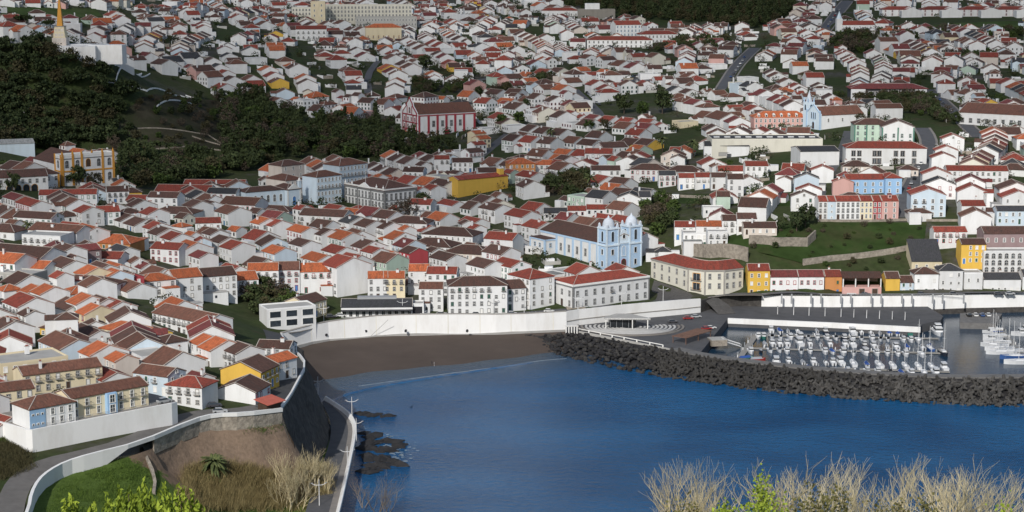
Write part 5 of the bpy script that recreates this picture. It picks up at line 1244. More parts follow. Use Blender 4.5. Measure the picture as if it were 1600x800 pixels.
def fill_town():
    n = 0
    for zone in (0, 1, 2, 3):
        ang = RAD((37, 14, -6, 5)[zone]); ca, sa = math.cos(ang), math.sin(ang); up = zone == 1
        du, dv = (13.6, 11.2) if zone == 0 else (14.6, 12.2)
        for iu in range(-150, 160):
            for iv in range(-10, 260):
                u, v = iu * du, iv * dv; bl = random.Random((iu // 4) * 7919 + (iv // 9) * 104729 + zone)
                so, cr, turn, big = bl.randrange(4), bl.randrange(9), bl.uniform(-.16, .16), bl.random()
                lane = (iu % 4 == 3 and big < .8) or (iv % 9 == cr and bl.random() < .8)
                yard = iu % 4 == 1
                x, y = u * ca - v * sa, u * sa + v * ca
                w0 = warp(x, y); x2, y2 = x + w0[0], y + w0[1]
                if y2 < 480 or y2 > 2050 or abs(x2) > .30 * y2 + 30: continue
                w1 = warp(x - sa * 5, y + ca * 5); da = math.atan2(-(w1[0] - w0[0]) * ca - (w1[1] - w0[1]) * sa, 5 + (w1[1] - w0[1]) * ca - (w1[0] - w0[0]) * sa)
                x, y = x2, y2
                z = E(x, y); px, py = to_px((x, y, z + 3))
                if px < -60 or px > 1660 or py < -6 or py > 660: continue
                la = local_angle(px, py); zz = 0 if la == 37 else 1 if la in (20, 8) else 2 if la == -6 else 3
                if zz != zone: continue
                if not inside(LANDPOLY, x, y): continue
                if any(inside(pl, px, py + 3) for pl in NOBUILD): continue
                if ((COASTXY - (x, y)) ** 2).sum(1).min() < 16 ** 2: continue
                far_ = py < 190
                if lane:
                    if (far_ or zone) and RN.random() < .5: GAPS.append((x, y))
                    continue
                if RN.random() < ((.42 if yard else .07) if not far_ else (.5 if yard else .17)):
                    GAPS.append((x, y)); continue
                br = random.Random(iu * 31337 + (iv // 9) * 7 + zone * 99991); terr = br.random() < (.78 if zone == 0 else .55) and not (far_ and br.random() < .45); Dr, Hr, str_, wob = br.uniform(12, 14.6), br.uniform(.1, .5), (1 if br.random() < .42 else 2), br.uniform(-.04, .04)
                if zone == 0: W, D = RN.choice([11, 9.5, 12.5, 8.5]), RN.uniform(11, 14.5)
                else: W, D = RN.uniform(9, 13.5), RN.uniform(10.5, 14.0)
                a = ang + math.pi / 2 * (-1 if zone == 0 else 1) + da
                if terr: W, D = dv + .1, Dr; a += wob
                else:
                    a += RN.uniform(-.06, .06) + turn * (1 if far_ else .3)
                    if big > .9: W *= 1.25
                    if RN.random() < (.3 if zone == 0 else .45): a += math.pi / 2; W, D = max(W, D), min(W, D)
                    k = 2.2 if far_ else .8; x += RN.uniform(-k, k); y += RN.uniform(-k, k)
                if near_street(x, y, 6.0): continue
                if not clear(x, y, a, W, D, -1.6 if terr else -.5):
                    terr = False; W, D = 6.5, 7.0
                    if not clear(x, y, a, W, D, -.3): continue
                wl = 'W' if RN.random() < .83 else RN.choice('WUUCPLLEEN')
                if RN.random() < .012: wl = 'Y'
                if py > 330 and px < 1000: rf = RN.choice('oorrrdddddbbbm')
                elif px < 1000: rf = RN.choice('oorrrbbmddddbk')
                else: rf = RN.choice('orrrbbbmmdddbk')
                if RN.random() < .07: rf, rt = 'f', 'f'
                else: rt = 'h' if RN.random() < (.17 if zone == 0 else .3) else 'g'
                st = 1 if (yard or RN.random() < .46) else (2 if RN.random() < .93 else 3)
                if terr: st = 1 if yard else str_; rt = 'g' if rt == 'h' else rt
                zz_ = E(x, y)
                if hides(x, y, zz_, a, W, D, st * 2.9 + 2.5):
                    if st == 1 or hides(x, y, zz_, a, W, D, 5): GAPS.append((x, y)); continue
                    st = 1
                if RN.random() < .03 and clear(x, y, a, W * 1.9, D * 1.2, -.5) and not far_: W *= 1.8; D *= 1.15; st = 2
                h_ = mkhouse(Vector((x, y, zz_)), a, W, D, st, rf, wl, rt, (.44 + Hr * .1) if terr else None, RN); n += 1
                if terr: h_['H'] = st * 2.75 + Hr; h_['side'] = False
    return n
NFILL = fill_town()
# the houses that show largest stand as things of their own, the far rest as one mass
def weight(h):
    p = h['pos']; s = px_scale(p); q = to_px((p[0], p[1], p[2] + h['H'] / 2))
    if not (-40 < q[0] < 1640 and -20 < q[1] < 760): return 0
    return (h['W'] + h['D']) * h['H'] * s * s * (1.25 if h.get('hand') else 1)
order = sorted(HOUSES, key=weight, reverse=True)
NTHINGS = 330
def hmat(h): return Matrix.Translation(h['pos']) @ Matrix.Rotation(h['a'], 4, 'Z')
far = MB()
for h in order[NTHINGS:]:
    if weight(h) <= 0: continue
    M = hmat(h); rd = random.Random(h['seed']); W, D, H, rt, pi_ = h['W'], h['D'], h['H'], h['rt'], h['pitch']
    m1 = wall_mb(W, D, H, rt, pi_, wm(h['wall'])); m1.merge(roof_mb(W, D, H, rt, pi_, rm(h['roof']) if rt != 'f' else MATS['concrete']))
    if rt in 'gh': m1.merge(ridge_mb(W, D, H, rt, pi_))
    else: m1.merge(parapet_mb(W, D, H, wm(h['wall'])))
    for f in 'flr':
        if not seen_face(h['pos'], h['a'], f, .05): continue
        if (f != 'f' and not h['side']) or h['blank']: continue
        L = W if f == 'f' else D; cols = max(1, int(L / 2.8))
        for j in range(h['st']):
            for i in range(cols):
                p, rz = on_face(f, W, D, -L / 2 + L * (i + .5) / cols, (.9 + (H - .3) / h['st'] * j), .02)
                mm = MB(); mm.box((0, 0, -.1), (1.15, .06, 1.65), h['sur']); mm.box((0, -.03, 0), (.85, .06, 1.45), 'glass'); m1.merge(mm, Matrix.Translation(p) @ Matrix.Rotation(rz, 4, 'Z'))
    if h['chim']: k, u, v = h['chim']; m1.box((u * W, v * D, H), (.8, .7, 2.6 + D * .1), 'plaster_white')
    if h['wing']:
        ww, wd, wh, sd, fr = h['wing']; mw = wall_mb(wd, ww, wh, 'g', pi_, wm(h['wall'])); mw.merge(roof_mb(wd, ww, wh, 'g', pi_, rm(h['roof'] if rt != 'f' else 'b'))); m1.merge(mw, Matrix.Translation((sd * (W / 2 - ww / 2), fr * (D / 2 + wd / 2 - 1.5), 0)) @ Matrix.Rotation(math.pi / 2, 4, 'Z'))
    if h['annex']: aw, ad, ah, sd = h['annex']; m1.box((sd * (W / 2 - aw / 2), -D / 2 - ad / 2, -6), (aw, ad, ah + 6), 'plaster_white')
    far.merge(m1, M)
if far.v: tag(far.obj('distant_houses'), 'white walled tiled houses crowding the upper slopes of the town', None, kind='stuff')
# labels that single each house out
def describe(h):
    st = {1: 'one-storey', 2: 'two-storey', 3: 'three-storey', 4: 'four-storey'}[h['st']]
    if h['rt'] == 'f': body = f"flat-roofed {st} {WALLNAME[h['wall']]} house"
    else: body = f"{st} {WALLNAME[h['wall']]} house with {ROOFNAME[h['roof']]} {'hipped ' if h['rt'] == 'h' else ''}roof"
    return body
picked = [h for h in order[:NTHINGS] if weight(h) > 0]
groups = {}
for h in picked:
    p = h['pos']; h['px'] = to_px((p[0], p[1], p[2] + h['H']))
    best = min(PLACES, key=lambda q: math.hypot(q[0] - h['px'][0], (q[1] - h['px'][1]) * 1.6)); dx, dy = h['px'][0] - best[0], h['px'][1] - best[1]
    rel = ('left of' if dx < 0 else 'right of') if abs(dx) > 1.4 * abs(dy) else ('behind' if dy < 0 else 'in front of')
    h['dist'] = math.hypot(dx, dy); groups.setdefault((describe(h), rel, best[2]), []).append(h)
ORD = ['', 'second', 'third', 'fourth', 'fifth', 'sixth', 'seventh', 'eighth', 'ninth', 'tenth', 'eleventh', 'twelfth', 'thirteenth', 'fourteenth', 'fifteenth', 'sixteenth', 'seventeenth', 'eighteenth', 'nineteenth', 'twentieth', 'twenty-first', 'twenty-second', 'twenty-third']
for (body, rel, ph), hs_ in groups.items():
    hs_.sort(key=lambda h: h['dist'])
    for i, h in enumerate(hs_):
        h['label'] = f"{body} {rel} {ph}".replace(' with ', ', ') if False else f"{body} {rel} {ph}" if len(hs_) == 1 else f"{('nearest' if i == 0 else ORD[min(i, 22)])} {body} {rel} {ph}" 
for h in picked:
    if len(h['label'].split()) > 16: h['label'] = h['label'].replace('hipped ', '').replace('the ', '')
    root = thing('house', h['label'], 'house', h['pos'], h['a'], 'houses of the old town')
    house_parts(root, h, random.Random(h['seed'])); h['root'] = root
print('HOUSES', len(HOUSES), 'fill', NFILL, 'picked', len(picked))
for o in bpy.data.objects:
    if 'dims' in o: del o['dims']
# ---------------------------------------------------------------- quay, plaza, marina
QZ = 3.5
front = [P(x, y, QZ) for x, y in ((883,519),(902,517),(975,531),(1046,545),(1063,554),(1092,554),(1137,498),(1300,505),(1438,512),(1441,506.5),(1470,500),(1474,494))]
inner = [Vector((p.x, p.y + .4, QZ)) for p in (PLAZATOP + RAMPTOP[1:] + QUAYTOP[1:3])]
poly = [(p.x, p.y) for p in front] + [(p.x, p.y) for p in reversed(inner)]
mb = MB(); mb.prism(poly, -2.5, QZ, 'asphalt'); tag(mb.obj('quay'), kind='structure')
# stone apron under the far wall
mb = MB(); rp = [Vector((p.x, p.y + .2, 0)) for p in QUAYTOP[2:]]
ap = wall_strip([Vector((p.x, p.y, 2.2)) for p in offset_line(rp, -1.2)], 1.4, -2, 'basalt_wall', 0); tag(ap.obj('stone_apron'), kind='structure')
w = wall_strip(refine([Vector((p.x, p.y, p.z)) for p in QUAYTOP], 12), .8, 1.5, 'whitewash', .3); hw = w.obj('harbour_wall'); tag(hw, 'long white harbour wall below the quay houses', 'wall')
rail = [P(x, 462.6, 8.3) for x in (1190, 1300, 1420, 1506)]
for i, (a, b) in enumerate(zip(rail, rail[1:])):
    mb = MB(); mb.tube(a + Vector((0, 0, .95)), b + Vector((0, 0, .95)), .1, .1, 'metal_grey', 5); mb.tube(a + Vector((0, 0, .5)), b + Vector((0, 0, .5)), .06, .06, 'metal_grey', 5)
    n = int((b - a).length / 1.2)
    for k in range(n + 1): q = a.lerp(b, k / n); mb.tube(q, q + Vector((0, 0, .95)), .04, .04, 'metal_grey', 4)
    mb.obj('railing', hw)
for px in (1221, 1236.5, 1267, 1282.5, 1313.5, 1329, 1361, 1376.5, 1409, 1424.5, 1457, 1472.5, 1505.5):
    q = P(px, 466, 8); mb = MB(); mb.box((q.x, q.y - .6, 5.8), (.6, .9, 4.2), 'metal_grey'); mb.obj('pillar', hw)
# white fender beam of the mole
a = [P(x, y, QZ) for x, y in ((1137,498),(1300,505),(1425,511.4),(1438,512))]
mb = wall_strip([p + Vector((0, -.3, .25)) for p in a], .9, QZ - 2.0, 'whitewash', 0); o = mb.obj('mole_edge'); tag(o, 'white concrete edge of the straight mole behind the moored boats', 'quay edge')
for i, x in enumerate((1215,1240,1264,1289,1314,1334,1354,1374,1394,1414)):
    q = P(x, 491 + i * 1.0, QZ); mb = MB(); mb.tube((0, 0, 0), (0, 0, 3.2), .16, .13, 'metal_white', 6); mb.box((0, 0, 3.2), (.5, .5, .3), 'metal_grey')
    o = mb.obj('bollard_light', None, q); tag(o, f"white quay lamp column, {['first','second','third','fourth','fifth','sixth','seventh','eighth','ninth','tenth'][i]} from the harbour ramp along the mole", 'lamp post', 'white lamp columns on the mole')
# ramp from the upper road to the quay
a = [P(x, y, z) for x, y, z in ((1100,468,8.3),(1112,480,5.6),(1122,491,3.6))]; b = [P(x, y, z) for x, y, z in ((1120,464,8.2),(1138,476,5.6),(1150,490,3.6))]
tag(ribbon(a, b, 'cobble', .05).obj('ramp'), kind='structure')
w = wall_strip(refine(RAMPTOP, 4), .7, 2.5, 'basalt_wall', .15); tag(w.obj('ramp_wall'), 'dark stone wall behind the harbour ramp', 'wall')
# amphitheatre rings
c = P(985, 511, QZ)
mat('paving_white', (.55, .54, .52), .9, .12); mat('paving_dark', (.13, .13, .135), .9, .2)
am = thing('amphitheatre', 'round amphitheatre terrace with concentric white stone rings by the breakwater', 'terrace', (c.x, c.y, QZ + .02))
for k in range(11):
    r0 = 3.5 + k * 1.55; mb = MB(); n = 56; vs = []
    t0, t1 = (math.pi * -.06, math.pi * 1.06) if k > 6 else (-.35, math.pi + .35)
    for i in range(n + 1):
        t = t0 + (t1 - t0) * i / n
        for r_, z in ((r0, 0), (r0, .16 + .02 * k), (r0 + .8, .16 + .02 * k), (r0 + .8, 0)): vs.append((1.12 * r_ * math.cos(t), -r_ * math.sin(t) * .92, z))
    mb.solid(vs, [(4 * i + q, 4 * i + q + 4, 4 * i + q + 5, 4 * i + q + 1) for i in range(n) for q in range(3)], 'paving_white' if k < 9 else 'pave'); mb.obj('ring_step', am)
# promenade parapet
pr = refine([P(x, y, QZ) for x, y in ((902,517.5),(975,531.5),(1046,545.4))], 3.0)
w = wall_strip([p for p in pr], .5, -1.5, 'concrete', .2); po = w.obj('promenade_wall'); tag(po, 'grey promenade wall with white rail above the dark rocks', 'wall')
for a, b in zip(pr[::2], pr[2::2]):
    mb = MB(); mb.tube(a + Vector((0, 0, 1.15)), b + Vector((0, 0, 1.15)), .2, .2, 'trim_white', 4); mb.obj('rail', po)
for p in pr[::2]: mb = MB(); mb.box((p.x, p.y, QZ + .2), (.5, .5, 1.0), 'trim_white'); mb.obj('rail_post', po)
q = P(893, 519, QZ)
r = thing('pillared_gate', 'short white colonnade at the end of the beach wall', 'colonnade', tuple(q))
for i in range(5): mb = MB(); mb.box((-2.2 + i * 1.1, 0, -1), (.45, .6, 3.4), 'trim_white'); mb.obj('pillar', r)
mb = MB(); mb.box((0, 0, 2.4), (5.6, .9, .4), 'trim_white'); mb.obj('beam', r)
# pavilion
q = P(978, 511.5, QZ); r = thing('glass_pavilion', 'glass pavilion under a thin flat canopy behind the amphitheatre rings', 'pavilion', tuple(q), RAD(4))
mb = MB(); mb.prism([(-9, -2.5), (9.5, -4.5), (9, -2), (2.5, 7), (-3, 7.5), (-9, 1)], 4.0, 4.35, 'concrete', True); mb.obj('canopy', r)
mb = wall_strip([Vector((-9, -2.5, 4.5)), Vector((9.5, -4.5, 4.5))], .3, 3.9, 'trim_white', 0); mb.obj('fascia', r)
mb = MB(); mb.box((-1.5, 1.5, -1), (11, 4.5, 5.0), 'glass'); mb.obj('glass_wall', r)
for x, y in ((-8.6, -2.2), (2.2, -3.4), (8.4, -4.0)): mb = MB(); mb.box((x, y, 0), (.4, .4, 4.0), 'trim_white'); mb.obj('post', r)
for x in (-6.5, -4, -1.5, 1, 3.5): mb = MB(); mb.box((x, -.8, 0), (.12, .12, 4), 'metal_grey'); mb.obj('mullion', r)
# pergola
q = P(1081, 531, QZ); r = thing('pergola', 'brown slatted timber shelter on the quay beside the terrace', 'shelter', tuple(q), RAD(52)); mat('timber', (.17, .10, .075), .8, .2)
for i in range(13): mb = MB(); mb.box((-9 + i * 1.5, 0, 2.6), (.8, 7, .2), 'timber'); mb.obj('slat', r)
for x in (-9, 0, 9):
    for y in (-3, 3): mb = MB(); mb.box((x, y, 0), (.25, .25, 2.6), 'timber'); mb.obj('post', r)
for y in (-3, 3): mb = MB(); mb.box((0, y, 2.4), (19, .2, .2), 'timber'); mb.obj('beam', r)

# ---------------------------------------------------------------- breakwater
crest = refine(smooth_line(PL([(1046,546.5,4.2),(1092,557,4.6),(1150,565,5),(1200,571.5,5),(1300,581.5,5),(1400,588,5),(1480,591.5,5),(1600,591,5),(1740,590,5)]), 1), 5)
toe_all = smooth_line(PL([(838,531,0),(848,545,0),(875,557,0),(920,567,0),(960,576,0),(1020,587,0),(1100,599,0),(1200,612.5,0),(1300,621.5,0),(1400,629,0),(1500,634,0),(1600,637,0),(1760,641,0)]), 1)
lead = PL([(822,524.5,2.2),(862,524,2.8),(900,520,3.0),(975,534,3.2),(1046,548.5,3.6)])
top_all = lead[:-1] + crest
N_ = 110; T, B2 = resample(top_all, N_), resample(toe_all, N_)
bk = thing('breakwater', 'dark breakwater of concrete armour blocks sheltering the marina', 'breakwater', tuple(crest[20]))
o0 = crest[20]
mb = MB(); vs = []; rw = random.Random(4)
for i in range(N_):
    for j in range(7):
        t = j / 5.0; p = T[i].lerp(B2[i], min(t, 1.0)); z = T[i].z * (1 - t) - (1.2 if j else .1)
        if t > 1: p = B2[i] + (B2[i] - T[i]) * .15
        vs.append((p.x - o0.x, p.y - o0.y, z - o0.z))
mb.solid(vs, [(i * 7 + j, i * 7 + j + 1, (i + 1) * 7 + j + 1, (i + 1) * 7 + j) for i in range(N_ - 1) for j in range(6)], 'rock_black'); mb.obj('core', bk)
w = wall_strip([Vector((p.x - o0.x, p.y - o0.y, p.z - o0.z)) for p in offset_line(crest, .5)], 5.0, -7, 'concrete_dark', .3); w.obj('crest_wall', bk)
def tetrapod():
    mb = MB(); m = MATS['rock_grey']
    for d in ((0, 0, 1), (.94, 0, -.33), (-.47, .82, -.33), (-.47, -.82, -.33)): mb.tube((0, 0, 0), Vector(d) * 1.0, .42, .27, m, 6)
    return mb
tp = tetrapod(); tpm = tp.mesh('armour_block')
def rock_mesh(seed, m, r=1.0, flat=.7):
    bm = bmesh.new(); bmesh.ops.create_icosphere(bm, subdivisions=1 if r < 1.4 else 2, radius=1.0); rd = random.Random(seed)
    for v in bm.verts: v.co *= rd.uniform(.72, 1.15); v.co.z *= flat
    me = bpy.data.meshes.new('rock'); bm.to_mesh(me); bm.free(); me.materials.append(m if not isinstance(m, str) else MATS[m]); return me
def mesh_to_mb(me, m):
    mb = MB(); mb.solid([tuple(v.co) for v in me.vertices], [tuple(p.vertices) for p in me.polygons], m); return mb
spots = []
rt_ = random.Random(9)
for i in range(0, 2600):
    u = rt_.random(); v = rt_.random() ** .9
    k = u * (N_ - 1); i0 = int(k); f = k - i0
    a = T[i0].lerp(T[i0 + 1], f); b = B2[i0].lerp(B2[i0 + 1], f)
    p = a.lerp(b, v); z = a.z * (1 - v) - .1 + rt_.uniform(-.3, .4)
    q = to_px((p.x, p.y, z))
    if q[0] > 1625: continue
    spots.append((p.x, p.y, z, q[0]))
# keep them from piling on one spot
keep = []; cell = {}
for s in spots:
    big = s[3] > 1020; r_ = 1.55 if big else 1.0; key = (int(s[0] / 3), int(s[1] / 3))
    near = [t for dx in (-1, 0, 1) for dy in (-1, 0, 1) for t in cell.get((key[0] + dx, key[1] + dy), ())]
    if any((t[0] - s[0]) ** 2 + (t[1] - s[1]) ** 2 < r_ ** 2 for t in near): continue
    cell.setdefault(key, []).append(s); keep.append((s, big))
bigs = [s for s, b in keep if b]; bigs.sort(key=lambda s: s[1])
rest = MB()
rocks = [mesh_to_mb(rock_mesh(30 + k, 'rock_grey', 1.0, .75), MATS['rock_grey']) for k in range(6)]
rocksb = [mesh_to_mb(rock_mesh(50 + k, 'rock_black', 1.0, .75), MATS['rock_black']) for k in range(6)]
for i, s in enumerate(bigs):
    sc = rt_.uniform(1.0, 1.85); rot = (rt_.uniform(0, 6.28), rt_.uniform(0, 6.28), rt_.uniform(0, 6.28))
    if i < 300:
        o = new('armour_block', tpm, bk, (s[0] - o0.x, s[1] - o0.y, s[2] - o0.z)); o.rotation_euler = rot; o.scale = (sc,) * 3
    else:
        from mathutils import Euler
        rest.merge(tp, Matrix.Translation((s[0] - o0.x, s[1] - o0.y, s[2] - o0.z)) @ Euler(rot).to_matrix().to_4x4() @ Matrix.Scale(sc, 4))
for s, b in keep:
    if not b: rest.merge(rt_.choice(rocks if rt_.random() < .35 else rocksb), Matrix.Translation((s[0] - o0.x, s[1] - o0.y, s[2] - o0.z + .2)) @ Matrix.Rotation(rt_.uniform(0, 6), 4, 'Z') @ Matrix.Scale(rt_.uniform(.7, 1.25), 4))
tag(rest.obj('rubble', bk), kind='stuff')

# shore rocks in the bay
def shore_rock(label, pts, size, seed, grp):
    r_ = random.Random(seed); c = P(*pts[0], 0); root = thing('shore_rock', label, 'rock', (c.x, c.y, -.4), 0, grp)
    for (x, y) in pts:
        for k in range(3):
            q = P(x + r_.uniform(-5, 5), y + r_.uniform(-2, 2), 0); s = size * r_.uniform(.6, 1.25); o = new('boulder', rock_mesh(seed * 7 + k, 'rock_black', 1.0, .9), root, (q.x - c.x, q.y - c.y, 0)); o.scale = (s * r_.uniform(1, 1.5), s, s * .55); o.rotation_euler = (0, 0, r_.uniform(0, 6))
shore_rock('long black reef islet lying off the curving sea wall', [(x, 649 + 2 * math.sin(x)) for x in range(564, 617, 6)], 1.9, 3, 'black reefs in the bay')
shore_rock('tiny black rock awash beyond the long reef', [(641, 635)], 1.1, 5, 'black reefs in the bay')
shore_rock('broad black rock shelf breaking the waves beside the sea wall', [(x, y) for x, y in [(570,676),(578,684),(586,680),(575,692),(588,692),(600,690),(612,690),(572,702),(582,702),(594,704),(606,702),(618,697),(572,712),(580,716),(590,718),(602,716),(612,720),(574,726),(585,728),(600,728),(622,726),(568,736),(580,736),(628,695)]], 2.7, 8, 'black reefs in the bay')
mb = MB(); rf_ = random.Random(6)
for k in range(60):
    x, y = rf_.choice([(615,697),(622,705),(630,712),(618,690),(560,668),(640,700),(610,682),(626,719)]); q = P(x + rf_.gauss(0, 8), y + rf_.gauss(0, 3.5), .06); s = rf_.uniform(.25, .9)
    mb.prism([(q.x + s * math.cos(t) * rf_.uniform(.6, 1.6), q.y + s * math.sin(t) * rf_.uniform(.4, 1)) for t in np.linspace(0, 5.5, 7)], 0, .05, 'foam')
tag(mb.obj('foam'), 'white surf broken round the black rock shelf', None, kind='stuff')

# ---------------------------------------------------------------- pontoons and boats
mat('pontoon', (.30, .29, .27), .8, .1); mat('hull_white', (.66, .67, .68), .35, .03, spec=.5); mat('hull_blue', (.04, .10, .28), .35, .05); mat('hull_green', (.05, .20, .16), .4, .05); mat('hull_dark', (.03, .035, .05), .4, .1); mat('canvas_blue', (.03, .08, .28), .8, .1); mat('canvas_grey', (.32, .34, .37), .8, .1); mat('motor', (.03, .03, .035), .4, .1); mat('hull_red', (.35, .04, .03), .4, .05)
def pontoon(a, b, w, label, fingers=0):
    A, B = P(*a, .45), P(*b, .45); d = B - A; r = thing('pontoon', label, 'pontoon', (A.x, A.y, 0), math.atan2(d.y, d.x)); L = d.length
    mb = MB(); mb.box((L / 2, 0, .15), (L, w, .35), 'pontoon'); mb.obj('deck', r)
    for k in range(int(L / 9) + 1): mb = MB(); mb.tube((k * 9 + .4, w / 2 + .25, -2), (k * 9 + .4, w / 2 + .25, 1.7), .2, .2, 'metal_grey', 6); mb.obj('pile', r)
    for k in range(int(L / 14)): mb = MB(); mb.box((k * 14 + 5, w / 2 - .3, .5), (.35, .35, 1.0), 'metal_white'); mb.obj('service_post', r)
    return r
pontoon((1200, 523.5), (1466, 528.5), 1.8, 'farthest boat pontoon, next to the mole edge'); pontoon((1174, 543.5), (1476, 551.5), 1.8, 'middle boat pontoon of the marina'); pontoon((1240, 572.5), (1484, 580.5), 1.8, 'nearest boat pontoon, close behind the breakwater')
pontoon((1153, 563), (1182, 522), 2.4, 'main walkway pontoon joining the boat pontoons'); pontoon((1560, 512), (1612, 570), 2.2, 'pontoon of the sailing yachts at the picture edge')
A, B = P(1128, 532, 3.4), P(1157, 541, .7); r = thing('gangway', 'white railed gangway sloping down to the walkway pontoon', 'gangway', tuple(A)); d = B - A
mb = MB(); s_ = Vector((-d.y, d.x, 0)).normalized() * .8
for sg in (-1, 1):
    o_ = s_ * sg; mb = MB(); mb.tube(o_ + Vector((0, 0, 1)), d + o_ + Vector((0, 0, 1)), .1, .1, 'metal_white', 5); mb.tube(o_, d + o_, .14, .14, 'metal_white', 5)
    for k in range(9): mb.tube(o_ + d * k / 8, o_ + d * k / 8 + Vector((0, 0, 1)), .05, .05, 'metal_white', 4)
    mb.obj('rail', r)
mb = MB(); mb.solid([tuple(s_), tuple(s_ + d), tuple(d - s_), tuple(-s_)], [(0, 1, 2, 3)], 'pontoon'); mb.obj('deck', r)
q = P(1121, 531, QZ); mb = MB(); mb.box((0, 0, -2), (6.5, 5.5, 2.4), 'stone_wall'); mb.box((0, 0, .4), (6.6, 5.6, .3), 'concrete'); tag(mb.obj('landing_block', None, q, .2), 'square ochre stone landing block at the head of the gangway', 'landing')

def hull_mb(L, B, H, m, bow=.55):
    secs = [(-.5, .78, .0), (-.3, .95, 0), (-.05, 1.0, .02), (.2, .85, .10), (.38, .50, .22), (.5, .04, .38)]; mb = MB(); vs = []; k = 5
    for t, w, rise in secs:
        x = t * L; hw = B / 2 * w; zt = H * (1 + rise)
        vs += [(x, -hw, zt), (x, -hw * .82, -.1), (x, 0, -.35), (x, hw * .82, -.1), (x, hw, zt)]
    n = len(secs); fs = [(i * k + j, i * k + j + 1, (i + 1) * k + j + 1, (i + 1) * k + j) for i in range(n - 1) for j in range(k - 1)] + [(0, 4, 3, 2, 1)]
    mb.solid(vs, fs, m)
    dk = [(vs[i * k][0], vs[i * k][1] * .96, vs[i * k][2] - .18) for i in range(n)] + [(vs[i * k + 4][0], vs[i * k + 4][1] * .96, vs[i * k + 4][2] - .18) for i in reversed(range(n))]
    mb.solid(dk, [tuple(range(2 * n))], 'pontoon' if m is MATS['hull_dark'] else MATS['hull_white'])
    return mb
BOATM = {}
def boat_parts(kind, hullm, L, rd):
    """list of (part name, mesh, loc) — shared between like boats; bow towards +x"""
    key = (kind, hullm, round(L))
    if key in BOATM: return BOATM[key]
    L = round(L); B = L * (.36 if kind != 's' else .31); H = .55 + L * .055; out = []
    out.append(('hull', hull_mb(L, B, H, MATS[hullm]).mesh('hull'), (0, 0, 0)))
    if kind in 'mcf':
        cl, ch = (L * .34, 1.35) if kind == 'm' else (L * .42, 1.75)
        mb = MB(); mb.box((L * .04, 0, H - .2), (cl, B * .66, ch), 'hull_white', top=.86); out.append(('cabin', mb.mesh('cabin'), (0, 0, 0)))
        mb = MB(); mb.box((L * .04 + cl * .01, 0, H - .2 + ch * .5), (cl * .985, B * .655, ch * .30), 'glass', top=.96); out.append(('cabin_window', mb.mesh('cabin_window'), (0, 0, 0)))
        mb = MB(); mb.box((L * .03, 0, H - .2 + ch), (cl * 1.02, B * .64, .1), 'hull_white'); out.append(('cabin_roof', mb.mesh('cabin_roof'), (0, 0, 0)))
        if kind == 'f':
            mb = MB(); mb.box((L * .0, 0, H + ch - .1), (cl * .6, B * .55, 1.3), 'hull_white', top=.9); mb.box((L * .002, 0, H + ch + .35), (cl * .61, B * .551, .5), 'glass'); out.append(('wheelhouse', mb.mesh('wheelhouse'), (0, 0, 0)))
    if kind == 'o':
        mb = MB(); mb.solid([(L * .1, -B * .34, H), (L * .1, B * .34, H), (0, B * .3, H + .75), (0, -B * .3, H + .75)], [(0, 1, 2, 3), (3, 2, 1, 0)], 'glass'); mb.box((-L * .08, 0, H - .35), (.7, .8, .9), 'hull_white'); out.append(('console', mb.mesh('console'), (0, 0, 0)))
    if kind == 't':
        mb = MB(); mb.solid([(-L * .46, -B * .42, H), (-L * .46, B * .42, H), (L * .3, B * .36, H), (L * .3, -B * .36, H), (-L * .4, 0, H + .7), (L * .22, 0, H + .8)], [(0, 3, 5, 4), (2, 1, 4, 5), (0, 4, 1), (3, 2, 5)], 'canvas_blue' if rd.random() < .5 else 'canvas_grey'); out.append(('cover', mb.mesh('cover'), (0, 0, 0)))
    if kind in 'mot':
        mb = MB(); mb.box((-L * .54, 0, -.3), (.45, .4, 1.35), 'motor', top=.8); out.append(('outboard_motor', mb.mesh('outboard_motor'), (0, 0, 0)))
    if kind == 's':
        mb = MB(); mb.box((L * .02, 0, H - .2), (L * .36, B * .5, .65), 'hull_white', top=.85); out.append(('coachroof', mb.mesh('coachroof'), (0, 0, 0)))
        mh = L * 1.05; mb = MB(); mb.tube((L * .08, 0, H), (L * .08, 0, H + mh), .11, .07, 'metal_white', 5)
        for z in (.45, .72): mb.tube((L * .08, -.7, H + mh * z), (L * .08, .7, H + mh * z), .04, .04, 'metal_white', 4)
        out.append(('mast', mb.mesh('mast'), (0, 0, 0)))
        mb = MB(); mb.tube((L * .08, 0, H + 1.3), (-L * .36, 0, H + 1.25), .16, .12, 'canvas_blue' if rd.random() < .4 else 'canvas_grey', 6); out.append(('boom', mb.mesh('boom'), (0, 0, 0)))
        mb = MB()
        for e in ((L * .49, 0), (-L * .48, 0)): mb.tube((e[0], 0, H + .3), (L * .08, 0, H + mh), .025, .025, 'metal_grey', 3)
        out.append(('rigging', mb.mesh('rigging'), (0, 0, 0)))
    BOATM[key] = out; return out
BN = {'m': 'cabin motorboat', 'c': 'cabin cruiser', 'f': 'tall white excursion boat', 'o': 'open motorboat', 't': 'covered dinghy', 's': 'sailing yacht'}
HN = {'hull_white': 'white', 'hull_blue': 'dark blue', 'hull_green': 'green', 'hull_dark': 'black', 'hull_red': 'red'}
rb = random.Random(77); NTH = ['first', 'second', 'third', 'fourth', 'fifth', 'sixth', 'seventh', 'eighth', 'ninth', 'tenth', 'eleventh', 'twelfth', 'thirteenth', 'fourteenth', 'fifteenth', 'sixteenth', 'seventeenth', 'eighteenth', 'nineteenth', 'twentieth', 'twenty-first', 'twenty-second', 'twenty-third', 'twenty-fourth', 'twenty-fifth', 'twenty-sixth', 'twenty-seventh']
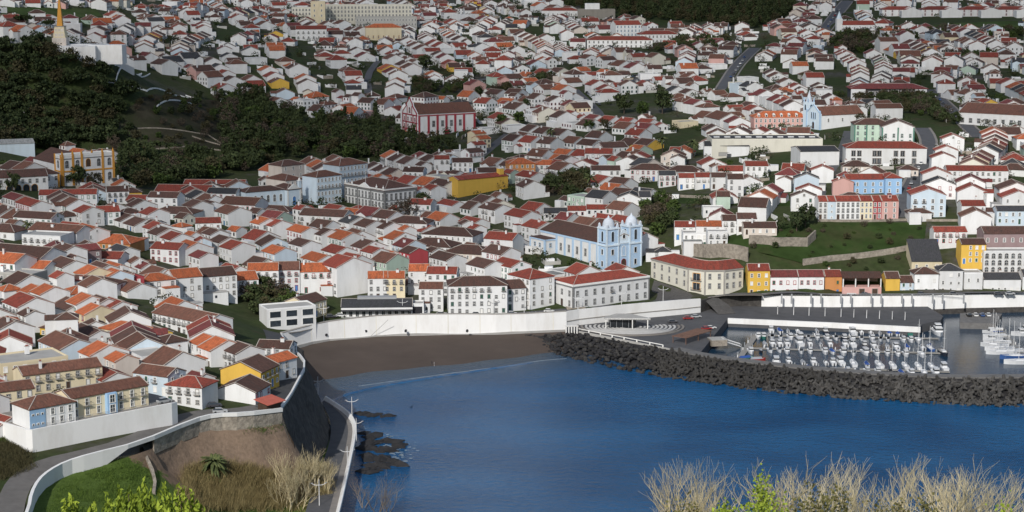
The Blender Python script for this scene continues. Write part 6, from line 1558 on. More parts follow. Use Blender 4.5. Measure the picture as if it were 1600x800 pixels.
def boat(px, py, kind, hullm, L, ang, label):
    L *= 1.02
    q = P(px, py, 0); r = thing('boat', label, 'boat', (q.x, q.y, .05), RAD(ang + rb.uniform(-6, 6)), 'boats moored in the marina')
    for nm, me, loc in boat_parts(kind, hullm, L, rb): new(nm, me, r, loc)
BROWS = [
 ('behind the farthest pontoon', 90, 'm', [(1205,518),(1231,519,'t'),(1276,519,'t'),(1332,521,'c'),(1388,522,'t'),(1402,523,'t'),(1418,521,'c'),(1431,523,'t')]),
 ('in front of the farthest pontoon', -90, 'o', [(1185,528,'m'),(1193,528,'m'),(1220,529),(1250,529,'c'),(1263,529.5),(1292,530,'m'),(1306,530),(1346,531),(1363,531,'m'),(1376,532),(1435,534,'s')]),
 ('behind the middle pontoon', 90, 'm', [(1195,539,'t'),(1230,539,'m'),(1249,538,'c'),(1282,540,'t'),(1297,539.5,'m'),(1332,540,'c'),(1351,541,'m'),(1365,542,'m'),(1386,543,'t'),(1400,544,'m'),(1417,544,'t'),(1453,546,'s')]),
 ('in front of the middle pontoon', -90, 'o', [(1173,551,'m'),(1189,550,'t'),(1218,549),(1230,551,'m'),(1252,551),(1266,551,'m'),(1301,552,'t'),(1318,553,'c'),(1334,554),(1352,553,'c'),(1370,554,'m'),(1403,555,'m'),(1440,556,'s')]),
 ('behind the nearest pontoon', 90, 'm', [(1213,568,'c'),(1232,567,'m'),(1254,568,'t'),(1271,568,'m'),(1290,569,'o'),(1313,568,'c'),(1333,570,'s'),(1354,571,'t'),(1373,572,'s'),(1394,573,'s'),(1414,574,'s'),(1434,574,'s'),(1455,575,'s'),(1475,577,'c')]),
 ('in front of the nearest pontoon', -90, 'o', [(1248,577,'t'),(1277,579,'o'),(1294,580,'o'),(1307,581,'t'),(1325,582,'m'),(1340,582,'o'),(1355,582,'m'),(1372,583,'m'),(1391,583,'o'),(1409,585,'t'),(1424,585,'m'),(1444,585,'s'),(1462,585,'c')]),
]
for where, ang, dk, lst in BROWS:
    xs_ = sorted(b[0] for b in lst); extra = []
    for x0, x1 in zip(xs_, xs_[1:]):
        if x1 - x0 > 15:
            n = int((x1 - x0) / 11.5)
            for k in range(1, n):
                xx = x0 + (x1 - x0) * k / n; yy = np.interp(xx, [b[0] for b in sorted(lst)], [b[1] for b in sorted(lst)])
                if rb.random() < .8: extra.append((xx, float(yy), rb.choice('motmo')))
    lst = sorted(lst + extra)
    for i, b in enumerate(lst):
        k = b[2] if len(b) > 2 else dk; hm = 'hull_white' if rb.random() < .84 else rb.choice(['hull_blue', 'hull_green', 'hull_dark'])
        L = {'m': 6.5, 'o': 5.6, 't': 5.0, 'c': 8.0, 's': 8.2}[k] + rb.choice([-.6, 0, .6])
        boat(b[0], b[1], k, hm, L, ang, f"{HN[hm]} {BN[k]}, {NTH[i]} from the walkway {where}")
boat(1465, 521, 'f', 'hull_white', 13, -90, 'tall white excursion boat moored alone at the end of the mole')
boat(1474, 553, 's', 'hull_dark', 11, -90, 'dark two-masted fishing yacht at the end of the middle pontoon')
boat(1166, 562, 't', 'hull_green', 6, 10, 'low green dinghy beside the main walkway'); boat(1184, 564, 't', 'hull_red', 6, 5, 'low red and white dinghy lying along the breakwater')
for i, (x, y, k, L) in enumerate([(1537,513,'m',6),(1548,516,'o',6),(1538,520,'o',6),(1546,527,'s',10),(1543,532,'m',8),(1550,537,'s',11),(1546,542,'s',11),(1553,547,'s',12),(1556,553,'s',12),(1571,551,'s',12),(1579,560,'s',13),(1588,568,'s',14),(1596,524,'f',13)]):
    boat(x + 8, y, k, 'hull_white' if i != 10 else 'hull_blue', L, 180 + rb.uniform(-12, 12), f"white {BN[k]}, {NTH[i]} from the back in the right-hand yacht cluster" if i != 10 else 'dark blue hulled sailing yacht in the cluster by the picture edge')
# small car quay
qq = [P(x, y, 2.6) for x, y in ((1500,504),(1556,505.5),(1566,490),(1500,489))]
mb = MB(); mb.prism([(p.x, p.y) for p in qq], -2, 2.6, 'concrete_dark'); tag(mb.obj('car_quay'), kind='structure')

# ---------------------------------------------------------------- cars
mat('tyre', (.02, .02, .02), .8, .05)
CARCOL = {'white': (.75, .75, .74), 'silver': (.42, .43, .44), 'red': (.35, .03, .03), 'dark grey': (.07, .07, .08), 'blue': (.05, .10, .25), 'black': (.02, .02, .022)}
for k, c in CARCOL.items(): mat('car_' + k.replace(' ', '_'), c, .3, .02, spec=.6)
CARM = {}
def car_mesh(col):
    if col in CARM: return CARM[col]
    m = MATS['car_' + col.replace(' ', '_')]; mb = MB()
    prof = [(-2.1, .35), (2.1, .35), (2.15, .62), (2.0, .82), (1.0, .92), (-1.9, .98), (-2.12, .8)]
    n = len(prof); vs = [(x, -.84, z) for x, z in prof] + [(x, .84, z) for x, z in prof]
    mb.solid(vs, [tuple(range(n)), tuple(reversed(range(n, 2 * n)))] + [(i, n + i, n + (i + 1) % n, (i + 1) % n) for i in range(n)], m)
    cb = MB(); pr2 = [(1.05, .9), (.35, 1.42), (-1.35, 1.45), (-1.95, .95)]; n = 4
    vs = [(x, -.76 if z < 1.2 else -.62, z) for x, z in pr2] + [(x, .76 if z < 1.2 else .62, z) for x, z in pr2]
    cb.solid(vs, [(0, 1, 2, 3), (7, 6, 5, 4), (0, 4, 5, 1), (2, 6, 7, 3)], 'glass'); cr = MB(); cr.solid([(.35, -.64, 1.43), (-1.35, -.64, 1.46), (-1.35, .64, 1.46), (.35, .64, 1.43), (.35, -.64, 1.50), (-1.35, -.64, 1.52), (-1.35, .64, 1.52), (.35, .64, 1.50)], [(4, 7, 6, 5), (0, 4, 5, 1), (1, 5, 6, 2), (2, 6, 7, 3), (3, 7, 4, 0)], m)
    wh = MB(); wh.tube((0, -.1, 0), (0, .1, 0), .33, .33, 'tyre', 10)
    CARM[col] = (mb.mesh('body'), cb.mesh('windows'), cr.mesh('roof'), wh.mesh('wheel')); return CARM[col]
def car(p, ang, col, label):
    r = thing('car', label, 'car', tuple(p), RAD(ang), 'parked cars'); b, w, rf, wh = car_mesh(col)
    new('body', b, r); new('cabin_glass', w, r); new('car_roof', rf, r)
    for x in (-1.3, 1.3):
        for y in (-.78, .78): new('wheel', wh, r, (x, y, .33))
def road(px, py, z=None, up=.17): p = G(px, py) if z is None else P(px, py, z); return Vector((p.x, p.y, p.z + (up if z is None else .02)))
car(road(335, 637), 20, 'dark grey', 'dark grey car parked beside the white gabled house on the coast road'); car(road(344, 646), 10, 'silver', 'silver car parked nearest the coast road parapet'); car(HS + HU * (HL_ - 3.5) + HN_ * 3.0, math.degrees(HA), 'silver', 'silver estate car on the hotel terrace above the white wall')
car(road(517, 497), 8, 'dark grey', 'dark grey car parked by the beach road next to the cream house'); car(road(533, 495.5), 8, 'white', 'white car parked in front of the grey roofed pavilion'); car(road(650, 492.5), 3, 'silver', 'silver car parked before the black snack bar'); car(road(731, 492), 3, 'red', 'red car below the four-storey beachfront building'); car(road(858, 488.5), -10, 'white', 'white car driving past the customs house corner')
car(P(1051, 504.5, QZ), 12, 'dark grey', 'dark grey car under the retaining wall beside the terrace'); car(P(1075, 499, QZ), 12, 'red', 'dark red car under the retaining wall'); car(P(1088, 496.5, QZ), 12, 'silver', 'silver car at the end of the retaining wall'); car(P(1104, 515, QZ), 20, 'red', 'red car parked in the middle of the quay'); car(P(1111, 514, QZ), 20, 'white', 'white car parked beside the red one on the quay')
for i, x in enumerate((1514, 1524, 1534.5, 1544)): car(P(x, 494, 2.6), 88, ['black', 'white', 'blue', 'white'][i], f"{['black','white','dark blue','white'][i]} car, {NTH[i]} along the small stone car quay")
for k, (seq, n, ph) in enumerate((([(965,121.5),(1030,121.5)], 12, 'back row of the upper car park'), ([(962,128.5),(1032,128.5)], 12, 'front row of the upper car park'), ([(915,145),(937,166)], 8, 'sloping street beside the white house row'), ([(1418,300),(1446,246)], 7, 'steep street above the pastel row'), ([(1141,124),(1165,88)], 7, 'straight street climbing the upper town'), ([(1292,44),(1312,14)], 9, 'broad street at the top of the town'), ([(1458,149),(1496,183)], 6, 'street below the dark modern school'))):
    for i in range(n):
        t = (i + .5) / n; x = seq[0][0] + (seq[1][0] - seq[0][0]) * t; y = seq[0][1] + (seq[1][1] - seq[0][1]) * t; c_ = rb.choice(['white', 'white', 'silver', 'silver', 'dark grey', 'red', 'blue', 'black'])
        p = road(x + rb.uniform(-1, 1), y, None, .3); car(p, 88 if k < 2 else math.degrees(math.atan2((G(*seq[1]) - G(*seq[0])).y, (G(*seq[1]) - G(*seq[0])).x)), c_, f"{c_} car, {NTH[i]} in the {ph}")
for i, x in enumerate((545, 560, 590, 664, 690, 745, 800, 835)): c_ = rb.choice(['white', 'silver', 'dark grey', 'red', 'blue']); car(road(x, 493.0 - abs(x - 700) * .004), 3 + rb.uniform(-4, 4), c_, f"{c_} car, {NTH[i]} in the line parked along the beach road")
for i, x in enumerate((1212, 1262, 1330, 1352, 1440, 1490, 1560, 1578)): c_ = rb.choice(['white', 'silver', 'dark grey', 'red', 'blue']); car(P(x, 460.6, 8.15), 2 + rb.uniform(-3, 3), c_, f"{c_} car, {NTH[i]} in the line before the quay houses")
for i, x in enumerate((300, 322, 352, 420, 446, 500, 515)): c_ = rb.choice(['white', 'silver', 'dark grey', 'red', 'blue']); car(road(x, float(np.interp(x, [262, 330, 400, 470, 530], [464, 457, 449.5, 448, 446]))), 12 + rb.uniform(-4, 4), c_, f"{c_} car, {NTH[i]} along the street above the walled yard")
# asphalt of the car park
q = [G(x, y) for x, y in ((955,134),(1036,133),(1034,119),(958,119))]
def draped(name, pts, m, dz=.14):
    poly = [(p.x, p.y) for p in pts]; xs_ = [p[0] for p in poly]; ys_ = [p[1] for p in poly]; g_ = [(x, y) for x in np.arange(min(xs_), max(xs_), 5) for y in np.arange(min(ys_), max(ys_), 5)]
    o = sheet(name, poly, [None] * len(poly), g_, MATS[m], lambda q: EL(q) + dz); return o
tag(draped('car_park', q, 'asphalt'), kind='structure')
tag(draped('church_square', [G(x, y) for x, y in ((1022,438),(1072,456),(1096,465),(1060,470),(1024,474),(1018,452))], 'cobble'), kind='structure')

# ---------------------------------------------------------------- lamp posts, people, kiosk
LM = MB(); LM.tube((0, 0, 0), (0, 0, 7.6), .14, .09, 'metal_white', 6); lamp_pole = LM.mesh('pole')
LM = MB()
for s in (-1, 1):
    prev = Vector((0, 0, 6.0))
    for k in range(1, 5): nx_ = Vector((s * k * .5, 0, 6.0 - .12 * k + .09 * k * k * .7)); LM.tube(prev, nx_, .09, .09, 'metal_white', 5); prev = nx_
lamp_arm = LM.mesh('arms'); LM = MB(); LM.box((0, 0, 0), (.55, .3, .18), 'metal_grey'); lamp_head = LM.mesh('lamp')
def lamp(p, label, rz=0.0, s=1.0):
    r = thing('street_lamp', label, 'street lamp', tuple(p), rz, 'white double armed street lamps'); r.scale = (s,) * 3
    new('pole', lamp_pole, r); new('arm', lamp_arm, r); new('lamp', lamp_head, r, (2.0, 0, 6.5)); new('lamp', lamp_head, r, (-2.0, 0, 6.5))
for (x, y), lab in (((506, 505), 'white street lamp on the beach wall by the cream gabled house'), ((629, 495.5), 'white street lamp on the beach wall before the grey roofed pavilion'), ((771, 494.5), 'white street lamp on the beach wall below the four-storey building'), ((819, 492), 'white street lamp on the beach road left of the customs house'), ((903, 489), 'white street lamp at the customs house corner'), ((971, 480.5), 'white street lamp in front of the middle of the customs house'), ((1036, 474.5), 'tall white street lamp on the church square')):
    lamp(G(x, y), lab)
for (x, y), lab in (((557, 690), 'white double lamp on the bend of the sunken shore road'), ((543, 736), 'tallest white double lamp beside the bare shrubs on the shore road'), ((499, 790), 'white double lamp rising from the shrubs nearest the viewer'), ((550, 655), 'white double lamp at the far end of the sunken shore road'), ((497, 622), 'faint white double lamp at the foot of the dark cliff')):
    lamp(P(x, y, 4.5), lab, .2)
mat('cloth_dark', (.03, .03, .04), .9, .1); mat('cloth_pale', (.45, .42, .4), .9, .1)
def person(p, rz, label, m):
    me = bpy.data.meshes.new('person'); V = [(0, 0, .92), (0, 0, 1.15), (0, 0, 1.38), (0, 0, 1.48), (0, 0, 1.66), (.19, 0, 1.36), (.24, .05, 1.1), (.24, .12, .86), (-.19, 0, 1.36), (-.24, -.05, 1.1), (-.25, .02, .86), (.1, 0, .88), (.11, .1, .48), (.11, .02, .05), (.11, .16, .03), (-.1, 0, .88), (-.11, -.06, .48), (-.11, -.18, .06), (-.11, -.04, .03)]
    me.from_pydata(V, [(0, 1), (1, 2), (2, 3), (3, 4), (2, 5), (5, 6), (6, 7), (2, 8), (8, 9), (9, 10), (0, 11), (11, 12), (12, 13), (13, 14), (0, 15), (15, 16), (16, 17), (17, 18)], [])
    o = new('person', me, None, p, rz); me.materials.append(MATS[m])
    md = o.modifiers.new('skin', 'SKIN'); R = [.15, .14, .15, .07, .11, .07, .055, .04, .07, .055, .04, .09, .07, .05, .045, .09, .07, .05, .045]
    for sv, r_ in zip(me.skin_vertices[0].data, R): sv.radius = (r_, r_)
    me.skin_vertices[0].data[0].use_root = True
    o.modifiers.new('sub', 'SUBSURF').levels = 1
    return tag(o, label, 'person', 'people walking on the beach')
pp = P(675, 570.5, .25); person((pp.x, pp.y, .22), 1.0, 'person in dark clothes walking at the water edge on the beach', 'cloth_dark'); pp = P(678.5, 572, .2); person((pp.x, pp.y, .18), 1.2, 'person in a pale top walking at the water edge on the beach', 'cloth_pale')
p = G(421, 640); r = thing('kiosk', 'small kiosk under a salmon red awning beside the coast road', 'kiosk', tuple(p), RAD(55)); mat('awning', (.50, .13, .09), .8, .1)
mb = MB(); mb.box((0, 0, -1), (6, 3.4, 3.4), 'wood_dark'); mb.obj('wall', r); mb = MB(); mb.solid([(-3.8, -3, 2.3), (3.8, -3, 2.3), (3.8, 2.6, 3.3), (-3.8, 2.6, 3.3), (-3.8, -3, 2.45), (3.8, -3, 2.45), (3.8, 2.6, 3.45), (-3.8, 2.6, 3.45)], [(4, 5, 6, 7), (3, 2, 1, 0), (0, 1, 5, 4), (1, 2, 6, 5), (2, 3, 7, 6), (3, 0, 4, 7)], 'awning'); mb.obj('awning', r)
# tall white wall under the hotel
L_ = HL_
hwl = [HS + HN_ * 14 - HU * 2, HS + HN_ * 1.5 - HU * .6, HS + HU * .4, HS + HU * L_ * .5, HS + HU * (L_ - 3), HS + HU * (L_ - .6) + HN_ * 1.0 + Vector((0, 0, -.2)), HS + HU * (L_ + .6) + HN_ * 3.4 + Vector((0, 0, -1.0)), HS + HU * (L_ + .8) + HN_ * 7 + Vector((0, 0, -2.0))]
tp_ = [(p.x, p.y) for p in offset_line(hwl[:7], .4)] + [(p.x, p.y) for p in (HS + HU * L_ + HN_ * 12, HS + HU * (L_ - 2) + HN_ * 24, HS - HU * 6 + HN_ * 24)]
mb = MB(); mb.prism(tp_, 24, 34.98, 'pave'); tag(mb.obj('hotel_terrace'), kind='structure')
w = wall_strip(refine(hwl, 6), .8, lambda p, i: E(p.x, p.y) - 6, 'whitewash', .3, left=True); hw2 = w.obj('hotel_wall'); tag(hw2, 'huge plain white retaining wall under the seaside hotel', 'wall')
for a, b in ((hwl[2], hwl[4]),):
    a, b = a + HN_ * .2, b + HN_ * .2
    n = int((b - a).length / 2.2); mb = MB(); a2, b2 = a + Vector((0, .5, .3)), b + Vector((0, .5, .3))
    for k in range(n + 1): q = a2.lerp(b2, k / n); mb.tube(q, q + Vector((0, 0, 1)), .05, .05, 'metal_grey', 4)
    for z in (.4, .7, 1.0): mb.tube(a2 + Vector((0, 0, z)), b2 + Vector((0, 0, z)), .04, .04, 'metal_grey', 4)
    mb.obj('railing', hw2)
# ---------------------------------------------------------------- vegetation
def foliage_mat(name, c1, c2, rough=.8):
    m = bpy.data.materials.new(name); m.use_nodes = True; nt = m.node_tree; bs = nt.nodes['Principled BSDF']
    g = nd(nt, 'ShaderNodeNewGeometry'); oi = nd(nt, 'ShaderNodeObjectInfo')
    n = nd(nt, 'ShaderNodeTexNoise'); n.inputs['Scale'].default_value = .35; n.inputs['Detail'].default_value = 4; nt.links.new(g.outputs['Position'], n.inputs[0])
    ad = nd(nt, 'ShaderNodeMath', operation='MULTIPLY_ADD'); ad.inputs[1].default_value = .45; nt.links.new(g.outputs['Random Per Island'], ad.inputs[0]); nt.links.new(n.outputs[0], ad.inputs[2])
    ad2 = nd(nt, 'ShaderNodeMath', operation='MULTIPLY_ADD'); ad2.inputs[1].default_value = .3; nt.links.new(oi.outputs['Random'], ad2.inputs[0]); nt.links.new(ad.outputs[0], ad2.inputs[2])
    r = nd(nt, 'ShaderNodeMapRange'); r.inputs['From Min'].default_value = .45; r.inputs['From Max'].default_value = 1.15; nt.links.new(ad2.outputs[0], r.inputs[0])
    mx = nd(nt, 'ShaderNodeMix', data_type='RGBA'); mx.inputs[6].default_value = (*c1, 1); mx.inputs[7].default_value = (*c2, 1); nt.links.new(r.outputs[0], mx.inputs[0])
    nt.links.new(mx.outputs[2], bs.inputs['Base Color']); bs.inputs['Roughness'].default_value = rough; bs.inputs['Specular IOR Level'].default_value = .2
    MATS[name] = m; return m
foliage_mat('leaf_dark', (.015, .027, .011), (.062, .080, .030)); foliage_mat('leaf_olive', (.035, .035, .018), (.085, .075, .035)); foliage_mat('leaf_brown', (.05, .04, .03), (.11, .085, .06)); foliage_mat('leaf_mid', (.025, .045, .012), (.075, .11, .028))
foliage_mat('leaf_lime', (.13, .19, .02), (.34, .42, .05)); foliage_mat('leaf_bush', (.09, .09, .03), (.22, .20, .07)); foliage_mat('grass', (.035, .075, .012), (.11, .17, .03)); foliage_mat('reed', (.16, .12, .05), (.38, .31, .15)); foliage_mat('twig', (.42, .34, .19), (.76, .66, .43)); foliage_mat('palm_leaf', (.035, .055, .022), (.14, .16, .06)); foliage_mat('twig_grey', (.17, .14, .12), (.30, .26, .22))
mat('bark', (.075, .058, .045), .95, .25, 2.0)
def np_mesh(name, V, Q, m):
    """quads from an (n,4) index array"""
    me = bpy.data.meshes.new(name); n, k = len(V), len(Q)
    me.vertices.add(n); me.vertices.foreach_set('co', np.asarray(V, np.float32).ravel())
    me.loops.add(4 * k); me.loops.foreach_set('vertex_index', np.asarray(Q, np.int32).ravel())
    me.polygons.add(k); me.polygons.foreach_set('loop_start', np.arange(0, 4 * k, 4, dtype=np.int32)); me.polygons.foreach_set('loop_total', np.full(k, 4, np.int32))
    me.update(); me.validate(); me.materials.append(MATS[m]); return me
NR = np.random.default_rng(5)
def cards(C, size, up=0.0, aspect=1.0):
    """randomly turned leaf sprays centred on C"""
    n = len(C); a = NR.normal(size=(n, 3)); a[:, 2] += up; a /= np.linalg.norm(a, axis=1)[:, None]
    b = np.cross(a, NR.normal(size=(n, 3))); b /= np.linalg.norm(b, axis=1)[:, None]
    s = (size * NR.uniform(.6, 1.3, n))[:, None]
    V = np.stack([C - a * s * aspect - b * s * .6, C - a * s * aspect * .2 + b * s * .75, C + a * s * aspect, C - a * s * aspect * .1 - b * s * .9], 1).reshape(-1, 3)
    return V, np.arange(4 * n).reshape(n, 4)
def crown_pts(n, R, H, clumps, zc, kind='round'):
    cs = NR.normal(size=(clumps, 3)); cs /= np.linalg.norm(cs, axis=1)[:, None]; cs *= NR.uniform(.35, 1.0, clumps)[:, None] ** .6
    if kind == 'cone': cs[:, 2] = NR.uniform(-1, 1, clumps); k = (1 - cs[:, 2]) / 2 + .08; cs[:, 0] *= k; cs[:, 1] *= k
    if kind == 'flat': cs[:, 2] = np.abs(cs[:, 2]) * .8 - .2
    w = NR.integers(0, clumps, n); p = cs[w] + NR.normal(size=(n, 3)) * .17
    return np.stack([p[:, 0] * R, p[:, 1] * R, zc + p[:, 2] * H], 1)
PROTO = {}
def proto(kind):
    if kind in PROTO: return PROTO[kind]
    out = []
    for v in range(3):
        if kind == 'broad': C = crown_pts(620, 4.2, 3.2, 26, 6.0); V, Q = cards(C, .62); m = 'leaf_dark'; h = 4.5
        elif kind == 'mid': C = crown_pts(560, 3.4, 2.8, 22, 4.6); V, Q = cards(C, .55); m = 'leaf_mid'; h = 3.5
        elif kind == 'olive': C = crown_pts(520, 4.4, 3.4, 24, 6.2); V, Q = cards(C, .5); m = 'leaf_olive'; h = 5
        elif kind == 'brown': C = crown_pts(420, 4.6, 3.6, 28, 6.4); V, Q = cards(C, .42); m = 'leaf_brown'; h = 5.5
        elif kind == 'conifer': C = crown_pts(640, 3.6, 7.5, 34, 8.5, 'cone'); V, Q = cards(C, .6, -.4); m = 'leaf_dark'; h = 8
        elif kind == 'umbrella': C = crown_pts(560, 5.0, 2.0, 24, 7.5, 'flat'); V, Q = cards(C, .6); m = 'leaf_dark'; h = 7.2
        t = MB(); t.tube((0, 0, -1.5), (.15, .1, h), .38, .2, 'bark', 7)
        for k in range(5): a = k * 1.26 + v; t.tube((.08, .05, h * .55 + .25 * k), (1.9 * math.cos(a), 1.9 * math.sin(a), h + .6 + .2 * k), .16, .05, 'bark', 5)
        out.append((np_mesh('crown', V, Q, m), t.mesh('trunk'), V, Q, m))
    PROTO[kind] = out; return out
def tree(p, kind, s, label, grp, name='tree'):
    c, t, *_ = random.choice(proto(kind)); r = thing(name, label, 'tree', tuple(p), random.uniform(0, 6.28), grp); r.scale = (s, s, s * random.uniform(.9, 1.15))
    new('trunk', t, r); new('crown', c, r)
def palm_meshes(fr=26, L=3.6, h=7.0, seed=1):
    rd = random.Random(seed); V, Q = [], []
    for i in range(fr):
        a = i * 2.399; el = rd.uniform(-.5, 1.15); prev = None
        for k in range(7):
            t = k / 6; r_ = L * t * math.cos(el * (1 - t * .3)) ; z = h + L * t * math.sin(el) - 1.5 * t * t * L * .38
            c = np.array([r_ * math.cos(a), r_ * math.sin(a), z]); w = .42 * (1 - (2 * t - .9) ** 2 * .8) * (L / 3.6); sd = np.array([-math.sin(a), math.cos(a), 0]) * w; dz = np.array([0, 0, -w * .55])
            row = [c - sd + dz, c, c + sd + dz]
            if prev is not None:
                n = len(V); V += [prev[0], prev[1], row[1], row[0], prev[1], prev[2], row[2], row[1]]; Q += [(n, n + 1, n + 2, n + 3), (n + 4, n + 5, n + 6, n + 7)]
            prev = row
    t = MB(); 
    for k in range(6): t.tube((.08 * math.sin(k), 0, -1 + k * (h + 1) / 6), (.08 * math.sin(k + 1), 0, -1 + (k + 1) * (h + 1) / 6), .34 - .01 * k, .30 - .01 * k, 'bark', 7, False)
    return np_mesh('fronds', np.array(V), np.array(Q), 'palm_leaf'), t.mesh('trunk')
PALM = palm_meshes()
def palm(p, s, label, me=None):
    f, t = me or PALM; r = thing('palm_tree', label, 'palm tree', tuple(p), random.uniform(0, 6), 'palm trees'); r.scale = (s,) * 3; new('trunk', t, r); new('crown', f, r)
# woods that read as one mass
def wood(name, label, polys, spacing, kinds, smin, smax, lim=None, skip_foot=True):
    Vs, Qs, mm = {}, {}, {}; cnt = 0; rd = random.Random(len(name))
    for poly in polys:
        wp = [G(*q) for q in poly]; x0, x1 = min(p.x for p in wp), max(p.x for p in wp); y0, y1 = min(p.y for p in wp), max(p.y for p in wp)
        for x in np.arange(x0, x1, spacing):
            for y in np.arange(y0, y1, spacing):
                xx, yy = x + rd.uniform(-.45, .45) * spacing, y + rd.uniform(-.45, .45) * spacing; z = E(xx, yy); q = to_px((xx, yy, z))
                if not inside(poly, *q): continue
                if skip_foot and not clear(xx, yy, 0, 4, 4): continue
                if near_street(xx, yy, 2): continue
                kd = rd.choice(kinds); c, t, V, Q, m = rd.choice(proto(kd)); s = rd.uniform(smin, smax); a = rd.uniform(0, 6.28); R = np.array([[math.cos(a), -math.sin(a), 0], [math.sin(a), math.cos(a), 0], [0, 0, 1]])
                k = Vs.setdefault(m, []); n = sum(len(v) for v in k); k.append((V @ R.T) * s + (xx, yy, z - .8)); Qs.setdefault(m, []).append(Q + n); cnt += 1
    ms = list(Vs); V = np.concatenate([np.concatenate(Vs[m]) for m in ms]); off = 0; Q = []; mi = []
    for i, m in enumerate(ms):
        q = np.concatenate(Qs[m]); Q.append(q + off); off += sum(len(v) for v in Vs[m]); mi += [i] * len(q)
    me = np_mesh(name, V, np.concatenate(Q), ms[0])
    for m in ms[1:]: me.materials.append(MATS[m])
    me.polygons.foreach_set('material_index', mi)
    o = new(name, me); tag(o, label, None, None, 'stuff'); return cnt
n1 = wood('wooded_hill', 'dark dense trees covering the hill below the obelisk', [[(-20,88),(60,92),(112,100),(165,110),(205,150),(190,228),(60,238),(-20,236)], [(-20,74),(60,78),(85,92),(-20,96)]], 6.8, ['broad', 'broad', 'olive', 'broad', 'umbrella'], .9, 1.35)
n1 += wood('wooded_park', 'dark mixed trees of the park between the hill and the town', [[(345,148),(400,145),(470,180),(480,245),(400,268),(345,272),(350,200)], [(172,228),(230,240),(340,242),(345,280),(215,298),(180,280)], [(480,192),(560,192),(605,206),(640,230),(690,226),(715,238),(650,250),(575,252),(485,245)]], 8.0, ['broad', 'broad', 'olive', 'umbrella', 'mid', 'brown', 'broad', 'conifer'], .65, 1.3)
n2 = wood('distant_wood', 'dark wood along the top edge of the town', [[(835,-4),(1245,-4),(1238,22),(1190,46),(1120,40),(1060,34),(990,30),(880,10)]], 10.5, ['broad', 'conifer', 'olive'], .8, 1.2)
n3 = wood('garden_trees', 'patches of garden trees and shrubs between the houses', [[(385,458),(450,453),(458,478),(425,497),(395,500)], [(385,458),(450,453),(458,478),(425,497),(395,500)], [(995,318),(1045,312),(1058,340),(1040,372),(1012,370)], [(842,288),(922,272),(925,312),(850,312)], [(1335,152),(1445,152),(1500,198),(1430,180),(1340,166)], [(1300,58),(1362,54),(1358,84),(1302,80)], [(1400,90),(1560,80),(1560,100),(1420,105)], [(1370,50),(1600,48),(1600,60),(1380,62)], [(740,150),(860,120),(870,128),(760,160)], [(645,130),(735,130),(735,146),(655,146)], [(1010,80),(1080,62),(1150,68),(1100,88)], [(620,325),(660,318),(680,326),(640,340)]], 6.5, ['broad', 'olive', 'mid', 'brown', 'broad'], .5, .95)
# gardens on the empty plots
def plots(name, label):
    rd = random.Random(8); Vs, ms = {}, {}
    for (x, y) in GAPS:
        if rd.random() < .1: continue
        for k in range(rd.randint(1, 3)):
            xx, yy = x + rd.uniform(-4, 4), y + rd.uniform(-4, 4)
            if not clear(xx, yy, 0, 2.5, 2.5) or near_street(xx, yy, 1): continue
            c, t, V, Q, m = rd.choice(proto(rd.choice(['broad', 'mid', 'olive', 'brown', 'broad']))); s = rd.uniform(.35, .8); Vs.setdefault(m, []).append(V[:len(V) // 20 * 4] * s * 1.06 * (1, 1, .9) + (xx, yy, E(xx, yy) - 1.2))
    ms = list(Vs); V = np.concatenate([np.concatenate(Vs[m]) for m in ms]); mi = sum([[i] * (sum(len(v) for v in Vs[m]) // 4) for i, m in enumerate(ms)], [])
    me = np_mesh(name, V, np.arange(len(V)).reshape(-1, 4), ms[0])
    for m in ms[1:]: me.materials.append(MATS[m])
    me.polygons.foreach_set('material_index', mi); tag(new(name, me), label, None, None, 'stuff'); return len(V) // 4
n6 = wood('bank_shrubs', 'low shrubs scattered over the green bank above the harbour', [[(1120,358),(1290,350),(1445,350),(1440,375),(1300,400),(1255,408),(1130,384)], [(1180,415),(1260,418),(1420,398),(1420,425),(1180,440)]], 8.0, ['broad', 'mid', 'olive', 'brown'], .18, .42)
n4 = plots('garden_shrubs', 'small garden trees and bushes in the yards of the town')
n5 = wood('terrace_shrubs', 'low scrub dotted over the brown park terraces', [[(190,150),(345,155),(345,235),(230,238),(180,205)]], 11.0, ['olive', 'brown', 'mid', 'broad'], .3, .85)
print('WOOD', n1, n2, n3, n4)
# white yard walls and sheds on the same plots
yw = MB(); rd = random.Random(12)
for (x, y) in GAPS:
    if rd.random() < .45: continue
    a = rd.choice([RAD(37), RAD(37), RAD(-6), RAD(10)]) if x < 150 else RAD(-6); z = E(x, y); ww, dd = rd.uniform(5, 9), rd.uniform(5, 9); M = Matrix.Translation((x, y, z)) @ Matrix.Rotation(a, 4, 'Z'); t = MB()
    if not clear(x, y, a, ww, dd, -1.5) or near_street(x, y, 3): continue
    for c, d in (((0, -dd / 2, -3), (ww, .3, 4.6)), ((-ww / 2, 0, -3), (.3, dd, 4.8)), ((ww / 2, 0, -3), (.3, dd, 4.7))):
        if rd.random() < .8: t.box(c, d, rd.choice(['plaster_white', 'plaster_white', 'plaster_grey', 'stone_wall']))
    if rd.random() < .5: t.box((rd.uniform(-1, 1), rd.uniform(-1, 1), -2), (rd.uniform(2, 4), rd.uniform(2, 3.5), rd.uniform(3.8, 4.8)), 'plaster_white'); 
    yw.merge(t, M)
tag(yw.obj('yard_walls'), 'white yard walls and sheds scattered between the houses', None, None, 'stuff')
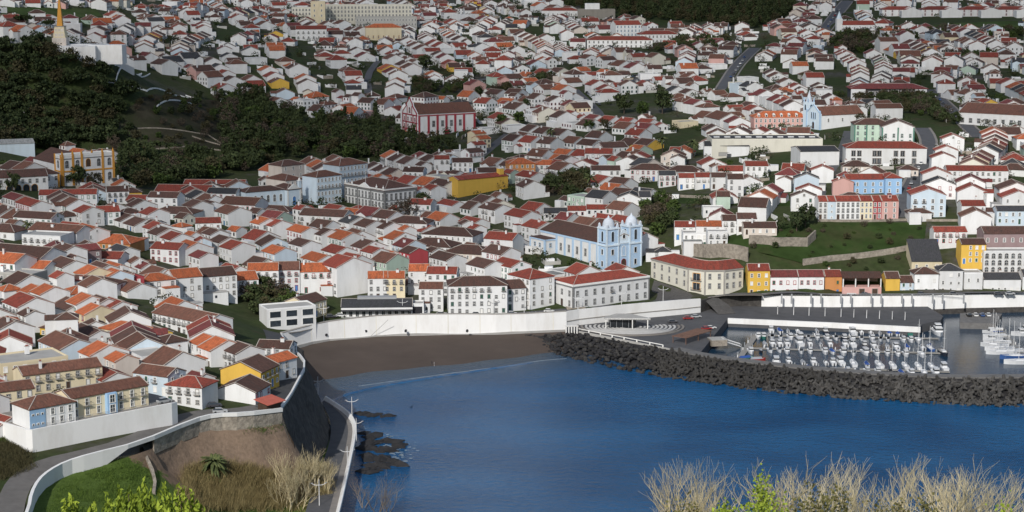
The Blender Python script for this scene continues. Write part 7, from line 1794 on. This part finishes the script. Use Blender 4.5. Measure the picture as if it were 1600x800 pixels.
TREES = [(975,178,'broad',1.5,'round dark tree at the left of the big tree group above the warehouse'),(1005,182,'mid',1.3,'middle tree of the big tree group above the warehouse'),(1035,178,'broad',1.45,'round dark tree at the right of the big tree group above the warehouse'),(1302,196,'brown',1.0,'bare brown tree before the spired church nave'),(1345,198,'olive',.8,'small olive tree right of the spired church nave'),(1375,252,'broad',.75,'dark bushy tree in front of the long white apartment building'),
 (1328,84,'brown',1.5,'large reddish bare tree below the hillside church'),(810,196,'mid',1.25,'bright green leafy tree right of the red and white church'),(785,200,'mid',1.1,'smaller green tree beside the red and white church'),(920,205,'mid',.9,'green tree in the garden behind the salmon house'),(945,206,'olive',.8,'olive tree in the garden behind the salmon house'),(665,112,'broad',1.3,'dark tree left of the pink manor house'),(820,170,'broad',.7,'small dark tree by the upper parking street'),
 (120,292,'broad',1.1,'dark round tree in front of the convent church'),(150,296,'olive',.9,'grey leafy tree at the foot of the convent church front'),(20,300,'broad',.9,'dark round tree before the convent arches'),(40,50,'umbrella',1.3,'flat topped pine left of the obelisk'),(75,52,'umbrella',1.2,'flat topped pine beside the obelisk'),(640,345,'brown',1.0,'bare brown tree in the town hall square'),(620,342,'brown',.9,'bare grey tree before the town hall'),(660,335,'brown',.8,'bare tree right of the town hall square'),
 (474,500,'broad',.62,'clipped round tree beside the cream gabled house'),(388,470,'brown',.9,'bare tree in the walled yard above the modern building'),(1258,355,'broad',1.0,'dark tree at the end of the pastel row'),(1245,362,'broad',.9,'dark bush below the white villa'),(905,318,'broad',.8,'dark garden tree behind the twin tower church'),(860,305,'broad',1.1,'dark spreading tree in the garden left of the twin tower church'),(890,295,'olive',1.0,'olive tree in the garden above the twin tower church'),(1140,262,'mid',.5,'small tree before the big white warehouse')]
for x, y, k, s, lab in TREES: p = G(x, y); tree(p, k, s, lab, 'single trees in the town')
for x, y, s, lab in [(1083,246,1.25,'tall palm beside the white garage'),(1035,238,1.1,'palm left of the white garage'),(860,222,1.1,'tall palm in the garden behind the salmon house'),(335,152,1.0,'palm at the edge of the park terraces'),(922,300,1.2,'low palm left of the twin tower church garden'),(255,288,.9,'palm among the park trees right of the convent'),(300,285,.8,'small palm at the lower edge of the park'),(1500,170,1.0,'palm beside the street below the modern school'),(45,372,.9,'palm in a courtyard near the town edge'),(1255,128,.8,'palm left of the spired church')]:
    palm(G(x, y), s, lab)
# grass banks and fields laid over the terrain
def grass_sheet(name, pts, m, dz=.2): tag(draped(name, [G(*q) for q in pts], m, dz), kind='structure')
mat('lawn', (.032, .054, .016), 1.0, .35, .08, dirt=(.085, .075, .04), dirt_amt=.6, dirt_scale=.03, spec=.05)
mat('meadow', (.055, .085, .025), 1.0, .3, .05, dirt=(.09, .085, .045), dirt_amt=.5, dirt_scale=.03, spec=.05)
mat('earth', (.048, .044, .030), 1.0, .35, .06, dirt=(.035, .045, .02), dirt_amt=.8, dirt_scale=.05, spec=.05)
grass_sheet('grass_bank', [(1118,356),(1200,352),(1290,348),(1448,348),(1445,372),(1415,394),(1300,404),(1255,412),(1200,398),(1130,384)], 'lawn'); grass_sheet('field', [(1400,44),(1500,36),(1600,32),(1600,42),(1500,46),(1420,48)], 'meadow'); grass_sheet('field', [(0,26),(0,10),(150,14),(160,26),(70,30)], 'meadow'); grass_sheet('field', [(1090,2),(1150,2),(1160,10),(1100,9)], 'meadow')
grass_sheet('park_slope', [(200,168),(345,158),(350,195),(345,232),(230,235),(190,205)], 'earth'); grass_sheet('field', [(965,296),(1060,303),(1200,310),(1275,318),(1270,326),(1160,322),(1050,318)], 'lawn')
# retaining walls seen on the slopes
def drape_wall(name, pts, h, m, label, t=.6):
    ln = refine([G(*q) for q in pts], 5); ln = [Vector((p.x, p.y, E(p.x, p.y))) for p in ln]
    w = wall_strip(ln, t, lambda p, i: p.z - 3, m, h); tag(w.obj(name), label, 'wall')
drape_wall('stone_wall', [(1278,346),(1410,345),(1500,346),(1600,349)], 1.0, 'stone_wall', 'rough stone wall along the top of the green bank'); drape_wall('stone_wall', [(1255,414),(1300,408),(1360,402),(1420,392)], 2.6, 'stone_wall', 'pale stone wall slanting down the green bank'); drape_wall('stone_wall', [(1170,382),(1215,386),(1262,386),(1275,374)], 4.2, 'stone_wall', 'curved stone bastion wall below the white villa', .8); drape_wall('stone_wall', [(1065,398),(1110,402),(1168,408)], 6.0, 'stone_wall', 'tall rough stone wall behind the bent corner building')
drape_wall('parapet_wall', [(262,468.5),(330,461.5),(400,453),(470,451.5),(525,450)], 1.3, 'whitewash', 'white parapet wall along the street above the walled yard'); drape_wall('garden_wall', [(1000,306),(1060,309),(1130,312)], 1.6, 'stone_wall', 'grey garden wall across the field above the twin tower church')
for i, pts in enumerate([[(190,90),(165,96),(170,102),(222,116),(180,130)], [(180,103),(235,116)], [(155,128),(180,131),(230,143),(280,150),(335,160)], [(290,150),(325,160),(245,167)], [(345,160),(350,150),(390,138)], [(0,200),(20,190),(45,170),(60,155)], [(215,202),(290,206),(325,212),(345,225)], [(230,236),(300,230),(345,236)], [(300,214),(345,228)]]):
    drape_wall('terrace_wall', pts, .9, 'whitewash' if i not in (6, 7, 8) else 'stone_wall', ['zigzag white path wall below the obelisk terrace', 'short white path wall beside the zigzag below the obelisk', 'long white wall slanting down the park hillside', 'white wall bounding the flat park terrace', 'white wall climbing to the upper houses from the park', 'thin white wall crossing the dark slope at the picture edge', 'upper stone wall of the park terraces', 'lower stone wall of the park terraces', 'short stone wall between the park terraces'][i], .4)

# ---------------------------------------------------------------- foreground plants
def bare_mesh(seed, h, spread, n0, m, r0=.07, depth=5):
    rd = random.Random(seed); V, Q = [], []
    def seg(a, b, ra, rb):
        d = (b - a).normalized(); u = d.orthogonal().normalized(); w = d.cross(u); n = len(V)
        for p, r_ in ((a, ra), (b, rb)):
            for k in range(3): t = k * 2.0944; V.append(tuple(p + (u * math.cos(t) + w * math.sin(t)) * r_))
        for k in range(3): Q.append((n + k, n + (k + 1) % 3, n + 3 + (k + 1) % 3, n + 3 + k))
    def grow(p, d, L, r_, lev):
        for k in range(2):
            d2 = (d + Vector((rd.gauss(0, .16), rd.gauss(0, .16), rd.gauss(.06, .08)))).normalized(); q = p + d2 * L / 2; seg(p, q, r_, r_ * .86); p, d, r_ = q, d2, r_ * .86
            if lev < depth and k == 0 and rd.random() < .75: grow(p, (d + Vector((rd.gauss(0, .5), rd.gauss(0, .5), rd.uniform(0, .4)))).normalized(), L * rd.uniform(.55, .8), r_ * .65, lev + 1)
        if lev < depth:
            for k in range(2 if rd.random() < .8 else 3): grow(p, (d + Vector((rd.gauss(0, .36), rd.gauss(0, .36), rd.uniform(.0, .35)))).normalized(), L * rd.uniform(.62, .85), r_ * .68, lev + 1)
    for i in range(n0):
        a = rd.uniform(0, 6.28); d = Vector((math.cos(a) * spread, math.sin(a) * spread, 1)).normalized(); grow(Vector((.25 * math.cos(a), .25 * math.sin(a), -.4)), d, h * rd.uniform(.25, .34), r0, 0)
    return np_mesh('branches', np.array(V), np.array(Q), m)
BARE = [bare_mesh(100 + k, 7.0, .30, 5, 'twig', .10, 4) for k in range(5)]; BAREG = [bare_mesh(200 + k, 7.0, .5, 4, 'twig_grey', .09, 4) for k in range(2)]
def bare(p, h, me, label, name='bare_shrub'):
    r = thing(name, label, 'shrub', tuple(p), random.uniform(0, 6), 'leafless pale shrubs in front'); s = h / 7.0; r.scale = (s * 1.05, s * 1.05, s * 1.0); new('branches', me, r)
tops = [(1062,712,120),(1098,720,125),(1126,742,118),(1208,702,122),(1236,722,130),(1310,722,118),(1344,724,132),(1410,708,120),(1480,702,118),(1516,706,126),(1556,730,120),(1594,742,128),(1375,735,112)]
for i, (x, y, d_) in enumerate(tops):
    X_ = (x - 800) / FPX * d_ / CP; z0 = EH(X_, d_); r_ = ray(x, y); zt = CAMZ + r_[2] / r_[1] * d_; bare((X_, d_, z0), max(3, (zt - z0) * 1.12), BARE[i % 5], f"pale leafless shrub, {NTH[i] if i < 15 else ['sixteenth','seventeenth','eighteenth','nineteenth','twentieth','twenty-first'][i - 15]} of the foreground row beside the water")
for i, (xb, yb, yt) in enumerate([(436,775,704),(462,785,700),(486,780,698),(512,776,712),(450,800,728),(470,800,740),(568,790,735),(590,800,730),(604,805,745)]):
    p = GH(xb, yb) if xb < 540 else P(xb, yb, 2); h = (yb - yt) / px_scale(p); bare(p, h * 1.1, BARE[(i + 1) % 4] if i < 6 else BAREG[i % 2], f"bare tan shrub, {NTH[i]} from the earth slope beside the shore road")
def leafy(name, label, cat, p, n, R, H, size, m, up=0.0, aspect=1.0, kind='round', clumps=30, grp=None):
    C = crown_pts(n, R, H, clumps, H * .8, kind); V, Q = cards(C, size, up, aspect); r = thing(name, label, cat, tuple(p), 0, grp); new('crown', np_mesh('crown', V, Q, m), r)
    mb = MB(); mb.tube((0, 0, -1), (0, 0, H * .8), .18, .08, 'bark', 6); mb.tube((0, 0, H * .2), (R * .5, 0, H), .1, .04, 'bark', 5); mb.obj('trunk', r)
# plumed yellow green conifers at the lower edge
def plume_mesh(seed, h):
    rs = np.random.default_rng(seed); P_ = []
    for k in range(60):
        a = rs.uniform(0, 6.28); rr_ = rs.uniform(0, 1) ** .6 * 2.7; hh = h * (1 - .11 * rr_) * rs.uniform(.72, 1.02); n = 60; t = rs.uniform(.05, 1, n); w = .42 * (1 - t) + .10
        P_.append(np.stack([rr_ * math.cos(a) * (1 + .1 * t) + rs.normal(size=n) * w, rr_ * math.sin(a) * (1 + .1 * t) + rs.normal(size=n) * w, hh * t], 1))
    C = np.concatenate(P_); return cards(C, .2, 2.2, 1.9)
for i, (x, y) in enumerate([(188,758),(216,764),(242,766),(272,764),(150,786),(95,792),(232,790),(205,788)]):
    y -= 27; d_ = 205 + 6 * (i % 3); X_ = (x - 800) / FPX * d_ / CP; z0 = EH(X_, d_); r_ = ray(x, y); zt = CAMZ + r_[2] / r_[1] * d_; h = max(4.0, zt - z0); V, Q = plume_mesh(i, h)
    r = thing('conifer_shrub', f"bright yellow green plumed conifer, {NTH[i]} of the cluster at the lower picture edge", 'conifer', (X_, d_, z0), 0, 'yellow green conifers in front'); new('crown', np_mesh('crown', V, Q, 'leaf_lime'), r); mb = MB(); mb.tube((0, 0, -1), (0, 0, h * .8), .2, .05, 'bark', 6); mb.obj('trunk', r)
for i, (x, y, d_, R) in enumerate([(1198,742,118,1.3),(1178,778,112,2.2),(1140,784,115,1.6),(1205,764,116,1.7),(1592,788,108,1.6),(1290,758,115,1.7),(1315,772,112,1.5),(1395,772,114,1.6),(1075,782,116,1.8),(1470,778,112,1.6)]):
    X_ = (x - 800) / FPX * d_ / CP; z0 = EH(X_, d_); r_ = ray(x, y); zt = CAMZ + r_[2] / r_[1] * d_; h = max(2, zt - z0); leafy('leafy_shrub', f"yellow green leafy shrub, {NTH[i]} among the bare foreground branches", 'shrub', (X_, d_, z0), 900, R, h * .55, .11, 'leaf_lime' if i in (0, 1, 2, 3, 4) else 'leaf_bush', .4, grp='leafy shrubs in front')
palm(GH(333, 745), 1.0, 'shaggy palm growing on the brown earth slope', palm_meshes(64, 4.4, 4.2, 4))
# reeds, grass and scrub: nobody could count them
def blades(name, label, polys, n, hmin, hmax, m, w=.06, lean=.35, ground=GH):
    rs = np.random.default_rng(len(label)); B_ = []
    while len(B_) < n // 25:
        pl = polys[rs.integers(len(polys))]; xs_ = [q[0] for q in pl]; ys_ = [q[1] for q in pl]; x, y = rs.uniform(min(xs_), max(xs_)), rs.uniform(min(ys_), max(ys_))
        if inside(pl, x, y): p = ground(x, y); B_.append((p.x, p.y, p.z))
    B_ = np.array(B_); C = B_[rs.integers(len(B_), size=n)] + np.stack([rs.normal(size=n) * .8, rs.normal(size=n) * .8, np.zeros(n) - .25], 1)
    d = rs.normal(size=(n, 3)) * lean; d[:, 2] = 1; d /= np.linalg.norm(d, axis=1)[:, None]; L = rs.uniform(hmin, hmax, n)[:, None]; s = np.cross(d, rs.normal(size=(n, 3))); s /= np.linalg.norm(s, axis=1)[:, None]; s *= w
    V = np.stack([C - s, C + s, C + d * L + s * .2, C + d * L - s * .2], 1).reshape(-1, 3); tag(new(name, np_mesh(name, V, np.arange(4 * n).reshape(n, 4), m)), label, None, None, 'stuff')
blades('reeds', 'dry tan reeds below the palm on the earth slope', [[(285,735),(340,728),(425,745),(440,800),(280,800)]], 26000, 1.2, 3.2, 'reed', .045)
blades('scrub', 'dry straw coloured scrub under the bare shrubs', [[(400,745),(470,730),(520,730),(520,800),(400,800)]], 12000, .6, 1.8, 'reed', .05)
blades('grass', 'rough green grass on the walled field', [[(95,750),(140,730),(208,712),(232,745),(225,775),(180,800),(70,800)]], 26000, .2, .7, 'grass', .05, .6)
blades('weeds', 'green weeds along the foot of the yard wall', [[(380,668),(440,668),(440,676),(380,678)], [(292,742),(312,730),(345,745),(330,762)]], 5000, .4, 1.3, 'grass', .05, .5)
def gscrub(x, y): return G(x, y)
blades('bank_scrub', 'brown and green scrub on the bank left of the white wall', [[(-10,672),(30,672),(44,700),(50,735),(0,750),(-10,745)]], 16000, .4, 1.7, 'leaf_olive', .06, .5, gscrub)
blades('bank_scrub', 'green leaves topping the bank left of the white wall', [[(-10,668),(36,668),(40,690),(-10,690)]], 9000, .4, 1.5, 'grass', .07, .6, gscrub)
# stone wall splitting the field from the earth slope
a = [GH(216,700), GH(226,718), GH(236,740), GH(240,760), GH(238,775)]; w = wall_strip([p + Vector((0, 0, .0)) for p in a], .8, lambda p, i: p.z - 4, 'stone_wall', .7); tag(w.obj('field_wall'), 'rough stone wall along the edge of the grass field', 'wall')

# ---------------------------------------------------------------- thin clouds over the upper town (outside the picture, they dull the sun there)
def cloud_mat():
    m = bpy.data.materials.new('thin_cloud'); m.use_nodes = True; nt = m.node_tree; nt.nodes.remove(nt.nodes['Principled BSDF']); out = nt.nodes['Material Output']
    tc = nd(nt, 'ShaderNodeTexCoord'); ln = nd(nt, 'ShaderNodeVectorMath', operation='LENGTH'); fl = nd(nt, 'ShaderNodeVectorMath', operation='MULTIPLY'); fl.inputs[1].default_value = (1, 1, 0); nt.links.new(tc.outputs['Object'], fl.inputs[0]); nt.links.new(fl.outputs[0], ln.inputs[0])
    nz = nd(nt, 'ShaderNodeTexNoise'); nz.inputs['Scale'].default_value = 2.6; nz.inputs['Detail'].default_value = 5; nt.links.new(tc.outputs['Object'], nz.inputs[0])
    a = nd(nt, 'ShaderNodeMapRange', interpolation_type='SMOOTHSTEP'); a.inputs['From Min'].default_value = 1.0; a.inputs['From Max'].default_value = .55; nt.links.new(ln.outputs['Value'], a.inputs[0])
    b = nd(nt, 'ShaderNodeMapRange'); b.inputs['From Min'].default_value = .36; b.inputs['From Max'].default_value = .56; b.inputs['To Min'].default_value = .12; b.inputs['To Max'].default_value = .42; nt.links.new(nz.outputs[0], b.inputs[0])
    mu = nd(nt, 'ShaderNodeMath', operation='MULTIPLY'); nt.links.new(a.outputs[0], mu.inputs[0]); nt.links.new(b.outputs[0], mu.inputs[1])
    tr = nd(nt, 'ShaderNodeBsdfTransparent'); df = nd(nt, 'ShaderNodeBsdfDiffuse'); df.inputs[0].default_value = (.9, .9, .9, 1); tl = nd(nt, 'ShaderNodeBsdfTranslucent'); tl.inputs[0].default_value = (.9, .9, .9, 1)
    m1 = nd(nt, 'ShaderNodeMixShader'); nt.links.new(df.outputs[0], m1.inputs[1]); nt.links.new(tl.outputs[0], m1.inputs[2])
    mx = nd(nt, 'ShaderNodeMixShader'); nt.links.new(mu.outputs[0], mx.inputs[0]); nt.links.new(tr.outputs[0], mx.inputs[1]); nt.links.new(m1.outputs[0], mx.inputs[2]); nt.links.new(mx.outputs[0], out.inputs[0])
    return m
CM = cloud_mat()
def cloud(sx, sy, hx, hy, seed, alt=750):
    c = Vector((sx, sy, 60)) + to_sun * (alt / to_sun.z)
    bm = bmesh.new(); bmesh.ops.create_icosphere(bm, subdivisions=4, radius=1.0); rd = random.Random(seed); ph = [rd.uniform(0, 6) for _ in range(6)]
    for v in bm.verts:
        k = 1 + .08 * math.sin(5 * v.co.x + ph[0]) * math.sin(4 * v.co.y + ph[1]) + .05 * math.sin(11 * v.co.x + ph[2] + 7 * v.co.y); v.co *= k
    me = bpy.data.meshes.new('cloud'); bm.to_mesh(me); bm.free(); me.materials.append(CM); me.polygons.foreach_set('use_smooth', [True] * len(me.polygons))
    o = new('cloud', me, None, c); o.scale = (hx, hy, 45); tag(o, 'thin drifting cloud over the upper town', None, None, 'stuff')
cloud(-230, 1150, 430, 460, 1); cloud(100, 1780, 900, 520, 2); cloud(500, 1280, 380, 330, 3)
